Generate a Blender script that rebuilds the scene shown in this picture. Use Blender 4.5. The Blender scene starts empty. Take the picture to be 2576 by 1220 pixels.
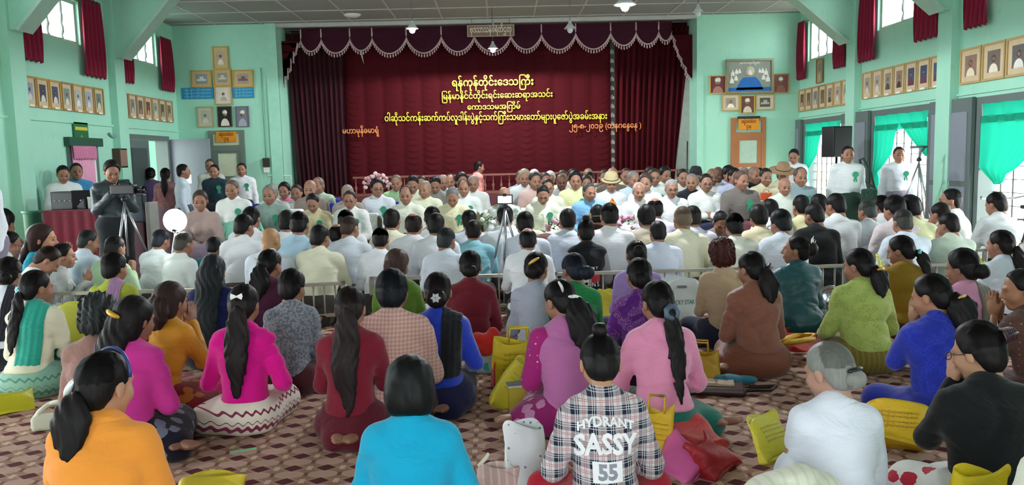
import bpy, math, random
import numpy as np
from mathutils import Vector, Matrix
from mathutils.bvhtree import BVHTree
SC = bpy.context.scene
COL = SC.collection
PI = math.pi
F32 = np.float32

# ------------------------------------------------------------------ camera
CAM = np.array((0.0, 0.0, 1.55)); FPX = 2000.0
PITCH, YAW, ROLL = math.radians(6.0), math.radians(0.8), math.radians(1.35)
def cam_matrix():
    m = Matrix.Rotation(-YAW, 4, 'Z') @ Matrix.Rotation(PI/2 - PITCH, 4, 'X') @ Matrix.Rotation(-ROLL, 4, 'Z')
    return Matrix.Translation(Vector(CAM)) @ m
cam_data = bpy.data.cameras.new('camera'); cam = bpy.data.objects.new('camera', cam_data); COL.objects.link(cam)
cam_data.sensor_width = 36.0; cam_data.lens = FPX * 36.0 / 2576.0
cam_data.clip_start = 0.05; cam_data.clip_end = 200
cam.matrix_world = cam_matrix(); SC.camera = cam
_R = np.array(cam_matrix().to_3x3())
def ray(px, py):
    v = np.array(((px - 1288.0) / FPX, -(py - 610.0) / FPX, -1.0))
    return _R @ v
def atY(px, py, Y):
    r = ray(px, py); t = (Y - CAM[1]) / r[1]; return CAM + r * t
def atX(px, py, X):
    r = ray(px, py); t = (X - CAM[0]) / r[0]; return CAM + r * t
def atZ(px, py, Z):
    r = ray(px, py); t = (Z - CAM[2]) / r[2]; return CAM + r * t

# ------------------------------------------------------------------ world, light, exposure
SC.view_settings.view_transform = 'Standard'; SC.view_settings.look = 'None'
SC.view_settings.gamma = 1.0; SC.view_settings.use_curve_mapping = False
SC.view_settings.exposure = 0.0
world = bpy.data.worlds.new('sky'); SC.world = world; world.use_nodes = True
_bg = world.node_tree.nodes['Background']; _bg.inputs[0].default_value = (0.93, 0.97, 1.0, 1); _bg.inputs[1].default_value = 3.2
SC.cycles.use_denoising = True
SC.cycles.max_bounces = 6; SC.cycles.diffuse_bounces = 4; SC.cycles.glossy_bounces = 2; SC.cycles.transmission_bounces = 4
SC.cycles.sample_clamp_indirect = 4.0
def area(name, loc, rot, sx, sy, power, color=(1, 1, 1)):
    l = bpy.data.lights.new(name, 'AREA'); l.shape = 'RECTANGLE'; l.size = sx; l.size_y = sy; l.energy = power; l.color = color
    o = bpy.data.objects.new(name, l); o.location = loc; o.rotation_euler = rot; COL.objects.link(o); return o

# ------------------------------------------------------------------ materials
def s2l(c):
    return tuple((x / 12.92 if x <= 0.04045 else ((x + 0.055) / 1.055) ** 2.4) for x in c)
def hexc(h):
    h = h.lstrip('#'); return s2l(tuple(int(h[i:i+2], 16) / 255 for i in (0, 2, 4))) + (1,)
_MC = {}
class NT:
    def __init__(s, m):
        s.m = m; s.t = m.node_tree; s.n = s.t.nodes; s.p = s.n['Principled BSDF']
    def new(s, kind, **kw):
        x = s.n.new('ShaderNode' + kind)
        for k, v in kw.items():
            if k.startswith('i_'):
                k = k[2:]; k = int(k) if k.isdigit() else k.replace('_', ' ')
                x.inputs[k].default_value = v
            else: setattr(x, k, v)
        return x
    def link(s, a, b): s.t.links.new(a, b)
    def coord(s, scale=(1, 1, 1), which='Object', rot=(0, 0, 0)):
        c = s.new('TexCoord'); mp = s.new('Mapping'); mp.inputs['Scale'].default_value = scale; mp.inputs['Rotation'].default_value = rot
        s.link(c.outputs[which], mp.inputs['Vector']); return mp.outputs['Vector']
    def bump(s, h, strength, dist=0.01):
        b = s.new('Bump'); b.inputs['Strength'].default_value = strength; b.inputs['Distance'].default_value = dist
        s.link(h, b.inputs['Height']); s.link(b.outputs['Normal'], s.p.inputs['Normal'])
    def mix(s, fac, a, b):
        x = s.new('MixRGB')
        for i, v in ((0, fac), (1, a), (2, b)):
            if isinstance(v, (int, float)): x.inputs[i].default_value = v
            elif isinstance(v, tuple): x.inputs[i].default_value = v
            else: s.link(v, x.inputs[i])
        return x.outputs[0]
    def math(s, op, a, b=None, c=None):
        x = s.new('Math', operation=op)
        for i, v in enumerate((a, b, c)):
            if v is None: continue
            if isinstance(v, (int, float)): x.inputs[i].default_value = v
            else: s.link(v, x.inputs[i])
        return x.outputs[0]
def newmat(name, color, rough=0.6, metal=0.0, spec=0.4):
    m = bpy.data.materials.new(name); m.use_nodes = True; q = NT(m)
    q.p.inputs['Base Color'].default_value = hexc(color) if isinstance(color, str) else color
    q.p.inputs['Roughness'].default_value = rough; q.p.inputs['Metallic'].default_value = metal
    q.p.inputs['Specular IOR Level'].default_value = spec
    return m, q
def plain(color, rough=0.6, metal=0.0, spec=0.4, var=0.12, scale=9.0, bump=0.0):
    key = ('plain', color, rough, metal, spec, var, scale, bump)
    if key in _MC: return _MC[key]
    m, q = newmat('surface', color, rough, metal, spec)
    n = q.new('TexNoise'); n.inputs['Scale'].default_value = scale; n.inputs['Detail'].default_value = 5
    q.link(q.coord(), n.inputs['Vector'])
    c = hexc(color); lo = tuple(v * (1 - var) for v in c[:3]) + (1,); hi = tuple(min(1, v * (1 + var)) for v in c[:3]) + (1,)
    q.link(q.mix(n.outputs['Fac'], lo, hi), q.p.inputs['Base Color'])
    if bump: q.bump(n.outputs['Fac'], bump)
    _MC[key] = m; return m
def cloth(color, rough=0.85, sheen=0.15, kind='plain', c2=None, var=0.07, bump=0.55, tex='weave', spec=0.2):
    key = ('cloth', color, rough, sheen, kind, c2, var, bump, tex)
    if key in _MC: return _MC[key]
    m, q = newmat('cloth', color, rough, 0, spec)
    q.p.inputs['Sheen Weight'].default_value = sheen
    v = q.coord()
    n = q.new('TexNoise'); n.inputs['Scale'].default_value = 6.0; n.inputs['Detail'].default_value = 6; n.inputs['Distortion'].default_value = 0.6
    q.link(v, n.inputs['Vector'])
    c = hexc(color); lo = tuple(x * (1 - var) for x in c[:3]) + (1,); hi = tuple(min(1, x * (1 + var)) for x in c[:3]) + (1,)
    base = q.mix(n.outputs['Fac'], lo, hi)
    def sep():
        x = q.new('SeparateXYZ'); q.link(v, x.inputs[0]); return x.outputs
    if kind == 'speckle':
        t = q.new('TexNoise', i_Scale=55.0, i_Detail=3.0); q.link(v, t.inputs['Vector'])
        f = q.new('ValToRGB'); f.color_ramp.elements[0].position = 0.46; f.color_ramp.elements[1].position = 0.56; q.link(t.outputs['Fac'], f.inputs[0])
        base = q.mix(f.outputs[0], base, hexc(c2))
    elif kind == 'lace':
        t = q.new('TexVoronoi', feature='DISTANCE_TO_EDGE'); t.inputs['Scale'].default_value = 60; q.link(v, t.inputs['Vector'])
        w = q.new('TexNoise', i_Scale=14.0, i_Detail=4.0); q.link(v, w.inputs['Vector'])
        f = q.math('MULTIPLY', q.math('LESS_THAN', t.outputs['Distance'], 0.13), q.math('GREATER_THAN', w.outputs['Fac'], 0.5))
        base = q.mix(f, base, hexc(c2))
    elif kind == 'floral':
        t = q.new('TexVoronoi'); t.inputs['Scale'].default_value = 9; q.link(v, t.inputs['Vector'])
        w = q.new('TexNoise', i_Scale=30.0, i_Detail=2.0); q.link(v, w.inputs['Vector'])
        f = q.math('LESS_THAN', q.math('ADD', t.outputs['Distance'], q.math('MULTIPLY', w.outputs['Fac'], 0.3)), 0.48)
        base = q.mix(f, base, hexc(c2))
    elif kind == 'stripe':
        o = sep(); f = q.math('GREATER_THAN', q.math('SINE', q.math('MULTIPLY', o[0], 170.0)), 0.55)
        base = q.mix(f, base, hexc(c2))
    elif kind == 'dots':
        t = q.new('TexVoronoi'); t.inputs['Scale'].default_value = 26; t.inputs['Randomness'].default_value = 0.35; q.link(v, t.inputs['Vector'])
        base = q.mix(q.math('LESS_THAN', t.outputs['Distance'], 0.17), base, hexc(c2))
    elif kind == 'border':      # patterned bands near the hem of a sarong
        o = sep(); r = q.math('MULTIPLY', q.math('SINE', q.math('ADD', q.math('MULTIPLY', o[0], 95.0), q.math('MULTIPLY', o[1], 95.0))), 0.010)
        z = q.math('ADD', o[2], r)
        b1 = q.math('LESS_THAN', q.math('ABSOLUTE', q.math('SUBTRACT', z, 0.155)), 0.008)
        b2 = q.math('LESS_THAN', q.math('ABSOLUTE', q.math('SUBTRACT', z, 0.055)), 0.014)
        b3 = q.math('LESS_THAN', q.math('ABSOLUTE', q.math('SUBTRACT', z, 0.095)), 0.003)
        base = q.mix(q.math('MAXIMUM', q.math('MAXIMUM', b1, b2), b3), base, hexc(c2))
    elif kind == 'check':
        o = sep()
        def lines(ax, per, w, ph=0.0):
            fr = q.math('FRACT', q.math('ADD', q.math('DIVIDE', o[ax], per), ph)); return q.math('LESS_THAN', fr, w)
        a = q.math('MULTIPLY', q.math('ADD', lines(0, .022, .42), lines(2, .022, .42)), 0.5)
        base = q.mix(a, base, hexc(c2))
    elif kind == 'plaid':
        o = sep()
        def lines(ax, per, w, ph=0.0):
            fr = q.math('FRACT', q.math('ADD', q.math('DIVIDE', o[ax], per), ph)); return q.math('LESS_THAN', fr, w)
        a = q.math('MULTIPLY', q.math('ADD', lines(0, .075, .5), lines(2, .075, .5, .3)), 0.5)
        base = q.mix(a, hexc('#cfc9cc'), hexc('#1e2238'))
        red = q.math('MAXIMUM', q.math('MAXIMUM', lines(0, .075, .035, .20), lines(2, .075, .035, .50)), q.math('MAXIMUM', lines(0, .075, .035, .30), lines(2, .075, .035, .60)))
        base = q.mix(q.math('MULTIPLY', red, .75), base, hexc('#b04a52'))
        wh = q.math('MAXIMUM', q.math('MAXIMUM', lines(0, .075, .03, .75), lines(0, .075, .03, .62)), q.math('MAXIMUM', lines(2, .075, .03, .05), lines(2, .075, .03, .92)))
        base = q.mix(q.math('MULTIPLY', wh, .7), base, hexc('#f4f2f4'))
    q.link(base, q.p.inputs['Base Color'])
    w = q.new('TexNoise', i_Scale=3.5, i_Detail=7.0, i_Distortion=1.6); mp = q.coord((1, 1, 2.4)); q.link(mp, w.inputs['Vector'])
    fine = q.new('TexNoise', i_Scale=160.0, i_Detail=2.0); q.link(v, fine.inputs['Vector'])
    q.bump(q.math('ADD', w.outputs['Fac'], q.math('MULTIPLY', fine.outputs['Fac'], 0.08)), bump, 0.03)
    _MC[key] = m; return m
def skinmat(color='#a8775a'):
    key = ('skin', color)
    if key in _MC: return _MC[key]
    m, q = newmat('skin', color, 0.5, 0, 0.4)
    n = q.new('TexNoise', i_Scale=14.0, i_Detail=5.0); q.link(q.coord(), n.inputs['Vector'])
    c = hexc(color); q.link(q.mix(n.outputs['Fac'], tuple(x * .88 for x in c[:3]) + (1,), (min(1, c[0] * 1.12), c[1] * 1.07, c[2] * 1.04, 1)), q.p.inputs['Base Color'])
    q.p.inputs['Subsurface Weight'].default_value = 0.0
    q.bump(n.outputs['Fac'], 0.12, 0.004)
    _MC[key] = m; return m
def hairmat(color='#120f10', rough=0.42):
    key = ('hair', color, rough)
    if key in _MC: return _MC[key]
    m, q = newmat('hair', color, .5, 0, 0.18)
    n = q.new('TexNoise', i_Scale=90.0, i_Detail=3.0, i_Distortion=0.3); q.link(q.coord((1, 1, .10)), n.inputs['Vector'])
    c = hexc(color); q.link(q.mix(n.outputs['Fac'], tuple(x * .45 for x in c[:3]) + (1,), tuple(min(1, x * .95) for x in c[:3]) + (1,)), q.p.inputs['Base Color'])
    q.bump(n.outputs['Fac'], 0.3, 0.004)
    _MC[key] = m; return m
def emit(color, strength):
    key = ('emit', color, strength)
    if key in _MC: return _MC[key]
    m, q = newmat('glow', color); q.p.inputs['Emission Color'].default_value = hexc(color); q.p.inputs['Emission Strength'].default_value = strength
    _MC[key] = m; return m

# ------------------------------------------------------------------ objects
def tag(o, label=None, cat=None, group=None, kind=None):
    if label: o['label'] = label
    if cat: o['category'] = cat
    if group: o['group'] = group
    if kind: o['kind'] = kind
    return o
def link(name, me, parent=None, mat=None, loc=None):
    o = bpy.data.objects.new(name, me); COL.objects.link(o)
    if parent is not None: o.parent = parent
    if loc is not None: o.location = loc
    if mat is not None and me is not None:
        if len(me.materials) == 0: me.materials.append(mat)
        elif me.materials[0] is not mat: o.material_slots[0].link = 'OBJECT'; o.material_slots[0].material = mat
    return o
def empty(name, loc=(0, 0, 0), rz=0.0, sc=1.0, label=None, cat=None, group=None):
    o = bpy.data.objects.new(name, None); COL.objects.link(o); o.location = tuple(loc); o.rotation_euler = (0, 0, rz); o.scale = (sc,) * 3
    o.empty_display_size = 0.1
    return tag(o, label, cat, group)
class MB:
    """collects simple solids as one mesh"""
    def __init__(s): s.v = []; s.f = []; s.sm = []
    def add(s, vs, fs, smooth=False):
        b = len(s.v); s.v += [tuple(x) for x in vs]; s.f += [tuple(b + i for i in f) for f in fs]; s.sm += [smooth] * len(fs); return s
    def box(s, c, d, R=None):
        x, y, z = d[0] / 2, d[1] / 2, d[2] / 2
        vs = [Vector((a * x, b * y, g * z)) for a in (-1, 1) for b in (-1, 1) for g in (-1, 1)]
        if R is not None: vs = [R @ v for v in vs]
        vs = [v + Vector(c) for v in vs]
        return s.add(vs, [(0, 1, 3, 2), (4, 6, 7, 5), (0, 4, 5, 1), (2, 3, 7, 6), (0, 2, 6, 4), (1, 5, 7, 3)])
    def bbox(s, lo, hi):
        lo, hi = Vector(lo), Vector(hi); return s.box((lo + hi) / 2, hi - lo)
    def tube(s, pts, r, n=8, close=False):
        pts = [Vector(p) for p in pts]; m = len(pts); rs = r if isinstance(r, (list, tuple)) else [r] * m
        base = len(s.v); up = None
        for i, p in enumerate(pts):
            if close: d = pts[(i + 1) % m] - pts[i - 1]
            else: d = pts[min(i + 1, m - 1)] - pts[max(i - 1, 0)]
            d.normalize()
            if up is None: up = Vector((0, 0, 1)) if abs(d.z) < .9 else Vector((1, 0, 0))
            a = d.cross(up)
            if a.length < 1e-4: a = d.cross(Vector((1, .3, .2)))
            a.normalize(); b = a.cross(d).normalized(); up = b
            for k in range(n):
                t = 2 * PI * k / n; s.v.append(tuple(p + (a * math.cos(t) + b * math.sin(t)) * rs[i]))
        for i in range(m if close else m - 1):
            j = (i + 1) % m
            for k in range(n):
                l = (k + 1) % n
                s.f.append((base + i * n + k, base + i * n + l, base + j * n + l, base + j * n + k)); s.sm.append(True)
        if not close:
            s.f.append(tuple(base + k for k in range(n))[::-1]); s.f.append(tuple(base + (m - 1) * n + k for k in range(n))); s.sm += [False, False]
        return s
    def lathe(s, prof, n=16, c=(0, 0, 0), R=None):
        base = len(s.v); c = Vector(c)
        for (r, z) in prof:
            for k in range(n):
                t = 2 * PI * k / n; v = Vector((r * math.cos(t), r * math.sin(t), z))
                s.v.append(tuple((R @ v if R is not None else v) + c))
        for i in range(len(prof) - 1):
            for k in range(n):
                l = (k + 1) % n; s.f.append((base + i * n + k, base + i * n + l, base + (i + 1) * n + l, base + (i + 1) * n + k)); s.sm.append(True)
        s.f.append(tuple(base + k for k in range(n))[::-1]); s.f.append(tuple(base + (len(prof) - 1) * n + k for k in range(n))); s.sm += [False, False]
        return s
    def grid(s, fn, nu, nv, thick=None):
        base = len(s.v)
        for i in range(nu + 1):
            for j in range(nv + 1): s.v.append(tuple(fn(i / nu, j / nv)))
        for i in range(nu):
            for j in range(nv):
                a = base + i * (nv + 1) + j; s.f.append((a, a + 1, a + nv + 2, a + nv + 1)); s.sm.append(True)
        return s
    def mesh(s, name='m'):
        me = bpy.data.meshes.new(name); me.from_pydata(s.v, [], s.f); me.polygons.foreach_set('use_smooth', s.sm); me.update(); return me
    def build(s, name, mat, parent=None, loc=None, solid=0.0, bevel=0.0):
        o = link(name, s.mesh(name), parent, mat, loc)
        if solid:
            md = o.modifiers.new('s', 'SOLIDIFY'); md.thickness = solid; md.offset = 0
        if bevel:
            md = o.modifiers.new('b', 'BEVEL'); md.width = bevel; md.segments = 2; md.limit_method = 'ANGLE'
        return o

# ------------------------------------------------------------------ implicit surfaces
def frame(pos, fwd, up):
    f = Vector(fwd).normalized(); u = Vector(up); r = f.cross(u).normalized(); u = r.cross(f)
    m = np.eye(4); m[:3, 0] = r; m[:3, 1] = f; m[:3, 2] = u; m[:3, 3] = pos; return m
def C(a, b, ra, rb=None, sq=None, k=0.03): return ('c', np.array(a, float), np.array(b, float), ra, ra if rb is None else rb, sq, k)
def El(c, r, k=0.03, R=None): return ('e', np.array(c, float), np.array(r if not np.isscalar(r) else (r, r, r), float), R, k)
def _bounds(p):
    if p[0] == 'c':
        m = max(p[3], p[4]); s = p[5] or (1, 1, 1); mm = np.array([m * q for q in s]); return np.minimum(p[1], p[2]) - mm, np.maximum(p[1], p[2]) + mm
    m = p[2] if p[3] is None else np.full(3, p[2].max()); return p[1] - m, p[1] + m
def _dist(p, X, Y, Z):
    if p[0] == 'c':
        _, a, b, ra, rb, sq, k = p
        if sq is not None:
            s = np.array(sq); c0 = a
            X = c0[0] + (X - c0[0]) / s[0]; Y = c0[1] + (Y - c0[1]) / s[1]; Z = c0[2] + (Z - c0[2]) / s[2]
            b = c0 + (b - c0) / s
        ab = b - a; L = float(ab @ ab) + 1e-12
        t = np.clip(((X - a[0]) * ab[0] + (Y - a[1]) * ab[1] + (Z - a[2]) * ab[2]) / L, 0, 1)
        d = np.sqrt((X - a[0] - t * ab[0]) ** 2 + (Y - a[1] - t * ab[1]) ** 2 + (Z - a[2] - t * ab[2]) ** 2) - (ra + (rb - ra) * t)
        return d * (min(sq) if sq is not None else 1)
    _, c, r, R, k = p
    x, y, z = X - c[0], Y - c[1], Z - c[2]
    if R is not None:
        R = np.array(R); x, y, z = (R[0, 0] * x + R[1, 0] * y + R[2, 0] * z), (R[0, 1] * x + R[1, 1] * y + R[2, 1] * z), (R[0, 2] * x + R[1, 2] * y + R[2, 2] * z)
    k0 = np.sqrt((x / r[0]) ** 2 + (y / r[1]) ** 2 + (z / r[2]) ** 2); k1 = np.sqrt((x / r[0] ** 2) ** 2 + (y / r[1] ** 2) ** 2 + (z / r[2] ** 2) ** 2) + 1e-9
    return k0 * (k0 - 1) / k1
def implicit(prims, h, subs=(), cuts=(), disp=None, floor=None):
    """vertices and quads of the blended solid"""
    bs = [_bounds(p) for p in prims]; kk = max(p[-1] for p in prims)
    lo = np.min([b[0] for b in bs], 0) - 4 * h - .01; hi = np.max([b[1] for b in bs], 0) + 4 * h + .01
    n = np.ceil((hi - lo) / h).astype(int) + 1
    ax = [(lo[i] + h * np.arange(n[i])).astype(F32) for i in range(3)]
    D = np.full(tuple(n), 0.5, F32)
    def blk(b, m):
        i0 = np.clip(np.floor((b[0] - m - lo) / h).astype(int), 0, n - 1); i1 = np.clip(np.ceil((b[1] + m - lo) / h).astype(int) + 1, 1, n)
        s = tuple(slice(i0[i], i1[i]) for i in range(3)); return s, ax[0][s[0]][:, None, None], ax[1][s[1]][None, :, None], ax[2][s[2]][None, None, :]
    for p, b in zip(prims, bs):
        k = p[-1]; s, X, Y, Z = blk(b, k + 4 * h); d = _dist(p, X, Y, Z).astype(F32); a = D[s]
        hh = np.maximum(k - np.abs(a - d), 0) / k; D[s] = np.minimum(a, d) - hh * hh * k * 0.25
    for p in subs:
        k = p[-1]; s, X, Y, Z = blk(_bounds(p), k + 3 * h); d = -_dist(p, X, Y, Z).astype(F32); a = D[s]
        hh = np.maximum(k - np.abs(a - d), 0) / k; D[s] = np.maximum(a, d) + hh * hh * k * 0.25
    X, Y, Z = ax[0][:, None, None], ax[1][None, :, None], ax[2][None, None, :]
    if disp is not None: D = D + disp(X, Y, Z)
    for (q, nn) in cuts:
        nn = np.array(nn, float); nn /= np.linalg.norm(nn)
        d = ((X - q[0]) * nn[0] + (Y - q[1]) * nn[1] + (Z - q[2]) * nn[2]).astype(F32); k = .012
        hh = np.maximum(k - np.abs(D - d), 0) / k; D = np.maximum(D, d) + hh * hh * k * .25
    if floor is not None: D = np.maximum(D, (floor - Z).astype(F32) + 0 * D)
    return nets(D, lo, h)
def nets(D, lo, h):
    S = D < 0
    c = np.zeros(tuple(np.array(D.shape) - 1), np.int8)
    for i in (0, 1):
        for j in (0, 1):
            for k in (0, 1): c += S[i:S.shape[0] - 1 + i, j:S.shape[1] - 1 + j, k:S.shape[2] - 1 + k]
    mixed = (c > 0) & (c < 8); ids = np.argwhere(mixed); idx = np.full(c.shape, -1, np.int32); idx[mixed] = np.arange(len(ids))
    acc = np.zeros((len(ids), 3)); cnt = np.zeros(len(ids))
    cor = {(i, j, k): D[ids[:, 0] + i, ids[:, 1] + j, ids[:, 2] + k] for i in (0, 1) for j in (0, 1) for k in (0, 1)}
    for a in range(3):
        for u in (0, 1):
            for v in (0, 1):
                o = [0, 0, 0]; o[(a + 1) % 3] = u; o[(a + 2) % 3] = v; e = list(o); e[a] = 1
                d0, d1 = cor[tuple(o)], cor[tuple(e)]; cr = (d0 < 0) != (d1 < 0)
                t = np.where(cr, d0 / np.where(cr, d0 - d1, 1), 0)
                pt = np.tile(np.array(o, float), (len(ids), 1)); pt[:, a] += t
                acc += pt * cr[:, None]; cnt += cr
    V = lo + h * (ids + acc / np.maximum(cnt, 1)[:, None])
    Q = []
    for a in range(3):
        b, g = (a + 1) % 3, (a + 2) % 3
        s0 = [slice(None)] * 3; s1 = [slice(None)] * 3; s0[a] = slice(0, -1); s1[a] = slice(1, None)
        for t in (b, g): s0[t] = slice(1, -1); s1[t] = slice(1, -1)
        A, B = S[tuple(s0)], S[tuple(s1)]; e = np.argwhere(A != B)
        if len(e) == 0: continue
        ins = A[e[:, 0], e[:, 1], e[:, 2]]
        base = e.copy(); base[:, b] += 1; base[:, g] += 1
        def cell(db, dg):
            x = base.copy(); x[:, b] += db; x[:, g] += dg; return idx[x[:, 0], x[:, 1], x[:, 2]]
        q = np.stack([cell(-1, -1), cell(0, -1), cell(0, 0), cell(-1, 0)], 1)
        q[~ins] = q[~ins][:, ::-1]; Q.append(q)
    Q = np.concatenate(Q); Q = Q[(Q >= 0).all(1)]
    return V, Q
def xf(g, M):
    V, Q = g; V = V @ M[:3, :3].T + M[:3, 3]
    if np.linalg.det(M[:3, :3]) < 0: Q = Q[:, ::-1]
    return V, Q
def join(gs):
    vs, qs, b = [], [], 0
    for V, Q in gs: vs.append(V); qs.append(Q + b); b += len(V)
    return np.concatenate(vs), np.concatenate(qs)
def qmesh(g, name='m', matidx=None):
    V, Q = g; me = bpy.data.meshes.new(name)
    me.vertices.add(len(V)); me.vertices.foreach_set('co', np.ascontiguousarray(V, F32).ravel())
    me.loops.add(len(Q) * 4); me.loops.foreach_set('vertex_index', np.ascontiguousarray(Q, np.int32).ravel())
    me.polygons.add(len(Q)); me.polygons.foreach_set('loop_start', np.arange(0, len(Q) * 4, 4, dtype=np.int32))
    me.polygons.foreach_set('loop_total', np.full(len(Q), 4, np.int32))
    me.polygons.foreach_set('use_smooth', np.ones(len(Q), bool))
    if matidx is not None: me.polygons.foreach_set('material_index', matidx.astype(np.int32))
    me.update(calc_edges=True); return me
def folds(seed, amp=0.004, f=1.0):
    r = random.Random(seed); ps = []
    for i in range(3):
        a = r.uniform(0, 2 * PI); ps.append((r.uniform(-9, 9) * f, r.uniform(-6, 6) * f, r.uniform(14, 30) * f, a, r.uniform(2.0, 4.5), r.uniform(5, 9), r.uniform(5, 9), r.uniform(0, 6)))
    def g(X, Y, Z):
        t = 0
        for (kx, ky, kz, a, w, wx, wz, ph) in ps:
            u = kx * X + ky * Y + kz * Z + a + w * np.sin(wx * X + ph) + 0.6 * w * np.sin(wz * Z + wx * Y + ph * 2)
            t = t + (1 - np.abs(np.sin(u * .5))) ** 2.5
        env = 0.55 + 0.45 * np.sin(7 * X + 11 * Z + ps[0][7])
        return (amp * (t * env - .6)).astype(F32)
    return g
# ------------------------------------------------------------------ people
_GC = {}
def cached(key, fn):
    if key not in _GC: _GC[key] = fn()
    return _GC[key]
def head_geo(fem, lod):
    def f():
        j = .9 if fem else 1.0
        P = [El((0, -.012, .033), (.073, .093, .083)), El((0, .026, -.03), (.057 * j, .060, .078), .03), El((0, .055, -.088), (.026 * j, .022, .02), .03),
             El((.036, .05, -.03), .030 * j, .03), El((-.036, .05, -.03), .030 * j, .03),
             C((0, .084, .012), (0, .106, -.026), .008, .012, None, .012), El((.013, .094, -.030), (.009, .010, .008), .008), El((-.013, .094, -.030), (.009, .010, .008), .008),
             C((-.034, .074, .025), (-.010, .084, .021), .010, .010, None, .015), C((.034, .074, .025), (.010, .084, .021), .010, .010, None, .015),
             C((-.018, .086, -.058), (.018, .086, -.058), .0065, .0065, None, .008), C((-.015, .085, -.067), (.015, .085, -.067), .0075, .0075, None, .008),
             El((.075, -.008, -.006), (.009, .019, .031), .01), El((-.075, -.008, -.006), (.009, .019, .031), .01),
             C((0, -.02, -.05), (0, -.03, -.12), .052 * j, .05 * j, None, .03)]
        S = [El((.031, .098, .004), (.017, .014, .011), .012), El((-.031, .098, .004), (.017, .014, .011), .012), C((-.022, .094, -.0625), (.022, .094, -.0625), .002, .002, None, .004)]
        return implicit(P, .0075 if lod < 1 else (.009 if lod < 2 else .0104), S)
    return cached(('head', fem, lod), f)
def hand_geo(curl, lod):
    def f():
        P = [C((0, -.02, 0), (0, .03, 0), .024, .03, (1, 1, .62), .02), El((0, .05, 0), (.040, .046, .015), .02)]
        for i, (x, L) in enumerate(((-.030, .058), (-.011, .07), (.010, .074), (.030, .066))):
            p = np.array((x, .082 - abs(x) * .2, 0.0)); a = 0
            for q, fr in enumerate((.45, .32, .25)):
                a += curl * (.6 if q == 0 else 1.0); d = np.array((x * .9, math.cos(a), -math.sin(a)))
                n = p + d * L * fr; r0 = .0092 - q * .0009; P.append(C(p, n, r0, r0 - .0008, None, .004)); p = n
        P += [C((.022, .012, -.004), (.052, .048, -.012), .014, .011, None, .015), C((.052, .048, -.012), (.060, .078, -.018), .010, .008, None, .004)]
        return implicit(P, .0074 if lod < 1 else (.0085 if lod < 2 else .011))
    return cached(('hand', round(curl, 2), lod), f)
def foot_geo(lod):
    def f():
        P = [C((0, 0, .05), (0, -.01, -.01), .034, .036, None, .03), C((0, -.025, -.028), (0, .09, -.035), .033, .036, (1, 1, .75), .03), El((0, .125, -.042), (.044, .04, .02), .02)]
        for i, (x, y, r) in enumerate(((.030, .165, .013), (.010, .170, .0095), (-.007, .165, .009), (-.022, .157, .0085), (-.036, .147, .008))):
            P.append(C((x * .85, .135, -.044), (x, y, -.046), r, r * .95, None, .004))
        return implicit(P, .008 if lod < 1 else .012)
    return cached(('foot', lod), f)
def hair_cap(style, lod):
    def f():
        h = .0092 if lod < 1 else .0125
        cuts = [((0, .058, .093), (0, .93, -.37)), ((0, 0, .006), (0, .1, -1))]; S = []
        P = [El((0, -.014, .036), (.079, .097, .089), .03), El((0, -.045, -.03), (.066, .056, .06), .03)]
        amp, f1 = .0018, 1.3
        if style == 'buzz': P = [El((0, -.013, .034), (.0755, .0945, .0855), .03), El((0, -.04, -.025), (.064, .057, .058), .03)]; amp = .0
        if style == 'balding': S = [El((0, -.045, .125), (.052, .085, .055), .02)]; P[0] = El((0, -.014, .03), (.079, .097, .084), .03)
        if style == 'thin': S = [El((0, .07, .11), (.075, .06, .05), .02)]
        if style == 'full': P = [El((0, -.016, .044), (.085, .102, .094), .03), El((0, -.045, -.025), (.070, .060, .065), .03), El((.055, -.01, .0), (.025, .035, .04), .03), El((-.055, -.01, .0), (.025, .035, .04), .03)]; amp = .0018
        if style == 'sleek': P = [El((0, -.014, .036), (.081, .100, .091), .03), El((0, -.055, -.02), (.068, .055, .06), .03)]; cuts = [((0, .062, .088), (0, .93, -.37)), ((0, 0, .006), (0, .1, -1))]
        if style == 'bob': P = [El((0, -.018, .038), (.092, .103, .095), .03), El((.045, -.03, -.03), (.048, .07, .075), .04), El((-.045, -.03, -.03), (.048, .07, .075), .04), El((0, -.06, -.035), (.075, .055, .075), .04)]; cuts = [((0, .055, .03), (0, .97, -.25)), ((0, -.05, -.098), (0, -.1, -1))]; amp = .0018
        if style == 'curly': P = [El((0, -.02, .04), (.098, .11, .105), .03), El((0, -.05, -.03), (.09, .07, .07), .03)]; amp = .009; f1 = 2.2; cuts = [((0, .06, .03), (0, .9, -.42))]
        if style == 'long': P = [El((0, -.018, .038), (.087, .103, .094), .03), El((0, -.05, -.04), (.084, .065, .10), .04)]; cuts = [((0, .055, .04), (0, .92, -.38))]
        def disp(X, Y, Z):
            if amp == 0: return 0 * X + 0 * Y + 0 * Z
            return (amp * (np.sin(95 * f1 * X + 4 * np.sin(30 * Z)) * np.sin(60 * f1 * Y + 40 * f1 * Z) + .6 * np.sin(160 * X + 30 * Y))).astype(F32)
        a = implicit(P, h, S, cuts, disp)
        if style in ('short', 'buzz', 'balding', 'thin', 'full', 'sleek'):
            a = join([a, implicit(P, h, S, [((0, -.022, 0), (0, 1, -.22)), ((0, 0, -.088), (0, .25, -1))], disp)])
        return a
    return cached(('hair', style, lod), f)
def T4(M, p): return M[:3, :3] @ np.array(p, float) + M[:3, 3]

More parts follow.
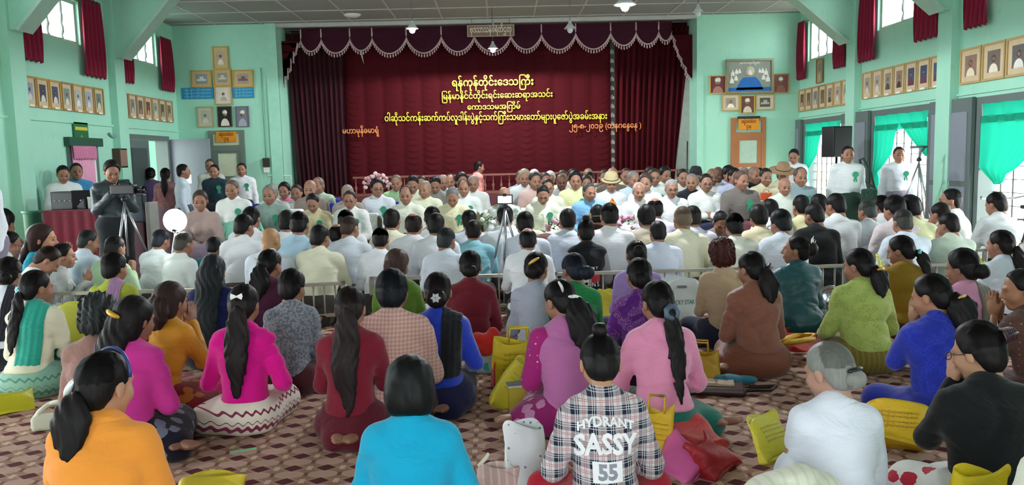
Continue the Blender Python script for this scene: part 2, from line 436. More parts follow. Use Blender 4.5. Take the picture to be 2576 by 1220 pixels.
def pose(kind, lean, bow, hy, fem, g, arms, legs, tilt=0, rise=0.0):
    J = {}; zb = {'floor': .125, 'chair': .49, 'stand': .87}[kind] + rise
    L = math.radians(lean); B = math.radians(bow)
    sp = lambda z: np.array((0, math.sin(L) * z * (1 + z * .8), zb + z * math.cos(L * .8)))
    J['pelvis'], J['waist'], J['chest'], J['neck'] = sp(0), sp(.175), sp(.335), sp(.49)
    J['sp'] = sp; J['zb'] = zb
    sw = (.137 if fem else .163) * (.6 + .4 * g); sh = sp(.432)
    J['sL'] = sh + (-sw, .005, 0); J['sR'] = sh + (sw, .005, 0)
    hp = J['neck'] + np.array((0, .025 + math.sin(B) * .10 + math.sin(L) * .03, .052 + math.cos(B) * .104))
    M = Matrix.Rotation(math.radians(hy), 4, 'Z') @ Matrix.Rotation(math.radians(tilt), 4, 'Y') @ Matrix.Rotation(-B, 4, 'X')
    M = np.array(M); M[:3, :3] *= (1.07 if kind != 'floor' else 1.12); M[:3, 3] = hp; J['head'] = M; J['top'] = T4(M, (0, -.02, .117)); J['top'] = np.array((J['top'][0], J['top'][1], max(J['top'][2], T4(M, (0, -.08, .09))[2])))
    # arms: elbow, wrist, finger direction, palm normal
    f = sh[1]; z = sh[2]; A = arms if isinstance(arms, tuple) else (arms, arms)
    for sd, nm, a in ((-1, 'L', A[0]), (1, 'R', A[1])):
        if a == 'pray': e = (sd * (sw + .055), f + .09, z - .25); w = (sd * .028, f + .25, z - .09); fd = (-sd * .05, .35, .9); up = (sd, 0, .05)
        elif a == 'prayhigh': e = (sd * (sw + .04), f + .12, z - .20); w = (sd * .026, f + .22, z + .02); fd = (-sd * .05, .25, .95); up = (sd, 0, .05)
        elif a == 'lap': e = (sd * (sw + .06), f + .03, z - .27); w = (sd * .055, f + .21, zb + .12); fd = (-sd * .8, .6, -.1); up = (0, 0, 1)
        elif a == 'knee': e = (sd * (sw + .05), f + .05, z - .27); w = (sd * .16, f + .26, zb + .13); fd = (0, .9, -.25); up = (0, 0, 1)
        elif a == 'side': e = (sd * (sw + .09), f + .02, z - .26); w = (sd * (sw + .05), f + .20, zb + .10); fd = (-sd * .2, .9, -.2); up = (0, 0, 1)
        elif a == 'down': e = (sd * (sw + .05), f - .02, z - .28); w = (sd * (sw + .06), f + .06, z - .53); fd = (0, .15, -1); up = (sd, 0, 0)
        elif a == 'fold': e = (sd * (sw + .05), f + .03, z - .26); w = (sd * .06, f + .20, z - .22); fd = (-sd, .1, .05); up = (0, 1, .3)
        elif a == 'phone': e = (sd * (sw + .03), f + .10, z - .24); w = (sd * .06, f + .27, z - .06); fd = (-sd * .4, .1, .9); up = (sd * .7, -.6, 0)
        elif a == 'out': e = (sd * (sw + .13), f + .05, z - .22); w = (sd * (sw + .02), f + .22, z - .30); fd = (-sd * .5, .8, -.1); up = (0, 0, 1)
        elif a == 'face': e = (sd * (sw + .03), f + .13, z - .22); w = (sd * .03, f + .20, z + .0); fd = (-sd * .3, -.1, .95); up = (sd * .3, 1, 0)
        J['e' + nm] = np.array(e); J['w' + nm] = np.array(w); J['h' + nm] = (np.array(fd), np.array(up))
    if kind == 'chair':
        for sd, nm in ((-1, 'L'), (1, 'R')): J['k' + nm] = np.array((sd * .13, .40, .50)); J['a' + nm] = np.array((sd * .11, .42, .09)); J['f' + nm] = ((0, 1, 0), (0, 0, 1))
    elif kind == 'stand':
        for sd, nm in ((-1, 'L'), (1, 'R')): J['k' + nm] = np.array((sd * .10, .02, .47)); J['a' + nm] = np.array((sd * .10, 0, .09)); J['f' + nm] = ((sd * .2, 1, 0), (0, 0, 1))
    elif legs == 'cross':
        for sd, nm in ((-1, 'L'), (1, 'R')): J['k' + nm] = np.array((sd * .25, .27, .11)); J['a' + nm] = np.array((-sd * .04, .33 + sd * .05, .07)); J['f' + nm] = ((-sd, .1, -.1), (0, .5, 1))
    elif legs == 'kneel':
        for sd, nm in ((-1, 'L'), (1, 'R')): J['k' + nm] = np.array((sd * .12, .40, .09)); J['a' + nm] = np.array((sd * .07, -.15, .055)); J['f' + nm] = ((-sd * .4, -1, 0), (0, 0, -1))
    else:  # both feet swept to one side
        q = -1 if legs == 'sideL' else 1
        J['kL'] = np.array((-.09 - .04 * (q > 0), .38, .10)); J['kR'] = np.array((.09 + .04 * (q < 0), .38, .10))
        J['aL'] = np.array((q * .23, .00 + .06 * (q > 0), .06)); J['aR'] = np.array((q * .29, .09 - .06 * (q > 0), .065))
        J['fL'] = ((q * .9, -.75, -.05), (0, 0, -1)); J['fR'] = ((q, -.35, -.05), (0, .0, -1))
    return J
def torso_prims(J, g, fem, o=0.0, loose=0.0):
    w = .94 if fem else 1.0
    if J['zb'] > .7: bw = .145
    else: bw = .150 if fem else .150
    P = [El(J['pelvis'] + (0, -.01, 0), (bw * g + o + loose, .125 * g + o, .115 + o), .06),
         El(J['waist'], (.125 * w * g + o + loose * .8, .098 * g + o, .13), .07),
         El(J['chest'], (.150 * w * g + o, .108 * (.5 + .5 * g) + o, .135 + o), .07),
         C(J['sL'] * .9 + J['sR'] * .1, J['sR'] * .9 + J['sL'] * .1, .052 + o, .052 + o, None, .06),
         C(J['neck'] + (0, -.01, .01), J['sL'] + (.03, 0, .012), .05 + o, .045 + o, None, .05), C(J['neck'] + (0, -.01, .01), J['sR'] + (-.03, 0, .012), .05 + o, .045 + o, None, .05)]
    if fem: P += [El(J['chest'] + (-.065, .085, -.03), .05 + o, .04), El(J['chest'] + (.065, .085, -.03), .05 + o, .04)]
    return P
def arm_prims(J, g, o=0.0, upto=1.0, taper=0.0):
    P = []; m = .8 + .2 * g
    for n in 'LR':
        s, e, w = J['s' + n], J['e' + n], J['w' + n]
        if upto <= .5:
            u = upto * 2; q = s + (e - s) * u; P.append(C(s, q, .048 * m + o, (.048 - .009 * u) * m + o * 1.3, None, .035))
        else:
            u = (upto - .5) * 2; q = e + (w - e) * u
            P += [C(s, e, .048 * m + o, .039 * m + o, None, .035), C(e, q, .038 * m + o, (.041 - .014 * u) * m + o + taper, None, .02)]
    return P
def leg_prims(J, kind, g, o=0.0, skirt=False):
    P = []
    for sd, n in ((-1, 'L'), (1, 'R')):
        h = J['pelvis'] + np.array((sd * .085 * g, .02, -.01)); k, a = J['k' + n], J['a' + n]; K = .10 if skirt else .05
        th = .088 if kind != 'floor' else .085
        P += [C(h, k, th * g + o, .062 + o, None, K), C(k, a, .058 + o, .036 + o + (.025 if skirt else 0), None, K if skirt else .04)]
    if skirt and kind != 'floor':
        m = (J['kL'] + J['kR']) / 2; b = (J['aL'] + J['aR']) / 2
        P += [C(m, b, .10 + o, .12 + o, None, .10), C(J['pelvis'], m, .11, .10 + o, None, .1)]
    if skirt and kind == 'floor':
        c = (J['kL'] + J['kR']) / 2; P += [C(J['pelvis'] + (0, .05, -.03), c + (0, -.05, -.04), .12 * g, .09, (1.25, 1, .7), .12)]
    return P
def build_tail(J, g, style, L, w, dx, lod, curl=0.0):
    M = J['head']; P = []
    if style == 'bun': P = [El(T4(M, (dx, -.118, -.035)), (.052 * w, .040 * w, .046 * w), .02)]
    elif style == 'topbun': P = [El(T4(M, (dx, -.06, .13)), (.045 * w, .045 * w, .042 * w), .02)]
    elif style == 'updo': P = [El(T4(M, (dx, -.115, .02)), (.060 * w, .045 * w, .065 * w), .03)]
    else:
        r0 = T4(M, (dx * .5, -.108, -.035)) if style != 'long' else T4(M, (0, -.085, -.02)); n = max(3, int(L / .05)); pts = []
        for i in range(n + 1):
            t = i / n; z = r0[2] - L * t; yb = np.interp(z - J['zb'], [0, .175, .335, .49, .63], [J['pelvis'][1] - .145 * g, J['waist'][1] - .125 * g, J['chest'][1] - .125, J['neck'][1] - .10, r0[1]])
            y = min(r0[1] * (1 - min(1, t * 3)) + (yb - .02) * min(1, t * 3), yb - .008)
            pts.append(np.array((r0[0] + dx * min(1, t * 2.5) * .6 + curl * math.sin(t * 9) * t, y, z)))
        for i in range(n):
            t0, t1 = i / n, (i + 1) / n
            if style == 'long': wf = lambda t: .078 * w * (1 - .25 * t)
            else: wf = lambda t: w * (.020 + .021 * math.sin(PI * min(1, t * 1.15 + .05)) ** .7) * (1 - .45 * max(0, t - .6) / .4)
            P.append(C(pts[i], pts[i + 1], wf(t0), wf(t1), (1, .42, 1), .02))
    def disp(X, Y, Z): return (.0016 * np.sin(130 * X + 5 * np.sin(18 * Z)) + .001 * np.sin(260 * X + 40 * Z)).astype(F32) + 0 * Y
    return implicit(P, .009 if lod < 1 else .0115, (), (), disp)
_flow = {}
def petals(n, r, w):
    def f():
        m = MB()
        for i in range(n):
            a = 2 * PI * i / n; d = Vector((math.cos(a), math.sin(a), 0)); t = Vector((-d.y, d.x, 0))
            m.add([(0, 0, .002), tuple(d * r * .5 + t * w + Vector((0, 0, .006))), tuple(d * r + Vector((0, 0, .003))), tuple(d * r * .5 - t * w + Vector((0, 0, .006))), (0, 0, -.003), tuple(d * r * .6 + Vector((0, 0, -.004)))],
                  [(0, 1, 2, 3), (4, 5, 1, 0), (5, 2, 1), (4, 0, 3, 5), (5, 3, 2)])
        m.lathe([(.0, -.002), (r * .22, .002), (r * .2, .008), (0, .010)], 8)
        return m.mesh('flower')
    return cached(('petals', n, r, w), f)
def M2(pos, fwd, up=(0, 0, 1)):
    return Matrix(frame(np.array(pos, float), fwd, up).tolist())
def accessory(root, J, kind, color, x=0, z=-.02, rot=0, size=1.0, y=None):
    """ornaments on the back of the head; x, z in head space"""
    M = J['head']; yy = -.012 - .104 * math.sqrt(max(.05, 1 - (x / .085) ** 2 * .9 - ((z - .036) / .095) ** 2 * .9)) - .012 if y is None else y
    F = Matrix(M.tolist()) @ Matrix.Translation((x, yy, z)) @ Matrix.Rotation(PI, 4, 'Z') @ Matrix.Rotation(math.radians(rot), 4, 'Y') @ Matrix.Scale(size, 4)
    name = kind
    if kind == 'hair_clip':
        def f():
            m = MB(); n = 10
            pts = [Vector((-.045 + .09 * i / n, .012 * math.sin(PI * i / n) - .004, 0)) for i in range(n + 1)]
            m.tube(pts, [.004 + .008 * math.sin(PI * i / n) ** .5 for i in range(n + 1)], 8)
            for i in range(1, n): m.lathe([(0, 0), (.004, .002), (.0, .005)], 6, (pts[i].x, pts[i].y + .007, 0), Matrix.Rotation(-PI/2, 3, 'X'))
            return m.mesh('clip')
        me = cached('clip', f)
    elif kind == 'hair_bow':
        def f():
            m = MB()
            for s in (-1, 1): m.add([(0, .004, .004), (s * .03, .01, .018), (s * .034, .006, 0), (s * .03, .01, -.018), (0, .004, -.004), (s * .02, -.004, 0)], [(0, 1, 5), (1, 2, 5), (2, 3, 5), (3, 4, 5), (0, 4, 3, 2, 1)] if s > 0 else [(5, 1, 0), (5, 2, 1), (5, 3, 2), (5, 4, 3), (1, 2, 3, 4, 0)])
            m.lathe([(0, -.006), (.006, -.004), (.006, .004), (0, .006)], 8, (0, .006, 0)); return m.mesh('bow')
        me = cached('bow', f)
    elif kind == 'hair_flower': me = petals(6, .026, .009); F = F @ Matrix.Rotation(-PI/2, 4, 'X')
    elif kind == 'scrunchie':
        def f():
            m = MB(); n = 14; m.tube([Vector((.026 * math.cos(2*PI*i/n), 0, .026 * math.sin(2*PI*i/n))) for i in range(n)], [.011 + .004 * (i % 2) for i in range(n)], 8, True); return m.mesh('scr')
        me = cached('scr', f)
    elif kind == 'hair_claw':
        def f():
            m = MB()
            for i in range(5):
                t = (i - 2) * .016; m.tube([(t, -.01, -.028), (t, .016, -.02), (t, .022, 0), (t, .016, .02), (t, -.01, .028)], .0045, 6)
            m.tube([(-.036, .024, 0), (.036, .024, 0)], .007, 8); return m.mesh('claw')
        me = cached('claw', f)
    elif kind == 'flower_spray':
        def f():
            m = MB(); r = random.Random(4)
            for k in range(9):
                c = Vector((r.uniform(-.02, .02), r.uniform(.0, .025), -.045 + .011 * k))
                for i in range(5):
                    a = 2*PI*i/5 + k; d = Vector((math.cos(a), r.uniform(.1, .5), math.sin(a))) * .024; t = Vector((-math.sin(a), 0, math.cos(a))) * .006
                    m.add([tuple(c), tuple(c + d * .5 + t), tuple(c + d), tuple(c + d * .5 - t), tuple(c + d * .5 + Vector((0, -.004, 0)))], [(0, 1, 2, 3), (0, 4, 1), (1, 4, 2), (2, 4, 3), (3, 4, 0)])
            return m.mesh('spray')
        me = cached('spray', f)
    elif kind == 'hair_band':
        def f():
            m = MB(); n = 16; m.tube([Vector((.088 * math.cos(PI * i / n), 0, .099 * math.sin(PI * i / n))) for i in range(n + 1)], .006, 6); return m.mesh('band')
        me = cached('band', f); F = Matrix(M.tolist()) @ Matrix.Translation((0, .02, .036))
    o = link(name, me, root, plain(color, .35, .0 if not kind == 'hair_clip' else .3, .5)); o.matrix_local = F
    return o
def rosette_mesh():
    def f():
        m = MB(); n = 24; vs = []
        for ring, (r, z) in enumerate(((.012, .006), (.034, .004), (.034, -.002), (.0, -.002))):
            for i in range(n): q = r + (.004 * (i % 2) if ring in (1, 2) else 0); vs.append((q * math.cos(2*PI*i/n), q * math.sin(2*PI*i/n), z + (.003 * (i % 2) if ring == 1 else 0)))
        fs = [(a * n + i, a * n + (i + 1) % n, (a + 1) * n + (i + 1) % n, (a + 1) * n + i) for a in range(3) for i in range(n)]
        m.add(vs, fs)
        for s in (-1, 1): m.add([(s * .004 - .009, -.02, 0), (s * .004 + .009, -.02, 0), (s * .018 + .010, -.10, .004), (s * .018, -.092, .004), (s * .018 - .010, -.10, .004), (s * .01, -.05, -.005)], [(0, 1, 2, 3, 4)[::-1], (0, 1, 5), (1, 2, 5), (2, 3, 5), (3, 4, 5), (4, 0, 5)])
        return m.mesh('rosette')
    return cached('rosette', f)
NP = [0]; PLACED = []
def make_person(D):
    """D: options of one figure. Returns root empty."""
    kind = D.get('kind', 'floor'); fem = D.get('fem', False); g = D.get('g', 1.0); lod = D.get('lod', 1)
    lean = D.get('lean', 10); bow = D.get('bow', 20); hy = D.get('hy', 0); arms = D.get('arms', 'pray'); legs = D.get('legs', 'cross'); tilt = D.get('tilt', 0)
    rise = D.get('rise', 0.0); pk = (kind, lean, bow, hy, fem, g, arms, legs, tilt, rise)
    J = cached(('J',) + pk, lambda: pose(*pk))
    px, py = D['at']; Y = D.get('Y'); T = J['top']; up = T[2] + .008
    if Y is None:
        s = D.get('s', .945 if fem else 1.0); W = atZ(px, py, up * s)
    else:
        W = atY(px, py, Y); s = W[2] / up; s2 = min(1.12, max(.88, s)); s = D.get('s', s2)
    yaw = math.radians(D.get('yaw', 0)); c, sn = math.cos(yaw), math.sin(yaw)
    def root_at(W_, s_): return W_[0] - s_ * (T[0] * c - T[1] * sn), W_[1] - s_ * (T[0] * sn + T[1] * c)
    kd = .32 if kind != 'stand' else 0.0
    def circles(x, y, s_): return ((x, y, .21 * g), (x - sn * kd * s_, y + c * kd * s_, .19))
    best = None
    if not D.get('fix'):
        for dlt in (0, .08, -.08, .16, -.16, .24, -.24, .32, -.32, .4, -.4, .5, -.5):
            Y_ = W[1] + dlt; W_ = atY(px, py, Y_); s_ = W_[2] / up
            if dlt == 0: W_, s_ = W, s
            elif not (s * .93 < s_ < s * 1.08) or (kind == 'floor' and lod == 0 and abs(dlt) > .25): continue
            x_, y_ = root_at(W_, s_); cs = circles(x_, y_, s_); gap = 9
            for q in PLACED:
                if abs(q[0] - x_) > 1.2 or abs(q[1] - y_) > 1.2: continue
                for a_ in cs: gap = min(gap, math.hypot(a_[0] - q[0], a_[1] - q[1]) - a_[2] - q[2])
            if x_ < XL + .3 or x_ > XR - .3: gap -= .6
            sc_ = min(gap, 0) * 3 - abs(dlt) * .25
            if best is None or sc_ > best[0]: best = (sc_, W_, s_)
        W, s = best[1], best[2]
    ox, oy = root_at(W, s); PLACED.extend(circles(ox, oy, s))
    oz = D.get('z', 0.0)
    if Y is not None and D.get('lift'): oz = W[2] - up * s
    root = empty('person', (ox, oy, oz), yaw, s, D['label'], 'person', D.get('group'))
    sk = skinmat(D.get('skin', '#966c58')); sleeve = D.get('sleeve', 1.0)
    # body
    def body():
        h = (.0155 if sleeve < .9 else .030) if lod < 1 else (.020 if sleeve < .9 else .034)
        M = J['head']
        P = torso_prims(J, g, fem, -.012) + arm_prims(J, g, -.005) + leg_prims(J, kind, g, -.006) + [C(J['neck'] + (0, -.005, -.02), T4(M, (0, -.02, -.06)), .052 if fem else .060, .047 if fem else .056, None, .04)]
        hh = implicit(P, h, (), (), None, .004 if kind != 'stand' else None)
        gs = [hh, xf(head_geo(fem, lod), M)]; curl = .32 if 'pray' in str(arms) else .55
        for n, mx in (('L', 1), ('R', -1)):
            fd, u = J['h' + n]; F = frame(J['w' + n] + np.array(fd) * .015 / np.linalg.norm(fd), fd, u); S = np.eye(4); S[0, 0] = mx if D.get('flip') is None else -mx
            cr = .12 if 'pray' in str(arms if isinstance(arms, str) else arms[0 if n == 'L' else 1]) else .5
            gs.append(xf(hand_geo(cr, lod), F @ S))
            if legs == 'cross' and kind == 'floor' or (lod == 2 and kind != 'stand' and not rise): continue
            fd, u = J['f' + n]; F = frame(J['a' + n], fd, u); S = np.eye(4); S[0, 0] = -mx; gs.append(xf(foot_geo(lod), F @ S))
        return qmesh(join(gs), 'body')
    bo = link('body', cached(('body', lod, sleeve < .9) + pk, body), root, sk)
    # garments
    hem = D.get('hem'); loose = D.get('loose', .0 if fem else .022)
    if hem is None: hem = rise + {'floor': (.17 if fem else .06), 'chair': .47, 'stand': (.84 if fem else .80)}[kind]
    o1 = D.get('thick', .012 if fem else .017); seed = D.get('seed', 1 if lod >= 2 else NP[0] + 3)
    hs = .0122 if lod == 0 else (.015 if lod == 1 else .0182)
    topkey = ('top', lod, hem, loose, o1, sleeve, seed, D.get('collar', not fem)) + pk
    def top():
        P = torso_prims(J, g, fem, o1, loose) + (arm_prims(J, g, o1 * .9, sleeve, .004) if sleeve > 0 else [])
        if D.get('collar', not fem): P.append(C(J['neck'] + (0, -.004, 0), J['neck'] + (0, .008, .035), .064, .060, None, .012))
        if fem: P.append(C(J['waist'] + (0, 0, -.02), J['pelvis'] + (0, -.005, .06), .10 * g, .13 * g, (1.12, .95, 1), .05))
        return qmesh(implicit(P, hs, (), [((0, 0, hem), (0, -.12, -1))], folds(seed, D.get('fold', .013))), 'top')
    tm = D.get('top', '#e6e8ea'); tm = cloth(tm) if isinstance(tm, str) else tm
    to = link(D.get('topname', 'blouse' if fem else 'shirt'), cached(topkey, top), root, tm)
    def bottom():
        P = torso_prims(J, g, fem, .010)[:1] + leg_prims(J, kind, g, .018, D.get('skirt', True))
        if kind == 'chair': P = torso_prims(J, g, fem, .008)[:2] + leg_prims(J, kind, g, .012, False) + leg_prims(J, kind, g, .012, D.get('skirt', True))[4:]
        cuts = [((0, 0, .06), (0, 0, -1))] if kind != 'floor' else []
        return qmesh(implicit(P, hs * 1.45, (), cuts, folds(seed + 50, .008, .7), .003 if kind == 'floor' else None), 'bottom')
    if not D.get('nobottom'):
        bmat = D.get('bot', '#3a3432'); bmat = cloth(bmat) if isinstance(bmat, str) else bmat
        link('longyi', cached(('bot', lod, seed, D.get('skirt', True)) + pk, bottom), root, bmat)
    # hair
    hst = D.get('hair', 'short'); hc = D.get('hc', '#1c1819')
    if hst and hst != 'bald':
        tail = D.get('tail')
        key = ('hairm', hst, tail, lod, J['head'].tobytes()) + ((pk) if tail else ())
        def hm():
            gs = [xf(hair_cap(hst, lod), J['head'])]
            if tail: gs.append(build_tail(J, g, *tail, lod) if len(tail) == 4 else build_tail(J, g, tail[0], tail[1], tail[2], tail[3], lod, tail[4]))
            return qmesh(join(gs), 'hair')
        link('hair', cached(key, hm), root, hairmat(hc))
    for a in D.get('acc', ()): accessory(root, J, *a[:2], **(a[2] if len(a) > 2 else {}))
    HM = Matrix(J['head'].tolist())
    if D.get('face'):
        em = cached('eye', lambda: MB().lathe([(.0, -.006), (.008, -.004), (.0105, 0), (.008, .004), (0, .006)], 10, (0, 0, 0), Matrix.Rotation(PI/2, 3, 'X')).mesh('eye'))
        for sx in (-1, 1):
            e = link('eye', em, root, plain('#241a18', .25)); e.matrix_local = HM @ Matrix.Translation((sx * .031, .086, .003)) @ Matrix.Diagonal((1.25, .7, .5, 1))
        bm_ = cached('brow', lambda: MB().tube([(-.016, -.003, 0), (-.004, .002, .003), (.014, .001, 0)], [.0018, .003, .0016], 6).mesh('brow'))
        for sx in (-1, 1):
            e = link('eyebrow', bm_, root, plain(D.get('brow', '#2c2422'), .8)); e.matrix_local = HM @ Matrix.Translation((sx * .031, .0905, .0275)) @ Matrix.Diagonal((sx, 1, 1, 1))
        li = link('lips', cached('lips', lambda: MB().tube([(-.020, -.005, 0), (-.008, .0, .0015), (0, .001, .0), (.008, 0, .0015), (.020, -.005, 0)], [.002, .0045, .0045, .0045, .002], 6).mesh('lips')), root, plain('#7d4a42', .5)); li.matrix_local = HM @ Matrix.Translation((0, .0905, -.0625))
    if D.get('glasses'):
        def gl():
            m = MB()
            for sx in (-1, 1):
                m.tube([(sx * .033 + .023 * math.cos(2*PI*i/14), .108, .003 + .016 * math.sin(2*PI*i/14)) for i in range(14)], .0019, 5, True)
                m.tube([(sx * .056, .106, .006), (sx * .074, .06, .008), (sx * .078, -.01, .006)], .0017, 5)
            m.tube([(-.010, .109, .006), (.010, .109, .006)], .0018, 5); return m.mesh('glasses')
        e = link('glasses', cached('glasses', gl), root, plain('#20201f', .3)); e.matrix_local = HM
    if D.get('rosette'):
        c = J['chest'] + np.array((-.085, 0, .03)); yf = J['chest'][1] + .118 * (.5 + .5 * g) + o1 + .004
        r = link('rosette', rosette_mesh(), root, plain('#3aa07c', .6)); r.matrix_local = Matrix.Translation((c[0], yf, c[2])) @ Matrix.Rotation(math.radians(80), 4, 'X') @ Matrix.Scale(1.15, 4)
        q = link('rosette_centre', cached('rc', lambda: MB().lathe([(0, 0), (.014, 0), (.012, .005), (0, .006)], 12).mesh('rc')), r, plain('#cfe6d6', .5)); q.location = (0, 0, .005)
    if D.get('placket'):
        def pl():
            m = MB(); pts = [J['chest'] + np.array((0, .118 * (.5 + .5 * g) + o1 + .002 + (.0 if i < 3 else -.002 * i), .085 - .05 * i)) for i in range(7)]
            m.tube(pts, .0035, 6)
            for p in pts[::2]: m.lathe([(0, 0), (.007, 0), (.006, .004), (0, .005)], 8, tuple(p + np.array((.012, 0.001, 0))), Matrix.Rotation(-PI/2, 3, 'X'))
            return m.mesh('placket')
        link('placket', cached(('pl', g, o1) + pk, pl), root, plain(D['placket'], .7))
    for s_ in D.get('scarf', ()):   # (side, width, back length, front length, colour)
        side, wd, lb, lf, colr = s_
        tree = BVHTree.FromPolygons([v.co.copy() for v in to.data.vertices], [tuple(p.vertices) for p in to.data.polygons]); xc = J['sR'][0] * side * .72; zt = J['sp'](.43)[2] + .05; yt = J['sp'](.43)[1]; nb, nt, nf, nu = 16, 8, 8, 14
        rows = []
        for u in range(nu + 1):
            x = xc + wd * (2 * u / nu - 1); ln = []
            for i_ in range(nb + 1):
                z = zt - .05 - lb + lb * i_ / nb; xx = x + (z - zt) * .06 * side; h = tree.ray_cast(Vector((xx, -2, z)), Vector((0, 1, 0))); ln.append([xx, h[0].y if h[0] else None, z])
            for i_ in range(1, nt):
                y = yt - .09 + .18 * i_ / nt; h = tree.ray_cast(Vector((x, y, zt + .5)), Vector((0, 0, -1))); ln.append([x, y, h[0].z + .002 if h[0] and h[0].z > zt - .15 else zt - .02])
            for i_ in range(nf + 1):
                z = zt - .05 - lf * i_ / nf; h = tree.ray_cast(Vector((x, 2, z)), Vector((0, -1, 0))); ln.append([x, h[0].y if h[0] else None, z])
            rows.append(ln)
        n_ = len(rows[0])
        for i_ in range(n_):
            ys = [r[i_][1] for r in rows if r[i_][1] is not None]; f_ = (min(ys) if i_ <= nb else max(ys)) if ys else yt
            for r in rows:
                if r[i_][1] is None: r[i_][1] = f_ * .7 + yt * .3
        A = np.array(rows)
        for _ in range(3): A[:, 1:-1] = (A[:, :-2] + A[:, 2:] + 2 * A[:, 1:-1]) / 4; A[1:-1] = (A[:-2] + A[2:] + 2 * A[1:-1]) / 4
        wv = np.sin(np.arange(nu + 1) * 1.7 + seed)[:, None] * .003 + .010
        A[:, :nb + 1, 1] -= wv; A[:, nb + 1:nb + nt, 2] += wv; A[:, nb + nt:, 1] += wv
        mm = MB(); mm.grid(lambda u, v: A[int(round(u * nu)), int(round(v * (n_ - 1)))], nu, n_ - 1); sc_ = mm.build('scarf', colr if not isinstance(colr, str) else cloth(colr, sheen=.3), root, None, .007)
    NP[0] += 1
    D['root'] = root; D['J'] = J; D['topobj'] = to; D['scale'] = s
    return D
# ------------------------------------------------------------------ the hall
XL, XR, YB, ZC, YS = -6.45, 6.15, 16.3, 4.36, 17.1
_bg.inputs[1].default_value = 7.0
SC.view_settings.exposure = 0.95
m_wall, q = newmat('painted_wall', '#a2dac4', .55, 0, .35)
n1 = q.new('TexNoise', i_Scale=1.3, i_Detail=6.0); q.link(q.coord(), n1.inputs['Vector'])
n2 = q.new('TexNoise', i_Scale=16.0, i_Detail=6.0, i_Distortion=.5); q.link(q.coord((1, 1, .35)), n2.inputs['Vector'])
rr = q.new('ValToRGB'); rr.color_ramp.elements[0].position = .60; rr.color_ramp.elements[1].position = .72; q.link(n2.outputs['Fac'], rr.inputs[0])
b0 = q.mix(n1.outputs['Fac'], hexc('#98d6bd'), hexc('#aae0ca')); q.link(q.mix(q.math('MULTIPLY', rr.outputs[0], .16), b0, hexc('#6fa690')), q.p.inputs['Base Color']); q.bump(n1.outputs['Fac'], .15)
m_ceil = plain('#8e908e', .8, var=.08, scale=1.2); m_batten = plain('#b4b6b4', .6)
m_grey = plain('#5f6d6b', .5, var=.10, scale=3); m_greyl = plain('#7f8792', .55, var=.08, scale=3); m_dkgrey = plain('#3f4a49', .5)
# floor with printed carpet
m_floor, q = newmat('carpet', '#7a5a4e', .9, 0, .15)
v = q.coord(); sx = q.new('SeparateXYZ'); q.link(v, sx.inputs[0])
def fr(o, ph=0.0): return q.math('ABSOLUTE', q.math('SUBTRACT', q.math('FRACT', q.math('ADD', q.math('DIVIDE', o, .168), ph)), .5))
fx, fy = fr(sx.outputs[0]), fr(sx.outputs[1]); gx, gy = fr(sx.outputs[0], .5), fr(sx.outputs[1], .5)
div = lambda a, b: q.math('DIVIDE', a, b)
dark = q.math('LESS_THAN', q.math('ADD', div(fx, .30), div(fy, .25)), 1.0)
tan = q.math('MULTIPLY', q.math('LESS_THAN', gx, .085), q.math('LESS_THAN', fy, .15))
dk2 = q.math('MULTIPLY', q.math('LESS_THAN', gx, .06), q.math('LESS_THAN', gy, .14))
lens = q.math('LESS_THAN', q.math('ADD', q.math('POWER', div(fx, .44), 2.0), q.math('POWER', div(gy, .28), 2.0)), 1.0)
line = q.math('LESS_THAN', q.math('ABSOLUTE', q.math('SUBTRACT', q.math('ADD', div(fx, .30), div(fy, .25)), 1.35)), .07)
nn = q.new('TexNoise', i_Scale=2.5, i_Detail=4.0); q.link(v, nn.inputs['Vector'])
base = q.mix(nn.outputs['Fac'], hexc('#93705f'), hexc('#a58272')); base = q.mix(q.math('MULTIPLY', lens, .75), base, hexc('#c4a394'))
base = q.mix(q.math('MULTIPLY', line, .6), base, hexc('#cdb2a0')); base = q.mix(dark, base, hexc('#5c2d33')); base = q.mix(q.math('MULTIPLY', dk2, .7), base, hexc('#6a3c3e')); base = q.mix(q.math('MULTIPLY', tan, .85), base, hexc('#d6bba8'))
q.link(base, q.p.inputs['Base Color']); nf = q.new('TexNoise', i_Scale=140.0, i_Detail=2.0); q.link(v, nf.inputs['Vector']); q.bump(nf.outputs['Fac'], .3, .004)
tag(MB().bbox((XL - .2, -3, -.12), (XR + .2, YS + 1, 0)).build('floor', m_floor), 'maroon and tan diamond patterned carpet floor of the hall', kind='structure')

def wall_x(name, X0, X1, y0, y1, z0, z1, ops, label):
    """wall with openings (ya, yb, za, zb)"""
    ys = sorted({y0, y1, *[a for o in ops for a in o[:2]]}); zs = sorted({z0, z1, *[a for o in ops for a in o[2:]]}); m = MB()
    for a, b in zip(ys, ys[1:]):
        run = None
        for c, d in zip(zs, zs[1:]):
            my, mz = (a + b) / 2, (c + d) / 2
            if any(o[0] < my < o[1] and o[2] < mz < o[3] for o in ops):
                if run: m.bbox((X0, a, run[0]), (X1, b, run[1])); run = None
            else: run = (run[0], d) if run else (c, d)
        if run: m.bbox((X0, a, run[0]), (X1, b, run[1]))
    return tag(m.build(name, m_wall), label, kind='structure')
WL = [(11.15, 12.72, 3.46, 4.12), (14.12, 15.5, 3.45, 4.08), (8.4, 9.9, 3.46, 4.12), (5.5, 7.0, 3.46, 4.12), (2.6, 4.1, 3.46, 4.12)]
WR = [(14.35, 15.9, 3.32, 4.1), (11.62, 13.0, 3.46, 4.12), (8.7, 10.1, 3.46, 4.12), (5.5, 7.0, 3.46, 4.12), (2.6, 4.1, 3.46, 4.12)]  # windows nearest the camera are unseen, added on both walls to admit daylight
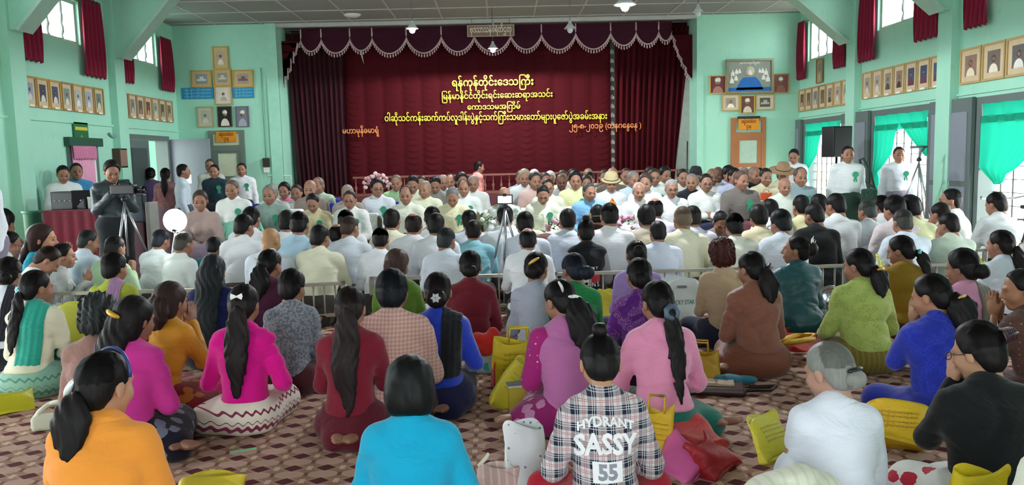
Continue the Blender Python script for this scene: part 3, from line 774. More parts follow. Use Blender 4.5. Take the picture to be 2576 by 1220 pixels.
DL = [(12.05, 12.92, 0, 1.9), (13.87, 15.72, 0, 2.14), (8.3, 10.2, 0, 2.18), (5.4, 7.3, 0, 2.18), (1.5, 4.4, 0, 2.18)]  # near left doorways lie out of view, added to brighten the hall
DR = [(14.12, 15.98, 0, 2.19), (11.22, 13.05, 0, 2.19), (8.25, 10.17, 0, 2.19), (5.9, 7.3, 0, 2.19)]  # last right doorway is unseen, added for daylight
wall_x('wall_left', XL - .2, XL, -2, YB + .2, 0, ZC, WL + DL, 'pale green painted wall with portraits and a grey double door')
wall_x('wall_right', XR, XR + .2, -2, YB + .2, 0, ZC, WR + DR, 'pale green painted wall with tall grilled doors')
OX0, OX1 = -4.38, 4.06
m = MB()
xs = [XL, -5.0, -3.9, -.7, .5, 3.0, 4.1, XR]
for i, (a_, b_) in enumerate(zip(xs, xs[1:])):
    if i % 2 == 0: m.bbox((a_, -2.2, 0), (b_, -2.0, ZC))
    else: m.bbox((a_, -2.2, 2.3), (b_, -2.0, 3.3)).bbox((a_, -2.2, 4.0), (b_, -2.0, ZC))
tag(m.build('wall_rear_added', m_wall), 'green wall with doorways behind the photographer', kind='structure')  # unseen wall added to hold back daylight from behind the camera
m = MB(); m.bbox((XL - .2, YB, 0), (OX0, YB + .25, ZC)); m.bbox((OX1, YB, 0), (XR + .2, YB + .25, ZC)); m.bbox((XL - .2, YS + .9, 0), (XR + .2, YS + 1.0, ZC))
m.bbox((OX0 - .1, YB + .25, 0), (OX0, YS + .9, ZC)); m.bbox((OX1, YB + .25, 0), (OX1 + .1, YS + .9, ZC))
tag(m.build('wall_back', m_wall), 'pale green end wall on both sides of the stage', kind='structure')
ce = tag(MB().bbox((XL - .2, -2, ZC), (XR + .2, YS + 1, ZC + .1)).build('ceiling', m_ceil), 'grey white panelled ceiling', kind='structure')
pm = MB().bbox((-.435, -.505, -.016), (.435, .505, 0)).mesh('panel')
for i in range(14):
    for j in range(6):
        o = link('ceiling_panel', pm, ce, m_ceil); o.location = (XL + .45 + .9 * i, YB + .27 - 1.04 * j, ZC - .002)
for i in range(15): MB().bbox((XL + .9 * i - .015, 10.5, ZC - .026), (XL + .9 * i + .015, 16.8, ZC)).build('ceiling_batten', m_batten, ce)
for j in range(7): MB().bbox((XL, YB + .79 - 1.04 * j - .018, ZC - .03), (XR, YB + .79 - 1.04 * j + .018, ZC)).build('ceiling_batten', m_batten, ce)
# pillars and haunched beams
k = 1
for yp in (13.7, 10.82, 7.95, 5.05, 2.1):
    for sx_, X in ((1, XL), (-1, XR)):
        tag(MB().bbox(min((X, yp - .17, 0), (X + sx_ * .12, yp - .17, 0)), max((X, yp + .17, ZC), (X + sx_ * .12, yp + .17, ZC))).build('trim_%d' % k, m_wall), 'green wall pillar between two bays', kind='structure'); k += 1
        if yp < 9: continue
        m = MB(); t = .12
        P = [(X + sx_ * .1, 3.38), (X + sx_ * .24, 3.38), (X + sx_ * (1.12 if sx_ > 0 else 1.40), ZC), (X + sx_ * .1, ZC)]
        a = [(p[0], yp - t, p[1]) for p in P]; b = [(p[0], yp + t, p[1]) for p in P]
        m.add(a + b, [(0, 1, 2, 3), (7, 6, 5, 4), (0, 4, 5, 1), (1, 5, 6, 2), (2, 6, 7, 3), (3, 7, 4, 0)])
        d = Vector((P[2][0] - P[1][0], 0, P[2][1] - P[1][1])); c = Vector(((P[1][0] + P[2][0]) / 2, yp, (P[1][1] + P[2][1]) / 2)); R = Matrix.Rotation(-math.atan2(d.z, d.x), 3, 'Y')
        h = tag(m.build('trim_%d' % k, m_wall), 'green triangular haunch bracing pillar and ceiling', kind='structure'); k += 1
        MB().box(tuple(c), (d.length + .02, .34, .045), R).build('edge_strip', plain('#a5c9ba', .6), h)
for sx_, X in ((1, XL), (-1, XR)):
    tag(MB().bbox((min(X, X + sx_ * .03), 8, 2.24), (max(X, X + sx_ * .03), YB, 2.27)).build('trim_%d' % k, m_wall), 'thin moulding running above the doors', kind='structure'); k += 1
tag(MB().bbox((OX0 - .22, YB - .05, 0), (OX0, YB + .02, ZC)).build('trim_%d' % k, plain('#9fd8c2', .5, bump=.2)), 'green proscenium edge beside the stage curtain', kind='structure'); k += 1
tag(MB().bbox((OX1 - .015, YB - .02, 0), (OX1 + .12, YS + .3, ZC)).build('trim_%d' % k, plain('#9fd8c2', .5, bump=.2)), 'green proscenium edge by the wooden door', kind='structure'); k += 1
tag(MB().bbox((OX0, YB - .01, ZC - .09), (OX1, YB + .1, ZC)).build('trim_%d' % k, m_batten), 'pale lintel strip above the stage curtain', kind='structure'); k += 1

# high windows: frame, mullions, uneven louvre glass
m_glass, q = newmat('louvre_glass', '#f4f8f7', .2); q.p.inputs['Transmission Weight'].default_value = .9; q.p.inputs['IOR'].default_value = 1.1; m_bright = emit('#ffffff', 1.6)
def high_window(idx, X, sx_, op, bars):
    y0, y1, z0, z1 = op; xc = X - sx_ * .08
    r = MB(); t = .05
    r.bbox((xc - .03, y0, z0), (xc + .03, y1, z0 + t)).bbox((xc - .03, y0, z1 - t), (xc + .03, y1, z1)).bbox((xc - .03, y0, z0 + t), (xc + .03, y0 + t, z1 - t)).bbox((xc - .03, y1 - t, z0 + t), (xc + .03, y1, z1 - t))
    w = tag(r.build('window_%d' % idx, plain('#a9bdb2', .5)), 'high window with grey mullions between maroon curtains', kind='structure')
    for i in range(1, bars):
        y = y0 + (y1 - y0) * i / bars; mm = MB(); n = 10
        mm.tube([(xc, y + .012 * math.sin(i + j * 1.7), z0 + .04 + (z1 - z0 - .08) * j / n) for j in range(n + 1)], [.035 + .008 * math.sin(j * 2.1 + i) for j in range(n + 1)], 6)
        mm.build('mullion', plain('#c3cdc8', .5), w)
    nl = 3
    for j in range(nl):
        z = z0 + .08 + (z1 - z0 - .12) * j / nl; MB().box((xc - sx_ * .03, (y0 + y1) / 2, z), (.05, y1 - y0 - .1, .006), Matrix.Rotation(sx_ * .5, 3, 'Y')).build('louvre_slat', m_glass, w)
wi = 1
for op in WL: high_window(wi, XL, 1, op, 4); wi += 1
for op in WR: high_window(wi, XR, -1, op, 4 if op[0] > 14 else 2); wi += 1
m_mar = cloth('#7d1430', var=.15, bump=.25)
def drape(name, X, sx_, ya, yb, z0, z1, label, mat, group, amp=.03, n=5, flare=.12, skew=0.0):
    m = MB(); W = yb - ya
    def f(u, v):
        y = (ya + yb) / 2 + (u - .5) * W * (1 - flare + flare * (1 - v)) + skew * (1 - v); x = X + sx_ * (.05 + amp * (1 + math.sin(u * n * 2 * PI + 1.2 * math.sin(v * 3)) * (1.1 - .4 * v)))
        return (x, y, z0 + (z1 - z0) * v + .015 * math.sin(u * n * 2 * PI) * (1 - v))
    m.grid(f, n * 8, 8); return tag(m.build(name, mat, None, None, .006), label, 'curtain', group)
CU = [(XL, 1, 10.9, 11.5, 3.05, 4.15, 'faded maroon curtain on near side of the first left high window'), (XL, 1, 12.62, 13.3, 3.0, 4.2, 'long maroon curtain on far side of the first left high window'),
      (XL, 1, 13.72, 14.3, 3.02, 4.0, 'short maroon curtain hanging just past the left beam haunch'), (XL, 1, 15.45, 16.05, 3.02, 4.02, 'bright maroon curtain nearest the left corner of the hall'),
      (XR, -1, 15.85, 16.25, 3.0, 4.12, 'maroon curtain nearest the right corner of the hall'), (XR, -1, 14.0, 14.5, 3.03, 3.92, 'maroon curtain just past the right beam haunch'),
      (XR, -1, 12.9, 13.5, 3.02, 4.15, 'maroon curtain at far side of the second right high window'), (XR, -1, 11.05, 11.7, 3.1, 4.15, 'wide maroon curtain at near side of the second right high window'),
      (XR, -1, 9.95, 10.45, 3.08, 4.15, 'maroon curtain above the portraits by the right edge')]
for c in CU: drape('window_curtain', c[0], c[1], c[2], c[3], c[4], c[5], c[6], m_mar, 'maroon curtains of the high windows')
for X in (XL, XR):
    pass

# right side doorways
m_tr, q = newmat('green_voile', '#1d9a80', .8, 0, .2)
tr = q.new('BsdfTranslucent'); tr.inputs[0].default_value = hexc('#1aa688'); mx = q.new('MixShader'); mx.inputs[0].default_value = .28
out = q.n['Material Output']; q.link(q.p.outputs[0], mx.inputs[1]); q.link(tr.outputs[0], mx.inputs[2]); q.link(mx.outputs[0], out.inputs[0])
def strip(m, path, width, axis, X, sx_, amp=.02, n=4):
    """cloth strip in the wall plane: path (y,z), width list"""
def swag(name, X, sx_, pts, label, group=None):
    """pts: (z, y_left, y_right) rows from top to bottom"""
    m = MB(); N = len(pts)
    def f(u, v):
        t = v * (N - 1); i = min(int(t), N - 2); a = t - i; z = pts[i][0] * (1 - a) + pts[i + 1][0] * a; y0 = pts[i][1] * (1 - a) + pts[i + 1][1] * a; y1 = pts[i][2] * (1 - a) + pts[i + 1][2] * a
        w = abs(y1 - y0); return (X + sx_ * (.03 + .02 * math.sin(u * 9 * PI + 2 * v) * min(1, w * 3 + .3)), y0 + (y1 - y0) * u, z)
    m.grid(f, 48, 20); return tag(m.build(name, m_tr, None, None, 0), label, 'curtain', group)
m_iron = plain('#4b4f4e', .5)
def doorway(idx, X, sx_, op, label, grille=True):
    y0, y1, z0, z1 = op; t = .09
    r = MB(); xa, xb = sorted((X - sx_ * .2, X + sx_ * .04))
    r.bbox((xa, y0, z0), (xb, y0 + t, z1)).bbox((xa, y1 - t, z0), (xb, y1, z1)).bbox((xa, y0 + t, z1 - t), (xb, y1 - t, z1))
    d = tag(r.build('door_%d' % idx, m_grey), label, kind='structure')
    if grille:
        xg = X - sx_ * .16
        for i in range(1, 8): y = y0 + (y1 - y0) * i / 8; MB().tube([(xg, y, 0), (xg, y, z1 - t)], .010, 6).build('grille_bar', m_iron, d)
        for i in range(1, 13): MB().tube([(xg, y0 + t, i * .165), (xg, y1 - t, i * .165)], .006, 5).build('grille_rail', m_iron, d)
    return d
di = 1
for op in DR:
    d = doorway(di, XR, -1, op, ('tall grey door frame with iron grille, nearest the stage', 'tall grey door frame behind the standing men', 'tall grey door frame at the right edge', 'grey door frame further down the hall', 'grey door frame beside the rear of the hall')[di - 1]); y0, y1, _, z1 = op
    # leaves folded back on the wall
    for ya, yb in ((y1 + .02, y1 + .72), (y0 - .5, y0 - .02)):
        if yb > YB: yb = YB - .02
        lf = MB().bbox((XR - .09, ya, .02), (XR - .04, yb, z1 + .01)).build('door_leaf', m_grey, d)
        for za in (.15, 1.12): MB().bbox((XR - .104, ya + .08, za), (XR - .09, yb - .08, za + .9)).build('door_panel', m_greyl, lf)
    di += 1
for op in DL[:2]:
    doorway(di, XL, 1, op, 'dark grey double door frame beside the stage corner' if op[0] > 13 else 'narrow doorway behind the pink curtain', False); di += 1
for op in DL[2:]: doorway(di, XL, 1, op, 'grey door frame on the near left wall'); di += 1
GC = 'green voile door curtains'
for i, op in enumerate(DR[:3]):
    y0, y1 = op[0] + .1, op[1] - .1; nm = ('door nearest the stage', 'middle door behind the standing men', 'door at right edge')[i]
    swag('curtain_valance', XR, -1, [(2.1, y0, y1), (1.98, y0, y1), (1.86, y0, y1)], 'gathered green valance across the ' + nm, GC)
    yk = y1 - .06
    swag('door_curtain', XR, -1, [(1.95, y0 + .85, y1 + .02), (1.75, y0 + .95, y1 + .02), (1.5, y1 - .62, y1 + .03), (1.28, y1 - .30, y1 + .03), (1.2, y1 - .14, y1 + .02), (1.1, y1 - .22, y1 + .02), (.6, y1 - .26, y1 + .02), (.25, y1 - .28, y1 + .02)] if i < 2 else
         [(1.95, y0 + .25, y1 + .02), (1.6, y0 + .5, y1 + .03), (1.42, y0 + .8, y1 + .04), (1.30, y1 - .75, y1 + .05), (1.22, y1 - .55, y1 - .1), (1.14, y1 - .5, y1 - .25), (1.1, y1 - .42, y1 - .3)], 'green tied back voile curtain on far jamb of the ' + nm, GC)
    if i < 2: swag('door_curtain', XR, -1, [(1.95, y0 - .02, y0 + .8), (1.75, y0 - .02, y0 + .55), (1.55, y0 - .02, y0 + .22), (1.45, y0 - .02, y0 + .06)], 'short green voile curtain on near jamb of the ' + nm, GC)
# bright yard outside
m_yard = plain('#cfc9b8', .9)
tag(MB().bbox((XR + .2, -4, -.3), (XR + 30, 40, -.15)).build('ground', m_yard), 'pale yard outside the doors', kind='structure')
tag(MB().bbox((XL - 30, -4, -.3), (XL - .2, 40, -.15)).build('ground', m_yard), 'pale ground outside the left doors', kind='structure')
tag(MB().bbox((XR + 2.2, 17, -.15), (XR + 2.4, 24, 1.5)).build('yard_wall', plain('#e0cf9a', .8)), 'pale ochre yard wall seen through the door nearest the stage', kind='structure')
# left room behind the double door
tag(MB().bbox((XL - 2.6, 13.2, 0), (XL - 2.5, 17.5, 2.6)).bbox((XL - 2.5, 16.9, 0), (XL - .2, 17.0, 2.6)).bbox((XL - 2.6, 12, 2.6), (XL - .2, 17, 2.7)).build('wall_side_room', m_wall), 'green wall of the side room beyond the double door', kind='structure')
c = atX(383, 405, XL - 2.49); w = empty('lit_window_panel', (XL - 2.5, c[1], c[2]), 0, 1, 'yellow green lit board on the side room wall seen through the door', 'board')
MB().bbox((0, -.32, -.35), (.02, .32, .35)).build('panel', plain('#b8b830', .5), w); MB().bbox((.02, -.28, .05), (.03, -.02, .28)).build('sheet', plain('#dfe0a0', .5), w)  # glow of a lit window painted as yellow panels
# double door leaves
lf = empty('door_leaf', (XL, 13.95, 0), 0, 1, 'dark grey half closed leaf of the left double door', 'door')
MB().bbox((.0, 0, .02), (.05, .82, 2.04)).build('panel', m_grey, lf); MB().bbox((.05, .1, .2), (.06, .72, 1.0)).build('inset', m_dkgrey, lf); MB().bbox((.05, .1, 1.1), (.06, .72, 1.9)).build('inset', m_dkgrey, lf); MB().tube([(.06, .76, 1.0), (.11, .76, 1.0), (.11, .76, 1.12), (.06, .76, 1.12)], .008).build('handle', plain('#777', .3, .8) if False else m_iron, lf)
a = atY(425, 345, 15.7)
lf = empty('door_leaf', (XL + .02, 15.75, 0), math.radians(-8), 1, 'pale grey open leaf of the left double door with a paper notice', 'door')
MB().bbox((.0, 0, .02), (.82, .05, 2.08)).build('panel', m_greyl, lf); MB().bbox((.30, -.006, 1.22), (.42, 0, 1.42)).build('paper', plain('#eef0ee'), lf)
# pink curtained doorway
dw = empty('door_lintel', (XL, 12.5, 1.9), 0, 1, 'dark green lintel board above the pink door curtain', 'board')
MB().bbox((.0, -.5, .0), (.09, .5, .13)).build('board', plain('#24503f', .5), dw)
m_pink = cloth('#e0a0bd', var=.1)
drape('door_curtain', XL, 1, 12.08, 12.72, .3, 1.9, 'pink curtain with ruffled top hanging in the left doorway', m_pink, None, .012, 7, 0)
drape('door_curtain', XL + .03, 1, 12.06, 12.74, 1.70, 1.9, 'ruffled pink valance over the pink doorway curtain', cloth('#c97fa0', var=.1), None, .014, 9, 0)

# burmese lettering: every string is in visual order for the built-in font
def text_mesh(s, size, bold=.0, res=2):
    cu = bpy.data.curves.new('t', 'FONT'); cu.body = s; cu.size = size; cu.extrude = size * .02; cu.offset = bold * size; cu.resolution_u = res
    o = bpy.data.objects.new('t', cu); COL.objects.link(o); bpy.context.view_layer.update()
    me = bpy.data.meshes.new_from_object(o.evaluated_get(bpy.context.evaluated_depsgraph_get())); bpy.data.objects.remove(o); bpy.data.curves.remove(cu); return me
def lettering(name, s, p0, p1, mat, parent, size=None, bold=.012, subs=()):
    """fits the string from p0 (baseline left) to p1 (baseline right) on a plane facing -Y (or any direction by the frame of p0,p1 and up z)"""
    me = text_mesh(s, 1.0, bold); vs = np.array([v.co[:] for v in me.vertices]); w0 = vs[:, 0].min(); w = vs[:, 0].max() - w0
    p0, p1 = Vector(p0), Vector(p1); d = (p1 - p0); sc = d.length / w; sy = size or sc; d.normalize(); up = Vector((0, 0, 1)); nrm = d.cross(up)
    M = Matrix(((d.x * sc, up.x * sy, nrm.x * sc, p0.x - d.x * sc * w0), (d.y * sc, up.y * sy, nrm.y * sc, p0.y - d.y * sc * w0), (d.z * sc, up.z * sy, nrm.z * sc, p0.z - d.z * sc * w0), (0, 0, 0, 1)))
    o = link(name, me, parent, mat)
    if parent is not None: M = parent.matrix_basis.inverted() @ M
    me.transform(M)
    return o
def frame_bars(w, h, t, dpt):
    return MB().bbox((-w/2, -dpt, -h/2), (w/2, 0, -h/2 + t)).bbox((-w/2, -dpt, h/2 - t), (w/2, 0, h/2)).bbox((-w/2, -dpt, -h/2 + t), (-w/2 + t, 0, h/2 - t)).bbox((w/2 - t, -dpt, -h/2 + t), (w/2, 0, h/2 - t))
def picture(loc, rz, w, h, label, col='#b08a4a', mat='#d8ccb0', bgc='#8f9096', fig='#cfcac0', kind='bust', t=.022, group=None):
    r = empty('picture_frame', loc, rz, 1, label, 'picture', group)
    frame_bars(w, h, t, .025).build('frame', plain(col, .45), r)
    MB().bbox((-w/2 + t, -.010, -h/2 + t), (w/2 - t, -.002, h/2 - t)).build('mat_board', plain(mat, .7), r)
    iw, ih = (w - 2 * t) * .62, (h - 2 * t) * .66
    if kind == 'full': iw, ih = w - 2 * t - .01, h - 2 * t - .01
    p = MB().bbox((-iw/2, -.013, -ih/2), (iw/2, -.010, ih/2)).build('photograph', plain(bgc, .5, var=.2, scale=12), r)
    if kind in ('bust', 'full'):
        m = MB(); hr = iw * .17; m.lathe([(hr, 0), (0, .003)], 12, (0, -.0131, ih * .12), Matrix.Rotation(PI/2, 3, 'X')); m.build('face', plain('#9a7a66', .6), p)
        n = 10; vs = [(iw * .36 * math.cos(PI * i / n), -.0145, -ih * .5 + ih * .40 * math.sin(PI * i / n)) for i in range(n + 1)] + [(0, -.0145, -ih * .5)]
        MB().add(vs + [(v[0], -.0125, v[2]) for v in vs], [(i, i + 1, n + 1) for i in range(n)] + [(i + 1 + n + 2, i + n + 2, i) for i in range(0)] + [(i, i + n + 2, i + n + 3, i + 1) for i in range(n)]).build('robe', plain(fig, .6), p)
        if kind == 'full': MB().lathe([(hr * 1.25, 0), (hr * .5, .002)], 12, (0, -.0131, ih * .12 + hr * 1.0), Matrix.Rotation(PI/2, 3, 'X')).build('headdress', plain('#dcdcd4', .6), p)
    elif kind == 'scene': MB().bbox((-iw * .4, -.015, -ih * .2), (iw * .4, -.013, ih * .0)).bbox((-iw * .15, -.015, ih * .0), (iw * .2, -.013, ih * .25)).build('shape', plain(fig, .6), p)
    return r
ords = ['first', 'second', 'third', 'fourth', 'fifth', 'sixth', 'seventh']
def row(X, sx_, ys, z0, z1, what, tones, slips=True):
    n = len(ys) - 1
    for i in range(n):
        w = abs(ys[i + 1] - ys[i]); col, bgc, fig = tones[i % len(tones)]
        r = picture((X + sx_ * .012, (ys[i] + ys[i + 1]) / 2, (z0 + z1) / 2), PI/2 if sx_ > 0 else -PI/2, w * .96, z1 - z0, 'framed portrait, %s from the near end, %s' % (ords[i], what), col, '#cbb896', bgc, fig, 'bust', .028, 'portraits in the row ' + what)
        if slips: MB().bbox((-w * .18, -.03, -(z1 - z0) / 2 + .005), (w * .18, -.026, -(z1 - z0) / 2 + .032)).build('name_slip', plain('#e8e8e0'), r)
def lin(a, b, n): return [a + (b - a) * i / n for i in range(n + 1)]
T1 = [('#a88a58', '#8d97a6', '#c9cbc9'), ('#b8934c', '#3b4256', '#d6d2c4'), ('#b8934c', '#46506a', '#d9d4c6'), ('#9a7a50', '#7e8f8a', '#d0d0c0'), ('#b0925a', '#a8b4b8', '#e2e2dc'), ('#a88a58', '#97a8b8', '#cdd4d8'), ('#9c8048', '#6e8078', '#c8d0b8')]
T2 = [('#9a8058', '#6a5c54', '#8a6c5c'), ('#a08860', '#77808a', '#b0b4b0'), ('#a89068', '#645a58', '#98806c'), ('#a89068', '#6e4a38', '#c09478'), ('#a89068', '#8e9a94', '#c4c8c0'), ('#a08860', '#585450', '#a89a88'), ('#a08860', '#746a58', '#b8a488')]
T3 = [('#b09868', '#9a938a', '#d0c4b0'), ('#b09868', '#a49a90', '#d4ccbc'), ('#b09868', '#8c8478', '#4a4440'), ('#b09868', '#8a7468', '#40302c'), ('#b09868', '#3e4a68', '#6a3038'), ('#b09868', '#3a4864', '#743038'), ('#b09868', '#46506c', '#6c2c34')]
T4_ = [('#b49a64', '#8a6a5c', '#e0d4b8'), ('#b49a64', '#6a6058', '#e4dcc8'), ('#b49a64', '#585858', '#dcdcd4'), ('#b08e3c', '#5a6a60', '#88a090'), ('#b08e3c', '#6a6a68', '#c0c0b8')]
row(XL, 1, lin(11.04, 13.26, 7), 2.42, 2.84, 'under the first left high window', T1)
row(XL, 1, lin(13.82, 16.02, 7), 2.42, 2.84, 'under the far left high window', T2)
row(XR, -1, lin(13.92, 16.28, 7), 2.36, 2.80, 'above the door nearest the stage', T3[:3] + T2[:4], False)
row(XR, -1, lin(10.98, 13.44, 7), 2.40, 2.84, 'above the middle right door', T3[::-1])
row(XR, -1, lin(8.2, 10.6, 5), 2.38, 2.84, 'at the right edge above the third door', T4_[::-1], False)
c = atX(2065, 178, XR); picture((XR - .012, c[1], c[2]), -PI/2, .30, .46, 'single small brown framed portrait above the row by the right corner', '#8a7044', '#b09c78', '#8f8274', '#b8a890')
def backpic(x0, y0, x1, y1, label, **kw):
    a, b = atY(x0, y0, YB), atY(x1, y1, YB); return picture(((a[0] + b[0]) / 2, YB - .012, (a[2] + b[2]) / 2), 0, abs(b[0] - a[0]), abs(a[2] - b[2]), label, **kw)
G = dict(col='#c39a3f', mat='#cbb583')
backpic(534, 118, 577, 174, 'gold framed portrait at the very top of the left wall cluster', **G, bgc='#b9a78f', fig='#efe6d6')
backpic(480, 178, 535, 220, 'gold framed picture of a white pagoda on left arm of the cluster', **G, bgc='#8f949c', fig='#e8e8e4', kind='scene')
backpic(536, 175, 584, 216, 'gold framed group photo at centre of the left wall cluster', **G, bgc='#9a948c', fig='#d8d0c8', kind='scene')
backpic(585, 177, 639, 220, 'gold framed pink group photo on right arm of the cluster', **G, bgc='#b09a94', fig='#7a5c54', kind='scene')
backpic(540, 217, 586, 263, 'pale framed drawing between the two blue banners', col='#b99a60', mat='#d8cfc0', bgc='#dcd4cc', fig='#b8a898')
backpic(496, 269, 540, 320, 'grey green framed portrait under the left blue banner', col='#a99a68', mat='#b9bba8', bgc='#a8ac9c', fig='#c8c8b8')
backpic(547, 268, 586, 319, 'dark portrait of a person in white headdress and robe', col='#4a3a28', mat='#221c1a', bgc='#191617', fig='#dcd6c8', kind='full', t=.018)
backpic(592, 268, 629, 319, 'grey black and white portrait at right of the dark one', col='#6c6c74', mat='#70707c', bgc='#777886', fig='#a8aab4', kind='full', t=.012)
for i, (x0, y0, x1, y1, l) in enumerate(((457, 222, 539, 248, 'bright blue lettered banner left of the pale drawing'), (586, 220, 640, 246, 'bright blue lettered banner right of the pale drawing'))):
    a, b = atY(x0, y0, YB), atY(x1, y1, YB); r = empty('wall_banner', ((a[0] + b[0]) / 2, YB - .012, (a[2] + b[2]) / 2), 0, 1, l, 'banner'); w, h = b[0] - a[0], a[2] - b[2]
    MB().bbox((-w/2, -.012, -h/2), (w/2, 0, h/2)).build('board', plain('#1c86b8', .5), r)
    for zz in (.25, -.05, -.35): lettering('lettering', 'မြန်မာနိုင်ငံတိုင်းရင်းဆေး', (r.location.x - w * .42, YB - .026, r.location.z + h * zz), (r.location.x + w * .42, YB - .026, r.location.z + h * zz), plain('#7fd0e8'), r, .045)
backpic(1784, 190, 1826, 236, 'gold framed maroon portrait left of the large painting', col='#d0a050', mat='#6e3a3c', bgc='#6a3438', fig='#a8786c', kind='full')
backpic(1944, 186, 1983, 234, 'dark framed brown portrait right of the large painting', col='#a88454', mat='#8a5048', bgc='#7c4844', fig='#93625a', kind='full')
backpic(1815, 238, 1860, 279, 'cream framed picture, left of the three below the large painting', col='#b39a68', mat='#d0c2a4', bgc='#a09080', fig='#efe8dc')
backpic(1861, 240, 1898, 286, 'upright brown picture, middle of the three below the large painting', col='#c0a050', mat='#6f4c3a', bgc='#6a4638', fig='#d8c8b8', kind='full')
backpic(1900, 238, 1947, 277, 'cream framed dark photo, right of the three below the large painting', col='#b39a68', mat='#cfc3a8', bgc='#5a5654', fig='#b0b0a8', kind='scene')
a, b = atY(1826, 150, YB), atY(1943, 234, YB); W, H = b[0] - a[0], a[2] - b[2]
r = empty('large_painting', ((a[0] + b[0]) / 2, YB - .012, (a[2] + b[2]) / 2), 0, 1, 'large framed painting of seated white figures around a blue dais', 'picture')
frame_bars(W, H, .04, .05).build('frame', plain('#8f8a70', .4, .2), r); MB().bbox((-W/2 + .04, -.02, -H/2 + .04), (W/2 - .04, -.004, H/2 - .04)).build('canvas', plain('#8d958c', .6, var=.35, scale=5), r)
m = MB(); m.add([(-.28, -.026, -.27), (.28, -.026, -.27), (.20, -.026, -.10), (.12, -.026, -.02), (-.12, -.026, -.02), (-.20, -.026, -.10)], [(0, 1, 2, 3, 4, 5)]); m.bbox((-W/2 + .05, -.026, -H/2 + .05), (W/2 - .05, -.021, -H/2 + .12)); m.build('blue_dais', plain('#1f6ab8', .5), r)
MB().lathe([(.10, 0), (.10, .004), (0, .004)], 20, (0, -.022, .10), Matrix.Rotation(PI/2, 3, 'X')).build('halo', plain('#c8c4b0'), r)
for (x, z, s_) in ((0, .08, 1), (-.35, .06, 1.0), (-.27, .09, .85), (-.21, .10, .75), (-.37, -.08, 1.1), (-.28, -.04, .9), (.33, .07, 1), (.26, .10, .85), (.20, .10, .75), (.37, -.06, 1.1), (.28, -.03, .9)):
    f_ = MB().lathe([(.05 * s_, -.05 * s_), (.035 * s_, .02), (.012, .04 * s_), (.018 * s_, .055 * s_), (0, .08 * s_)], 10, (x, -.03, z)); f_.build('painted_figure', plain('#e6e4dc'), r)
for g_ in r.children:
    if g_.name.startswith('painted_figure'): g_.scale = (1, .3, 1); g_.location = (0, -.014, 0)
lettering('lettering', 'မဟာသန္တိပူဇာ', (r.location.x - .2, YB - .04, r.location.z + H * .36), (r.location.x + .2, YB - .04, r.location.z + H * .36), plain('#e8e8e0'), r)
# doors in the end wall
def end_door(x0, x1, ytop, label, fc, pc, sign, sl, wood):
    a, b = atY(x0, ytop, YB), atY(x1, ytop, YB); X0, X1, Z = a[0], b[0], a[2]; cx = (X0 + X1) / 2
    r = empty('end_wall_door', (cx, YB, 0), 0, 1, label, 'door'); w = X1 - X0; fm = plain(fc, .5, var=.12, scale=4)
    MB().bbox((-w/2, -.06, 0), (-w/2 + .09, 0, Z)).bbox((w/2 - .09, -.06, 0), (w/2, 0, Z)).bbox((-w/2 + .09, -.06, Z - .07), (w/2 - .09, 0, Z)).bbox((-w/2 + .09, -.06, Z - .42), (w/2 - .09, 0, Z - .30)).build('frame', fm, r)
    MB().bbox((-w/2 + .09, -.03, Z - .30), (w/2 - .09, -.02, Z - .07)).build('transom_glass', plain(pc, .25), r)
    lf = MB().bbox((-w/2 + .09, -.05, .02), (-w/2 + .17, -.01, Z - .42)).bbox((w/2 - .17, -.05, .02), (w/2 - .09, -.01, Z - .42)).bbox((-w/2 + .17, -.05, .02), (w/2 - .17, -.01, .2)).bbox((-w/2 + .17, -.05, Z - 1.0), (w/2 - .17, -.01, Z - .92)).bbox((-w/2 + .17, -.05, Z - .46), (w/2 - .17, -.01, Z - .42)).build('door_leaf', fm, r)
    for za, zb in ((Z - .92, Z - .46), (.2, Z - 1.0)): MB().bbox((-w/2 + .17, -.035, za), (w/2 - .17, -.025, zb)).build('pane', plain(pc, .25), lf)
    MB().tube([(w/2 - .13, -.05, 1.0), (w/2 - .13, -.10, 1.0), (w/2 - .13, -.10, 1.12), (w/2 - .13, -.05, 1.12)], .008).build('handle', plain('#9a9a90', .3, .8), r)
    sx0, sy0, sx1, sy1 = sign; a, b = atY(sx0, sy0, YB - .08), atY(sx1, sy1, YB - .08); sr = empty('door_sign', ((a[0] + b[0]) / 2, YB - .065, (a[2] + b[2]) / 2), 0, 1, sl, 'sign'); w, h = b[0] - a[0], a[2] - b[2]
    MB().bbox((-w/2, -.015, -h/2), (w/2, 0, h/2)).build('board', plain('#d98f1c', .5), sr)
    for zz, t_ in ((.12, 'အမျိုးသမီးအိမ်သာ'), (-.32, 'ဌာန')): lettering('lettering', t_, (sr.location.x - w * (.36 if zz > 0 else .12), YB - .083, sr.location.z + h * zz), (sr.location.x + w * (.36 if zz > 0 else .12), YB - .083, sr.location.z + h * zz), plain('#7a3c10'), sr, .10)
    if wood: MB().bbox((-w/2 - .02, -.03, h/2), (w/2 + .02, 0, h/2 + .05)).build('dark_cap', plain('#2a2a2c', .4), sr)
end_door(525, 615, 329, 'grey framed door with cream glass panels left of the stage', '#6b7a70', '#d3dcc0', (543, 332, 595, 357), 'orange lettered sign over the grey framed door', False)
end_door(1838, 1925, 297, 'brown wooden door with frosted glass right of the stage', '#a0683f', '#a9c3b4', (1858, 299, 1909, 326), 'orange lettered sign with dark cap over the wooden door', True)
a, b = atX(181, 318, XL), atX(219, 357, XL); r = empty('wall_poster', (XL + .01, (a[1] + b[1]) / 2, (a[2] + b[2]) / 2), PI/2, 1, 'small dark green poster with yellow band over the pink curtain', 'poster'); w, h = .42, .36
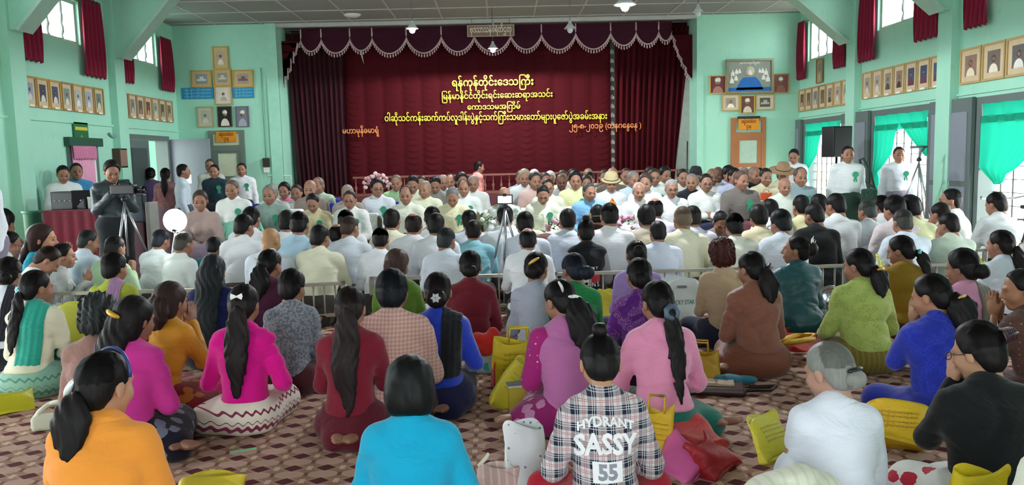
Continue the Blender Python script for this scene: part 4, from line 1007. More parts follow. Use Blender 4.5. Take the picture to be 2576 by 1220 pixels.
MB().bbox((-w/2, -.02, -h/2), (w/2, 0, h/2)).build('board', plain('#1f6b3c', .5), r); MB().bbox((-w/2 + .03, -.026, .06), (w/2 - .03, -.02, .11)).build('yellow_band', plain('#c8c040'), r); MB().lathe([(.04, 0), (.0, .004)], 6, (0, -.021, -.04), Matrix.Rotation(PI/2, 3, 'X')).build('emblem', plain('#7fc050'), r)

# ------------------------------------------------------------------ the stage
ZS = .86
m_stage = plain('#5c2a26', .5, var=.2, scale=3)
st = tag(MB().bbox((OX0 + .01, YB + .05, 0), (OX1 - .01, YS + .75, ZS)).build('stage_platform', m_stage), 'dark red wooden stage platform below the curtain', 'stage'); 
m_cur, q = newmat('stage_velvet', '#5a0f22', .9, 0, .15); q.p.inputs['Sheen Weight'].default_value = .25; q.p.inputs['Sheen Tint'].default_value = hexc('#a02040')
n1 = q.new('TexNoise', i_Scale=.5, i_Detail=3.0); q.link(q.coord(), n1.inputs['Vector']); q.link(q.mix(n1.outputs['Fac'], hexc('#37080f'), hexc('#4c0d15')), q.p.inputs['Base Color'])
m_curd = cloth('#38111c', var=.15, sheen=.1)
def curtain_panel(name, x0, x1, label, n, amp, ruche=False, lean0=0, lean1=0, z0=ZS + .02, z1=ZC - .12, Y=YS):
    m = MB(); W = x1 - x0
    def f(u, v):
        z = z0 + (z1 - z0) * v; x = x0 + lean0 * (1 - v) + (W - lean0 * (1 - v) + lean1 * (1 - v)) * u
        if ruche:
            c = (u * n) % 1.0; sag = (2 * c - 1) ** 2; sc = .5 + .5 * math.sin(u * n * 1.3 + 2); yy = -.035 * abs(math.sin(PI * u * n)) ** .6
            tt = (z * 7.5 - sag * 1.0) % 1.0; yy -= .030 * (1 - tt) * (1 - sag) * (.35 + .65 * sc) ; return (x, Y + yy, z)
        return (x, Y - amp * (1 + math.sin(u * n * 2 * PI + .5 * math.sin(v * 4)) + .4 * math.sin(u * n * 4.7 * PI + 1)), z)
    m.grid(f, int(n * (10 if ruche else 7)), 190 if ruche else 6)
    return tag(m.build(name, m_cur), label, 'curtain')
cX = lambda px, Y=YS: atY(px, 250, Y)[0]
curtain_panel('stage_curtain', OX0 + .02, cX(872), 'dark left side drape of the maroon stage curtain', 11, .05, False, .14, .0, Y=YS - .12).material_slots[0].material = m_curd
mid = curtain_panel('stage_curtain', cX(868), cX(1536), 'ruched maroon middle stage curtain carrying the yellow lettering', 14, .03, True)
curtain_panel('stage_curtain', cX(1547), cX(1738), 'maroon right side drape of the stage curtain past the pale gap', 13, .045, False, -.04, -.22, Y=YS - .05)
tag(MB().add([(3.98, YS - .2, 3.2), (OX1, YS - .2, 3.2), (OX1, YS - .2, ZS), (3.72, YS - .2, ZS), (3.98, YS + .1, 3.2), (OX1, YS + .1, 3.2), (OX1, YS + .1, ZS), (3.72, YS + .1, ZS)], [(0, 1, 2, 3), (7, 6, 5, 4), (0, 4, 5, 1), (1, 5, 6, 2), (2, 6, 7, 3), (3, 7, 4, 0)]).build('trim_99', plain('#9aa096', .6, var=.2, scale=9)), 'mottled grey board between stage curtain and right proscenium', kind='structure')
tag(MB().bbox((OX1 - .35, YS + .02, ZS), (OX1, YS + .04, ZC)).build('trim_98', m_curd), 'dark cloth behind the right end of the stage curtain', kind='structure')
tag(MB().bbox((OX0, YS + .35, ZS), (OX1, YS + .37, ZC)).build('backdrop', plain('#6d7268', .7)), 'grey backdrop seen through the gap between the stage curtains', 'backdrop')
gp = empty('pale_tab_strip', (cX(1541), YS + .1, 0), 0, 1, 'vertical strip of pale pointed tabs in the gap of the stage curtain', 'decoration')
MB().bbox((-.07, 0, 1.2), (.07, .02, ZC - .2)).build('backing', plain('#7d8078', .6), gp)
for i in range(14):
    z = 3.72 - i * .19; MB().add([(-.045, -.03, z), (.045, -.03, z), (.045, -.03, z + .05), (0, -.03, z + .10), (-.045, -.03, z + .05), (0, -.012, z + .02)], [(0, 1, 2, 3, 4), (1, 0, 5), (2, 1, 5), (3, 2, 5), (4, 3, 5), (0, 4, 5)]).build('tab', plain('#f2efe6', .5), gp)
# valance of swags with tasselled fringe
m_fr = plain('#c9aeb2', .7); m_val = cloth('#3a0d22', sheen=.1)
AN = [757, 808, 880, 936, 1022, 1110, 1193, 1285, 1362, 1448, 1536, 1600, 1657, 1690]
YV = YB + .35
va = empty('stage_valance', (0, YV, 0), 0, 1, 'dark valance of scalloped swags edged with pale tasselled fringe', 'valance')
def atv(px, py): p = atY(px, py, YV); return Vector((p[0], 0, p[2]))
ztop = ZC - .08
def fringe(pts, parent):
    MB().tube([p for p in pts], .014, 6).build('fringe_tape', m_fr, parent)
    m = MB(); L = 0; nx = .0
    for a, b in zip(pts, pts[1:]):
        d = (b - a).length; t = nx
        while t < d:
            p = a.lerp(b, t / d); m.lathe([(.002, 0), (.010, -.03), (.016, -.045), (.013, -.085), (0, -.088)], 6, tuple(p)); t += .058
        nx = t - d
    o = m.build('tassel_fringe', m_fr, parent); o['kind'] = 'stuff'
for i, (a, b) in enumerate(zip(AN, AN[1:])):
    h0 = 68 - (a - 700) * .023; A, B = atv(a, h0 + 34), atv(b, 68 - (b - 700) * .023 + 34); dp = .11 + .22 * min(1, (b - a) / 90)
    if i == 0: A = atv(a, h0 + 36)
    n = 14; pts = []
    for j in range(n + 1):
        t = j / n; p = A.lerp(B, t); p.z -= dp * (1 - (2 * t - 1) ** 2) ** .8; p.y = -.05 * math.sin(PI * t); pts.append(p)
    m = MB(); m.grid(lambda u, v: (pts[int(round(u * n))].x, pts[int(round(u * n))].y * (1 - v) - .02 * math.sin(v * 9) * (1 - v), pts[int(round(u * n))].z * (1 - v) + ztop * v), n, 6)
    s_ = m.build('swag', m_val, va); fringe(pts, s_)
    MB().tube([tuple(A), (A.x, 0, ztop)], .016, 6).build('fringe_tape', m_fr, s_)
for side in (0, 1):
    st_ = []; src = [(757, 103), (752, 112), (748, 108), (744, 132), (738, 130), (738, 150), (731, 148), (732, 172), (724, 172), (724, 192), (716, 192), (717, 212), (711, 214)] if side == 0 else [(1690, 88), (1700, 104), (1694, 106), (1706, 128), (1703, 132), (1716, 150), (1713, 156), (1727, 172), (1724, 180), (1737, 196)]
    pts = [atv(*p) for p in src]; fringe(pts, va)
    xs = atv(700, 100).x if side == 0 else atv(1742, 100).x; m = MB(); n = len(pts) - 1
    m.grid(lambda u, v: ((pts[int(round(u * n))] * (1 - v) + Vector((xs, 0, pts[int(round(u * n))].z)) * v)[:]), n, 2); m.build('side_jabot', m_cur, va)
a = atY(906, 125, YS - .2); MB_ = MB().add([(a[0] - .02, YS - .2, a[2]), (a[0] + .03, YS - .2, a[2]), (a[0] + .065, YS - .2, a[2] - .30), (a[0], YS - .19, a[2] - .02)], [(0, 1, 2), (1, 0, 3), (2, 1, 3), (0, 2, 3)])
tag(MB_.build('pennant', plain('#c6ccc8', .6)), 'thin white pointed pennant hanging from a swag', 'pennant')
# lettering on the curtain
my, mo = plain('#e2e23a', .5, var=.05), plain('#e08a48', .5, var=.1)
YT = YS - .09
def curt(s, x0, y0, x1, y1, mat, label, size=None, bold=.012):
    YT = YS - (.27 if x1 < 1000 else (.19 if x0 > 1400 else .09))
    r = empty('curtain_lettering', atY((x0 + x1) / 2, (y0 + y1) / 2, YT), 0, 1, label, 'lettering'); lettering('lettering', s, atY(x0, y0, YT), atY(x1, y1, YT), mat, r, size, bold); return r
curt('ရန်ကုန်တိုင်းဒေသကြီး'.replace('ဒေသ', 'ေဒသ').replace('ကြီး', 'ြကီး'), 1137, 217, 1342, 213, my, 'largest yellow Burmese words, top line on the stage curtain', .215, .018)
curt('ြမန်မာနိုင်ငံတိုင်းရင်းေဆးဆရာအသင်း', 1112, 250, 1390, 243, my, 'yellow Burmese words, second line on the stage curtain', .17)
curt('ေကာဒသမအြကိမ်', 1176, 276, 1309, 273, my, 'short yellow Burmese words, third line on the stage curtain', .155)
curt('ဝါဆိုသင်ကန်းဆက်ကပ်လှူဒါန်းပွဲနှင့်သက်ြကီးသမားေတာ်များပူေဇာ်ပွဲအခမ်းအနား', 968, 305, 1527, 299, my, 'longest yellow Burmese words, fourth line on the stage curtain', .185)
curt('မဟာမုနိဓမာရုံ', 862, 336, 954, 334, mo, 'orange Burmese words at the left under the yellow lines', .16)
curt('၂၅-၈-၂၀၁၉ (တနဂေနွေန့ )', 1432, 324, 1613, 321, mo, 'orange Burmese date at the right under the yellow lines', .16)
a, b = atY(1175, 66, YB - .03), atY(1294, 90, YB - .03); r = empty('stage_name_board', ((a[0] + b[0]) / 2, YB - .03, (a[2] + b[2]) / 2), 0, 1, 'brown lettered board hanging above centre of stage curtain', 'sign'); w, h = b[0] - a[0], a[2] - b[2] + .02
MB().bbox((-w/2, -.03, -h/2), (w/2, 0, h/2)).build('board', plain('#7d6a58', .6), r); MB().tube([(-w * .4, -.015, h/2), (-w * .4, -.015, ZC - (a[2] + b[2]) / 2)], .006, 6).tube([(w * .4, -.015, h/2), (w * .4, -.015, ZC - (a[2] + b[2]) / 2)], .006, 6).build('hanger', plain('#6a6058'), r); frame_bars(w, h, .015, .04).build('edging', plain('#b3a48c', .5), r)
lettering('lettering', 'ဗုဒသာသနံစိရံတိဌတု', (r.location.x - w * .44, YB - .065, r.location.z - h * .12), (r.location.x + w * .44, YB - .065, r.location.z - h * .12), plain('#e6dccb'), r, .17)
# balustrade
bl = empty('stage_balustrade', (0, YB + .12, ZS), 0, 1, 'dark wooden balustrade along the front edge of the stage', 'balustrade')
m_bal = plain('#7a4a40', .45, var=.15, scale=5)
MB().bbox((-3.0, -.045, .36), (3.9, .045, .40)).build('top_rail', m_bal, bl); MB().bbox((-3.0, -.05, 0), (3.9, .05, .05)).build('bottom_rail', m_bal, bl)
bme = MB().lathe([(.022, .05), (.022, .08), (.012, .10), (.030, .15), (.026, .18), (.011, .21), (.014, .27), (.010, .30), (.022, .33), (.022, .36)], 10).mesh('baluster')
for i in range(42): o = link('baluster', bme, bl, m_bal); o.location = (-2.95 + .166 * i, 0, 0)

# ------------------------------------------------------------------ hanging lamps
m_bulb = emit('#f6fbff', 30); m_shade = plain('#c9cfce', .35, .2)
def pendant(px, py, Y, lit, label, r=.10, name='pendant_lamp'):
    p = atY(px, py, Y); e = empty(name, tuple(p), 0, 1, label, 'lamp', 'hanging lamps of the hall')
    MB().tube([(0, 0, .12), (0, 0, ZC - p[2])], .006, 6).build('cord', plain('#5a6060', .5), e)
    MB().lathe([(.022, .13), (.026, .10), (.03, .085), (r * .7, .03), (r, 0), (r * .97, -.004), (r * .66, .025), (.02, .075)], 20).build('shade', m_shade, e)
    MB().lathe([(0, -.075), (.03, -.065), (.048, -.03), (.042, .005), (.022, .04), (0, .05)], 16).build('bulb', m_bulb if lit else plain('#c8d0d0', .3), e)
    if lit:
        l = bpy.data.lights.new('lamp', 'SPOT'); l.spot_size = math.radians(178); l.spot_blend = .1; l.energy = lit * .85; l.shadow_soft_size = .06; l.color = (.93, .97, 1); lo = bpy.data.objects.new('lamp_light', l); COL.objects.link(lo); lo.location = (p[0], p[1], p[2] - .13)
pendant(1037, 72, 13.0, 130, 'lit lamp with small shade over the left half of the curtain')
pendant(1240, 122, 15.0, 260, 'lowest lit lamp below the stage name board')
pendant(1434, 72, 13.2, 0, 'unlit grey cone lamp over the right half of the curtain')
pendant(1572, 12, 9.2, 260, 'largest and brightest lit lamp near top edge', .13)
pendant(1756, 30, 13.5, 0, 'small unlit dome lamp beside the green proscenium edge', .09)
p = atZ(886, 37, ZC - .02); e = empty('ceiling_lamp', tuple(p), 0, 1, 'round flush white ceiling lamp near the stage', 'lamp')
MB().lathe([(.0, -.05), (.10, -.045), (.15, -.02), (.16, .02), (0, .02)], 24).build('cover', plain('#cdd2d2', .4), e); MB().lathe([(.16, .0), (.175, .0), (.175, .02), (.16, .02)], 24).build('rim', m_shade, e)
# ------------------------------------------------------------------ the crowd
SEATED = []
def P(x, y, label, **k):
    k['at'] = (x, y); k['label'] = label; return make_person(k)
# ---- women in front of the rail, seen from behind
W0 = dict(fem=True, lod=0, hair='sleek')
def W(x, y, label, **k): return P(x, y, label, **{**W0, **k})
W(258, 884, 'woman in orange blouse with dark ponytail, white clip and blue hair band', top='#f39a3c', tail=('tail', .20, 1.5, -.02), hy=-22, bow=8, sleeve=.42, arms='lap', g=1.2, Y=2.95, bot='#4a4a4c', acc=[('hair_band', '#2c3a7a'), ('hair_clip', '#e8f2f2', dict(x=-.05, z=.0, rot=60))], skin='#b98a70', hem=.10)
W(1030, 896, 'woman with short black bob in turquoise blouse', top='#13a6cf', hair='bob', sleeve=.45, arms='side', g=1.2, Y=2.98, bow=12, bot='#20585a', lean=8, hem=.10, hc='#151719', skin='#a87a62')
plaid = W(1507, 838, 'child-sized person in black and white plaid shirt with big white back print', top=cloth('#cccccc', kind='plaid', bump=.25), tail=('topbun', .1, .85, 0), bow=22, arms='side', g=1.0, hem=.06, Y=3.25, topname='plaid_shirt', bot=cloth('#b3122e'), skin='#b98a6c', collar=True, lean=6)
W(2078, 866, 'elderly woman with grey bun and white blouse looking left', top='#dfe3f0', hc='#9a9a96', hair='sleek', tail=('bun', 0, .95, 0), hy=32, bow=16, arms='lap', g=1.15, sleeve=.5, Y=3.1, bot='#241c1c', legs='sideL', acc=[('hair_clip', '#2c2a2c', dict(x=.01, z=-.0))], hem=.10, skin='#b08878')
W(2455, 812, 'broad woman in black blouse with dark claw clip in short black hair', top='#15171a', hair='full', hy=30, bow=16, arms='prayhigh', g=1.38, Y=3.25, hem=.04, bot=cloth('#dcdcd8', kind='floral', c2='#b42a3c'), legs='cross', acc=[('hair_claw', '#3a1c28', dict(x=.02, z=.06))], skin='#b48a70', glasses=1)
W(2700, 905, 'woman in cream knit top cut off by the right edge', top='#d8dccb', g=1.3, arms='side', lod=1)
W(338, 745, 'woman in magenta cardigan with long black hair and gold clip', top='#dd3aa0', hair='long', tail=('long', .32, 1.0, -.05, .02), hy=-18, bow=12, arms='lap', bot=cloth('#1c1a2c', kind='floral', c2='#7a8098'), legs='sideR', acc=[('hair_clip', '#d8a93a', dict(x=-.01, z=.03, rot=-18, size=1.15))], yaw=-10, g=1.05, hem=.12)
W(612, 714, 'woman in hot pink jacket with straight ponytail and white hair bow', top='#e0128f', tail=('tail', .50, 1.45, -.0), bow=14, arms='side', bot=cloth('#e6ddd0', kind='border', c2='#8a3050'), legs='sideL', g=.97, lean=4, acc=[('hair_bow', '#f4f4f4', dict(x=.0, z=.045))], hem=.20, hc='#2a2022')
W(880, 720, 'woman in maroon dress with wavy ponytail to her waist', top='#7a1a2e', tail=('tail', .56, 1.6, .0, .02), bow=16, arms='pray', bot=cloth('#5a1222', kind='dots', c2='#6a2030'), legs='kneel', g=.98, lean=4, acc=[('hair_bow', '#c9ccd2', dict(x=0, z=-.035, size=.9))], hem=.14, hc='#2c2021')
W(1100, 684, 'woman in royal blue jacket with black scarf over one shoulder', top=cloth('#1636b0', sheen=.4, rough=.5), tail=('bun', 0, 1.35, 0), bow=10, arms='side', bot='#1a1c40', legs='kneel', g=1.08, lean=6, acc=[('hair_flower', '#b9bcc0', dict(x=0, z=-.03, y=-.165, size=1.2))], scarf=[(.95, .066, .30, .25, '#14151c')], hem=.12, hc='#221a1a')
W(1402, 702, 'woman in mauve blouse with magenta sleeves and silver leaf clip', top=cloth('#b1669c', sheen=.3), tail=('tail', .27, 2.0, .04), hy=22, bow=18, arms='lap', bot=cloth('#8a1c62', kind='floral', c2='#b57aa0'), legs='sideL', g=1.05, yaw=12, acc=[('hair_clip', '#e8e8e4', dict(x=.02, z=.0, rot=-15)), ('hair_clip', '#cfcfcf', dict(x=-.05, z=.07, rot=-75, size=.7))], hem=.14, sleeve=.62)
W(1652, 705, 'woman in pale pink blouse and teal skirt with very long ponytail', top=cloth('#e58fb4', sheen=.4, rough=.55), tail=('tail', .50, .95, .035), hy=14, bow=12, arms='side', bot=cloth('#0f6a5e', sheen=.3, rough=.5), legs='sideR', g=1.12, acc=[('scrunchie', '#4a5a70', dict(x=.02, z=-.05, y=-.125, size=1.2))], hem=.18, hc='#1c1718')
W(1888, 632, 'woman in brown satin jacket and brown skirt with gathered ponytail', top=cloth('#83503f', rough=.5, sheen=.3), tail=('tail', .20, 1.6, .03), hy=20, bow=12, arms='lap', bot=cloth('#7a4634', rough=.5), legs='sideL', g=1.14, acc=[('hair_clip', '#20202a', dict(x=.05, z=.0, rot=40))], hem=.17, yaw=6)
W(2160, 624, 'woman in lime lace blouse with yellow flowers and gold clip in black hair', top=cloth('#a6b663', kind='lace', c2='#94a452'), tail=('tail', .18, 1.5, .03), hy=34, bow=10, arms='side', bot=cloth('#77682c', kind='stripe', c2='#85763a'), legs='sideL', g=1.28, acc=[('hair_clip', '#e0b060', dict(x=.02, z=-.03, y=-.148, size=.9)), ('flower_spray', '#d8d850', dict(x=.06, z=.02))], hem=.16)
W(2338, 688, 'woman in deep blue lace dress with gold clip and low ponytail', top=cloth('#1f2fa0', kind='lace', c2='#283ab4', sheen=.3), tail=('tail', .16, 1.9, .04), hy=36, bow=16, arms='prayhigh', bot=cloth('#1c2a94', sheen=.3), legs='cross', g=1.22, sleeve=.45, acc=[('hair_clip', '#e0b060', dict(x=.02, z=-.025, y=-.150, size=.9))], hem=.10, skin='#a87a5e')
W(2012, 592, 'woman in dark teal satin wrap with white flowers in her bun, looking left', top=cloth('#12505a', rough=.35, sheen=.2, spec=.5), tail=('updo', 0, 1.0, .02), hy=62, bow=-4, arms='lap', bot='#16444c', g=1.25, acc=[('flower_spray', '#ecefe4', dict(x=.05, z=.06)), ('hair_flower', '#f0f0e8', dict(x=-.01, z=.09))], lod=0, hem=.1)
W(1815, 602, 'woman with curly reddish brown hair in beige jacket', top='#b9a083', hair='curly', hc='#4a211c', bow=10, arms='fold', bot='#20243a', g=1.1, hem=.14)
W(1350, 633, 'woman in silver grey blouse with gold bar clip in black hair', top=cloth('#a3a8b8', rough=.6, sheen=.3), tail=('bun', 0, 1.25, .02), hy=-16, bow=16, arms='lap', sleeve=.5, bot='#5a2a30', acc=[('hair_clip', '#d9ae50', dict(x=.02, z=.04, rot=35))], yaw=-6)
W(1440, 636, 'woman in emerald green blouse with dark net over her bun', top='#1f7a42', tail=('bun', 0, 1.2, .03), hy=24, bow=16, arms='pray', bot='#3a2030', hc='#1d2634', g=1.02)
W(1607, 648, 'woman in purple lace blouse with neat low hair', top=cloth('#5b1f78', kind='lace', c2='#8a5a9a'), tail=('bun', 0, 1.3, 0), bow=14, arms='side', bot='#3a1440', g=1.05, acc=[('hair_clip', '#d0c8d8', dict(x=.03, z=-.05, rot=70, size=.6))])
W(1600, 604, 'woman in lavender blouse with butterfly pin, behind the purple lace one', top='#9d84bf', tail=('updo', 0, .9, 0), bow=14, arms='fold', bot='#3a2a48', g=1.1, acc=[('hair_bow', '#c8bca0', dict(x=0, z=.10, size=.5))], lod=1)
W(1182, 629, 'woman in dark wine jacket with pearl hair comb and low bun', top='#6a1826', tail=('bun', 0, 1.15, 0), bow=12, arms='lap', bot='#4a1820', acc=[('hair_clip', '#e9dfe0', dict(x=0, z=-.03, size=.9))], g=1.08)
W(1000, 626, 'woman with long loose brown hair in olive green blouse', top='#587a26', hair='long', tail=('long', .22, .95, 0), hc='#4a3430', hy=-18, bow=14, arms='lap', bot='#2a3020', g=1.02)
P(985, 680, 'man with flat black hair in pink checked shirt', lod=0, top=cloth('#c98f88', kind='check', c2='#d9bdb4'), hc='#161a22', hair='full', bow=14, arms='lap', bot='#3c2a2a', g=1.12, sleeve=.5, thick=.02)
P(735, 679, 'boy with short black hair in mottled grey shirt', lod=0, fem=True, top=cloth('#8a8f98', kind='speckle', c2='#646a74'), hair='full', hy=-18, bow=14, arms='lap', bot='#4a2028', g=1.08, hem=.08, topname='shirt')
W(535, 641, 'woman with very long loose black hair down to the carpet', top='#141c50', hair='long', tail=('long', .62, 1.25, .0), bow=10, arms='lap', bot='#20202c', hc='#22252a', g=1.08)
W(680, 627, 'woman in plum blouse with pinned black ponytail', top='#4a1c38', tail=('tail', .24, 1.7, .0), hy=-22, bow=16, arms='pray', bot='#9a2450', acc=[('hair_clip', '#d8cfd0', dict(x=-.04, z=.03, rot=-30, size=.6))])
W(428, 709, 'woman in mustard jacket with brown shoulder-length hair and magenta scarf', top=cloth('#c98a24', rough=.6), hair='long', tail=('long', .10, 1.1, 0), hc='#3c2a28', hy=-10, bow=10, arms='prayhigh', bot=cloth('#7a1c26', kind='floral', c2='#a8641c'), legs='sideR', yaw=-18, scarf=[(-.9, .030, .10, .2, '#b02458')], g=1.0)
W(250, 743, 'woman with curly grey hair in dusty brown blouse', top='#8e6a62', hair='curly', hc='#34393a', bow=16, arms='lap', bot='#4a3a38', hem=.05)
W(88, 679, 'woman in cream jacket with teal scarf and mint patterned skirt', top='#d8d4bc', tail=('tail', .42, .9, .0), hy=-34, bow=8, arms='lap', bot=cloth('#7fa898', kind='border', c2='#4f7f70'), legs='cross', g=1.08, acc=[('hair_flower', '#7fd0dc', dict(x=-.03, z=-.01, size=1.1))], scarf=[(.45, .078, .52, .40, cloth('#1d9a88', sheen=.4, rough=.5))], hem=.18)
W(22, 649, 'woman in white blouse with black hair at the left edge', top='#d0d6e0', hair='full', tail=('bun', 0, 1.2, .03), bow=12, arms='lap', bot='#1c2428', scarf=[(.9, .05, .3, .2, '#22202a')])
W(287, 636, 'woman with short black hair in lime blouse and lilac scarf', top='#a2ac3c', hair='full', hy=-18, bow=12, arms='side', bot='#6a6a2c', scarf=[(.55, .05, .16, .2, '#a880a8')], g=1.08)
W(2262, 592, 'woman in mustard brown blouse with turquoise scrunchie on dark ponytail', top='#8f6f1c', tail=('tail', .18, 1.2, .06, .02), hy=44, bow=16, arms='pray', bot=cloth('#4a3020', kind='floral', c2='#6a4a34'), g=1.16, acc=[('scrunchie', '#5fb4b4', dict(x=.03, z=-.05, y=-.13))])
W(2418, 628, 'woman in light pink blouse with grey shawl and yellow flower', top='#cf8fae', hair='full', tail=('bun', 0, 1.2, .0), hy=34, bow=14, arms='lap', bot='#4c4a44', acc=[('flower_spray', '#d8dc40', dict(x=.065, z=.0))], scarf=[(.95, .055, .34, .2, '#6f6a60')], g=1.02)
W(2520, 578, 'woman in white blouse with long black ponytail and black shawl', top='#c9d2de', tail=('tail', .50, 1.3, .05), hy=30, bow=6, arms='lap', bot='#20242c', scarf=[(.98, .06, .42, .2, '#1e2028')], g=1.0)
W(2572, 676, 'woman with bare arm praying in brown beaded blouse, right edge', top=cloth('#5a3c34', kind='dots', c2='#8a7464'), tail=('bun', 0, 1, 0), hy=55, bow=8, arms='prayhigh', sleeve=.25, bot='#4a2428', yaw=20, Y=4.6, skin='#9a6c50')
# children and women facing sideways on the far left
P(100, 536, 'girl with long brown hair in turquoise blouse praying in profile', fem=True, lod=1, hair='long', tail=('long', .34, .85, 0), hc='#3c2824', top='#1f9ab0', yaw=-78, bow=6, arms='prayhigh', Y=8.0, face=1, bot='#28343c', sleeve=.5, skin='#b58468')
P(152, 562, 'child with black hair and white collar in profile beside the red desk', fem=True, lod=1, hair='full', tail=('bun', 0, 1, 0), top='#c8cccc', yaw=-70, bow=4, arms='pray', face=1, bot='#6a4a44', Y=7.9, s=.9, skin='#b08068')

# ---- men on the floor behind the rail
G1 = 'rows of men seated on the floor'
def M_(x, y, label, **k):
    dy = y - (401 - .0236 * (x - 1288)); Y0 = float(np.interp(dy, [60, 80, 105, 128, 165, 200], [10.2, 9.8, 9.3, 8.75, 8.15, 7.8]))
    if 's' in k: Y0 *= k.pop('s') ** .5
    return P(x, y, label, **{**dict(lod=2, hair='short', bot='#3a3632', group=G1, legs='kneel', rise=.05, loose=.035, Y=Y0), **k})
WH, WB, CR = '#dfe3e8', '#cfd7e4', '#e2e0c8'
M_(632, 511, 'man in white shirt behind the one looking left, by the mint chair', top=WH, bow=20)
M_(616, 538, 'man in white shirt turning his face right beside the mint chair', top=WH, hy=-20, bow=20, arms='lap')
M_(722, 528, 'man in white shirt with thick black hair right of the bald man', top=WH, hy=0, bow=20)
M_(753, 531, 'man in light blue shirt sitting low behind a white shirt', top='#a9c8dc', bow=20)
M_(683, 571, 'bald man in bluish white shirt', top=WB, hair='bald', hy=-20, bow=20, g=1.12, skin='#a8805c')
M_(807, 564, 'man in cream shirt with thick black hair by the rail gap', top='#e0dfc6', hy=-20, bow=20, g=1.12)
M_(848, 562, 'man with thinning crown in white shirt beside the cream shirt', top=WH, hair='balding')
M_(870, 527, 'man in pale shirt half hidden behind the grey crew cut', top=WH, bow=20)
M_(881, 541, 'man with cropped greying hair in pale blue shirt', top='#ccd6e0', hair='buzz', hc='#4c3c34', hy=-20, bow=20)
M_(957, 572, 'man in bright white shirt with neat black hair near the rail', top='#e6eaf2', bow=20, arms='lap')
M_(985, 524, 'man in cream white shirt with square black hair before the elders', top=CR, bow=20)
M_(1040, 534, 'man in white shirt with thinning brown crown', top=WH, hair='balding', hc='#2c2320', g=1.12, bow=20)
M_(1087, 518, 'man with glossy black hair leaning low in the middle', top=WH, bow=20)
M_(1096, 535, 'man in plain white shirt behind the grey-haired man', top=WH, arms='lap')
M_(1124, 571, 'man with greying hair in white shirt near the rail', top=WB, hc='#34383c', hy=-20, bow=20, g=1.12)
M_(1190, 553, 'person in pale aqua shirt bowing low before the tall black hair', top='#8cc4d0', bow=20, g=1.12)
M_(1180, 527, 'man with tall black hair in wide white shirt', top=WB, bow=20, g=1.12)
M_(1270, 516, 'man in white shirt directly behind the tripod', top=WH, bow=20, g=1.12)
M_(1320, 531, 'man in white shirt with dark hair right of the tripod', top=WB, arms='lap', g=1.12)
M_(1327, 572, 'man with large bald crown in loose white shirt by the rail', top=WH, hair='balding', hc='#1e1c20', g=1.12, bow=20)
M_(1427, 524, 'man in white shirt beside the black logo jacket', top=WB, bow=20, hy=0, g=1.0, arms='lap')
tommy = P(1473, 552, 'person in black jacket with grey sleeves and red white back logo', fem=True, lod=0, top=cloth('#14161c'), tail=('topbun', 0, .9, 0), bow=14, arms='lap', bot='#1c1c20', hem=.10, topname='jacket', g=1.12, rise=.05, Y=8.05, legs='kneel')
M_(1502, 514, 'person in brown shirt and backward tan cap', top='#43241f', bow=20, bot='#5a2f26', g=1.12)
M_(1532, 510, 'man in white shirt behind the brown shirt and cap', top=WH, arms='lap')
M_(1625, 517, 'man in beige shirt with bushy black hair', top='#b9ae9c', bow=20, g=1.12, hair='full')
M_(1646, 497, 'man with balding crown in pale lilac shirt', top='#cbc8de', hair='balding', arms='lap')
M_(1654, 555, 'man in bluish white shirt with cropped black hair near lavender woman', top='#d2dbee', bow=20, g=1.12)
M_(1741, 517, 'man in lilac white shirt with broad back, centre right', top='#cfd0de', hc='#2a2624', bow=20, g=1.12, hair='short')
M_(1716, 517, 'man in cream shirt mostly hidden by the lilac white shirt', top=CR, hc='#7a6a58', hair='buzz')
M_(1846, 539, 'man in cream white shirt with round black hair behind curly woman', top='#e6e8da', bow=20, g=1.12, hair='full')
M_(1907, 517, 'man in cream yellow shirt with tousled black hair', top='#dbd2b0', bow=20, hair='full')
M_(1932, 500, 'man with flat dark hair turned left in white', top=WH, hy=20, bow=20)
M_(1960, 529, 'man in white shirt with glasses and side parted hair', top=WB, hy=20, bow=20, g=1.12, hair='full', glasses=1, hc='#1e2224')
M_(2014, 490, 'man in pale yellow shirt just left of the black coat', top='#dcd9a8', bow=20, arms='lap')
M_(2044, 511, 'man in black coat with white collar', top='#17181a', hy=20, bow=20, g=1.12, bot='#1a1a1c', arms='lap')
M_(2058, 487, 'man in pale yellow shirt behind the black coat', top='#dbd9b0', bow=20)
M_(2098, 486, 'man in white shirt leaning left before the green sarong', top=WH, hy=20, bow=20, bot='#1f3a34')
M_(2178, 503, 'man with grey hair in white shirt praying', top='#d2dae2', hc='#4c5250', hy=20, bow=20)
M_(2213, 491, 'man with black hair in white behind the grey-haired one', top=WH, hy=20)
M_(2246, 494, 'man with thick black hair in pale pink shirt', top='#d8cbcf', hair='full', hy=20, bow=20)
M_(2284, 447, 'man in pale yellow shirt sitting tall near the middle door', top='#dcdcae', hy=20, bow=20, Y=8.6)
M_(2291, 492, 'man in cream jacket behind the grey head near right', top='#d6cdb0', hy=20, bow=20)
M_(2269, 526, 'man with grey hair in light blue white shirt, right side', top='#d0dcea', hc='#4a4a46', hy=0, bow=20, g=1.12)
M_(2362, 509, 'man with dark bowed head behind the pale green shirt', top='#c4ccc8', hy=20, bow=20, arms='prayhigh')
M_(2382, 535, 'man in pale green shirt praying with bowed head', top='#bccdbd', hy=20, bow=20, g=1.12, arms='prayhigh')
M_(2394, 474, 'man in white shirt with yellow parcel, seated sideways by the wall', top='#dfe4de', yaw=65, bow=5, arms='lap', Y=9.2, face=1)
M_(2502, 483, 'man in greyish white shirt with broad back near bicycle', top='#ccd3d4', bow=20, hy=20, g=1.12)
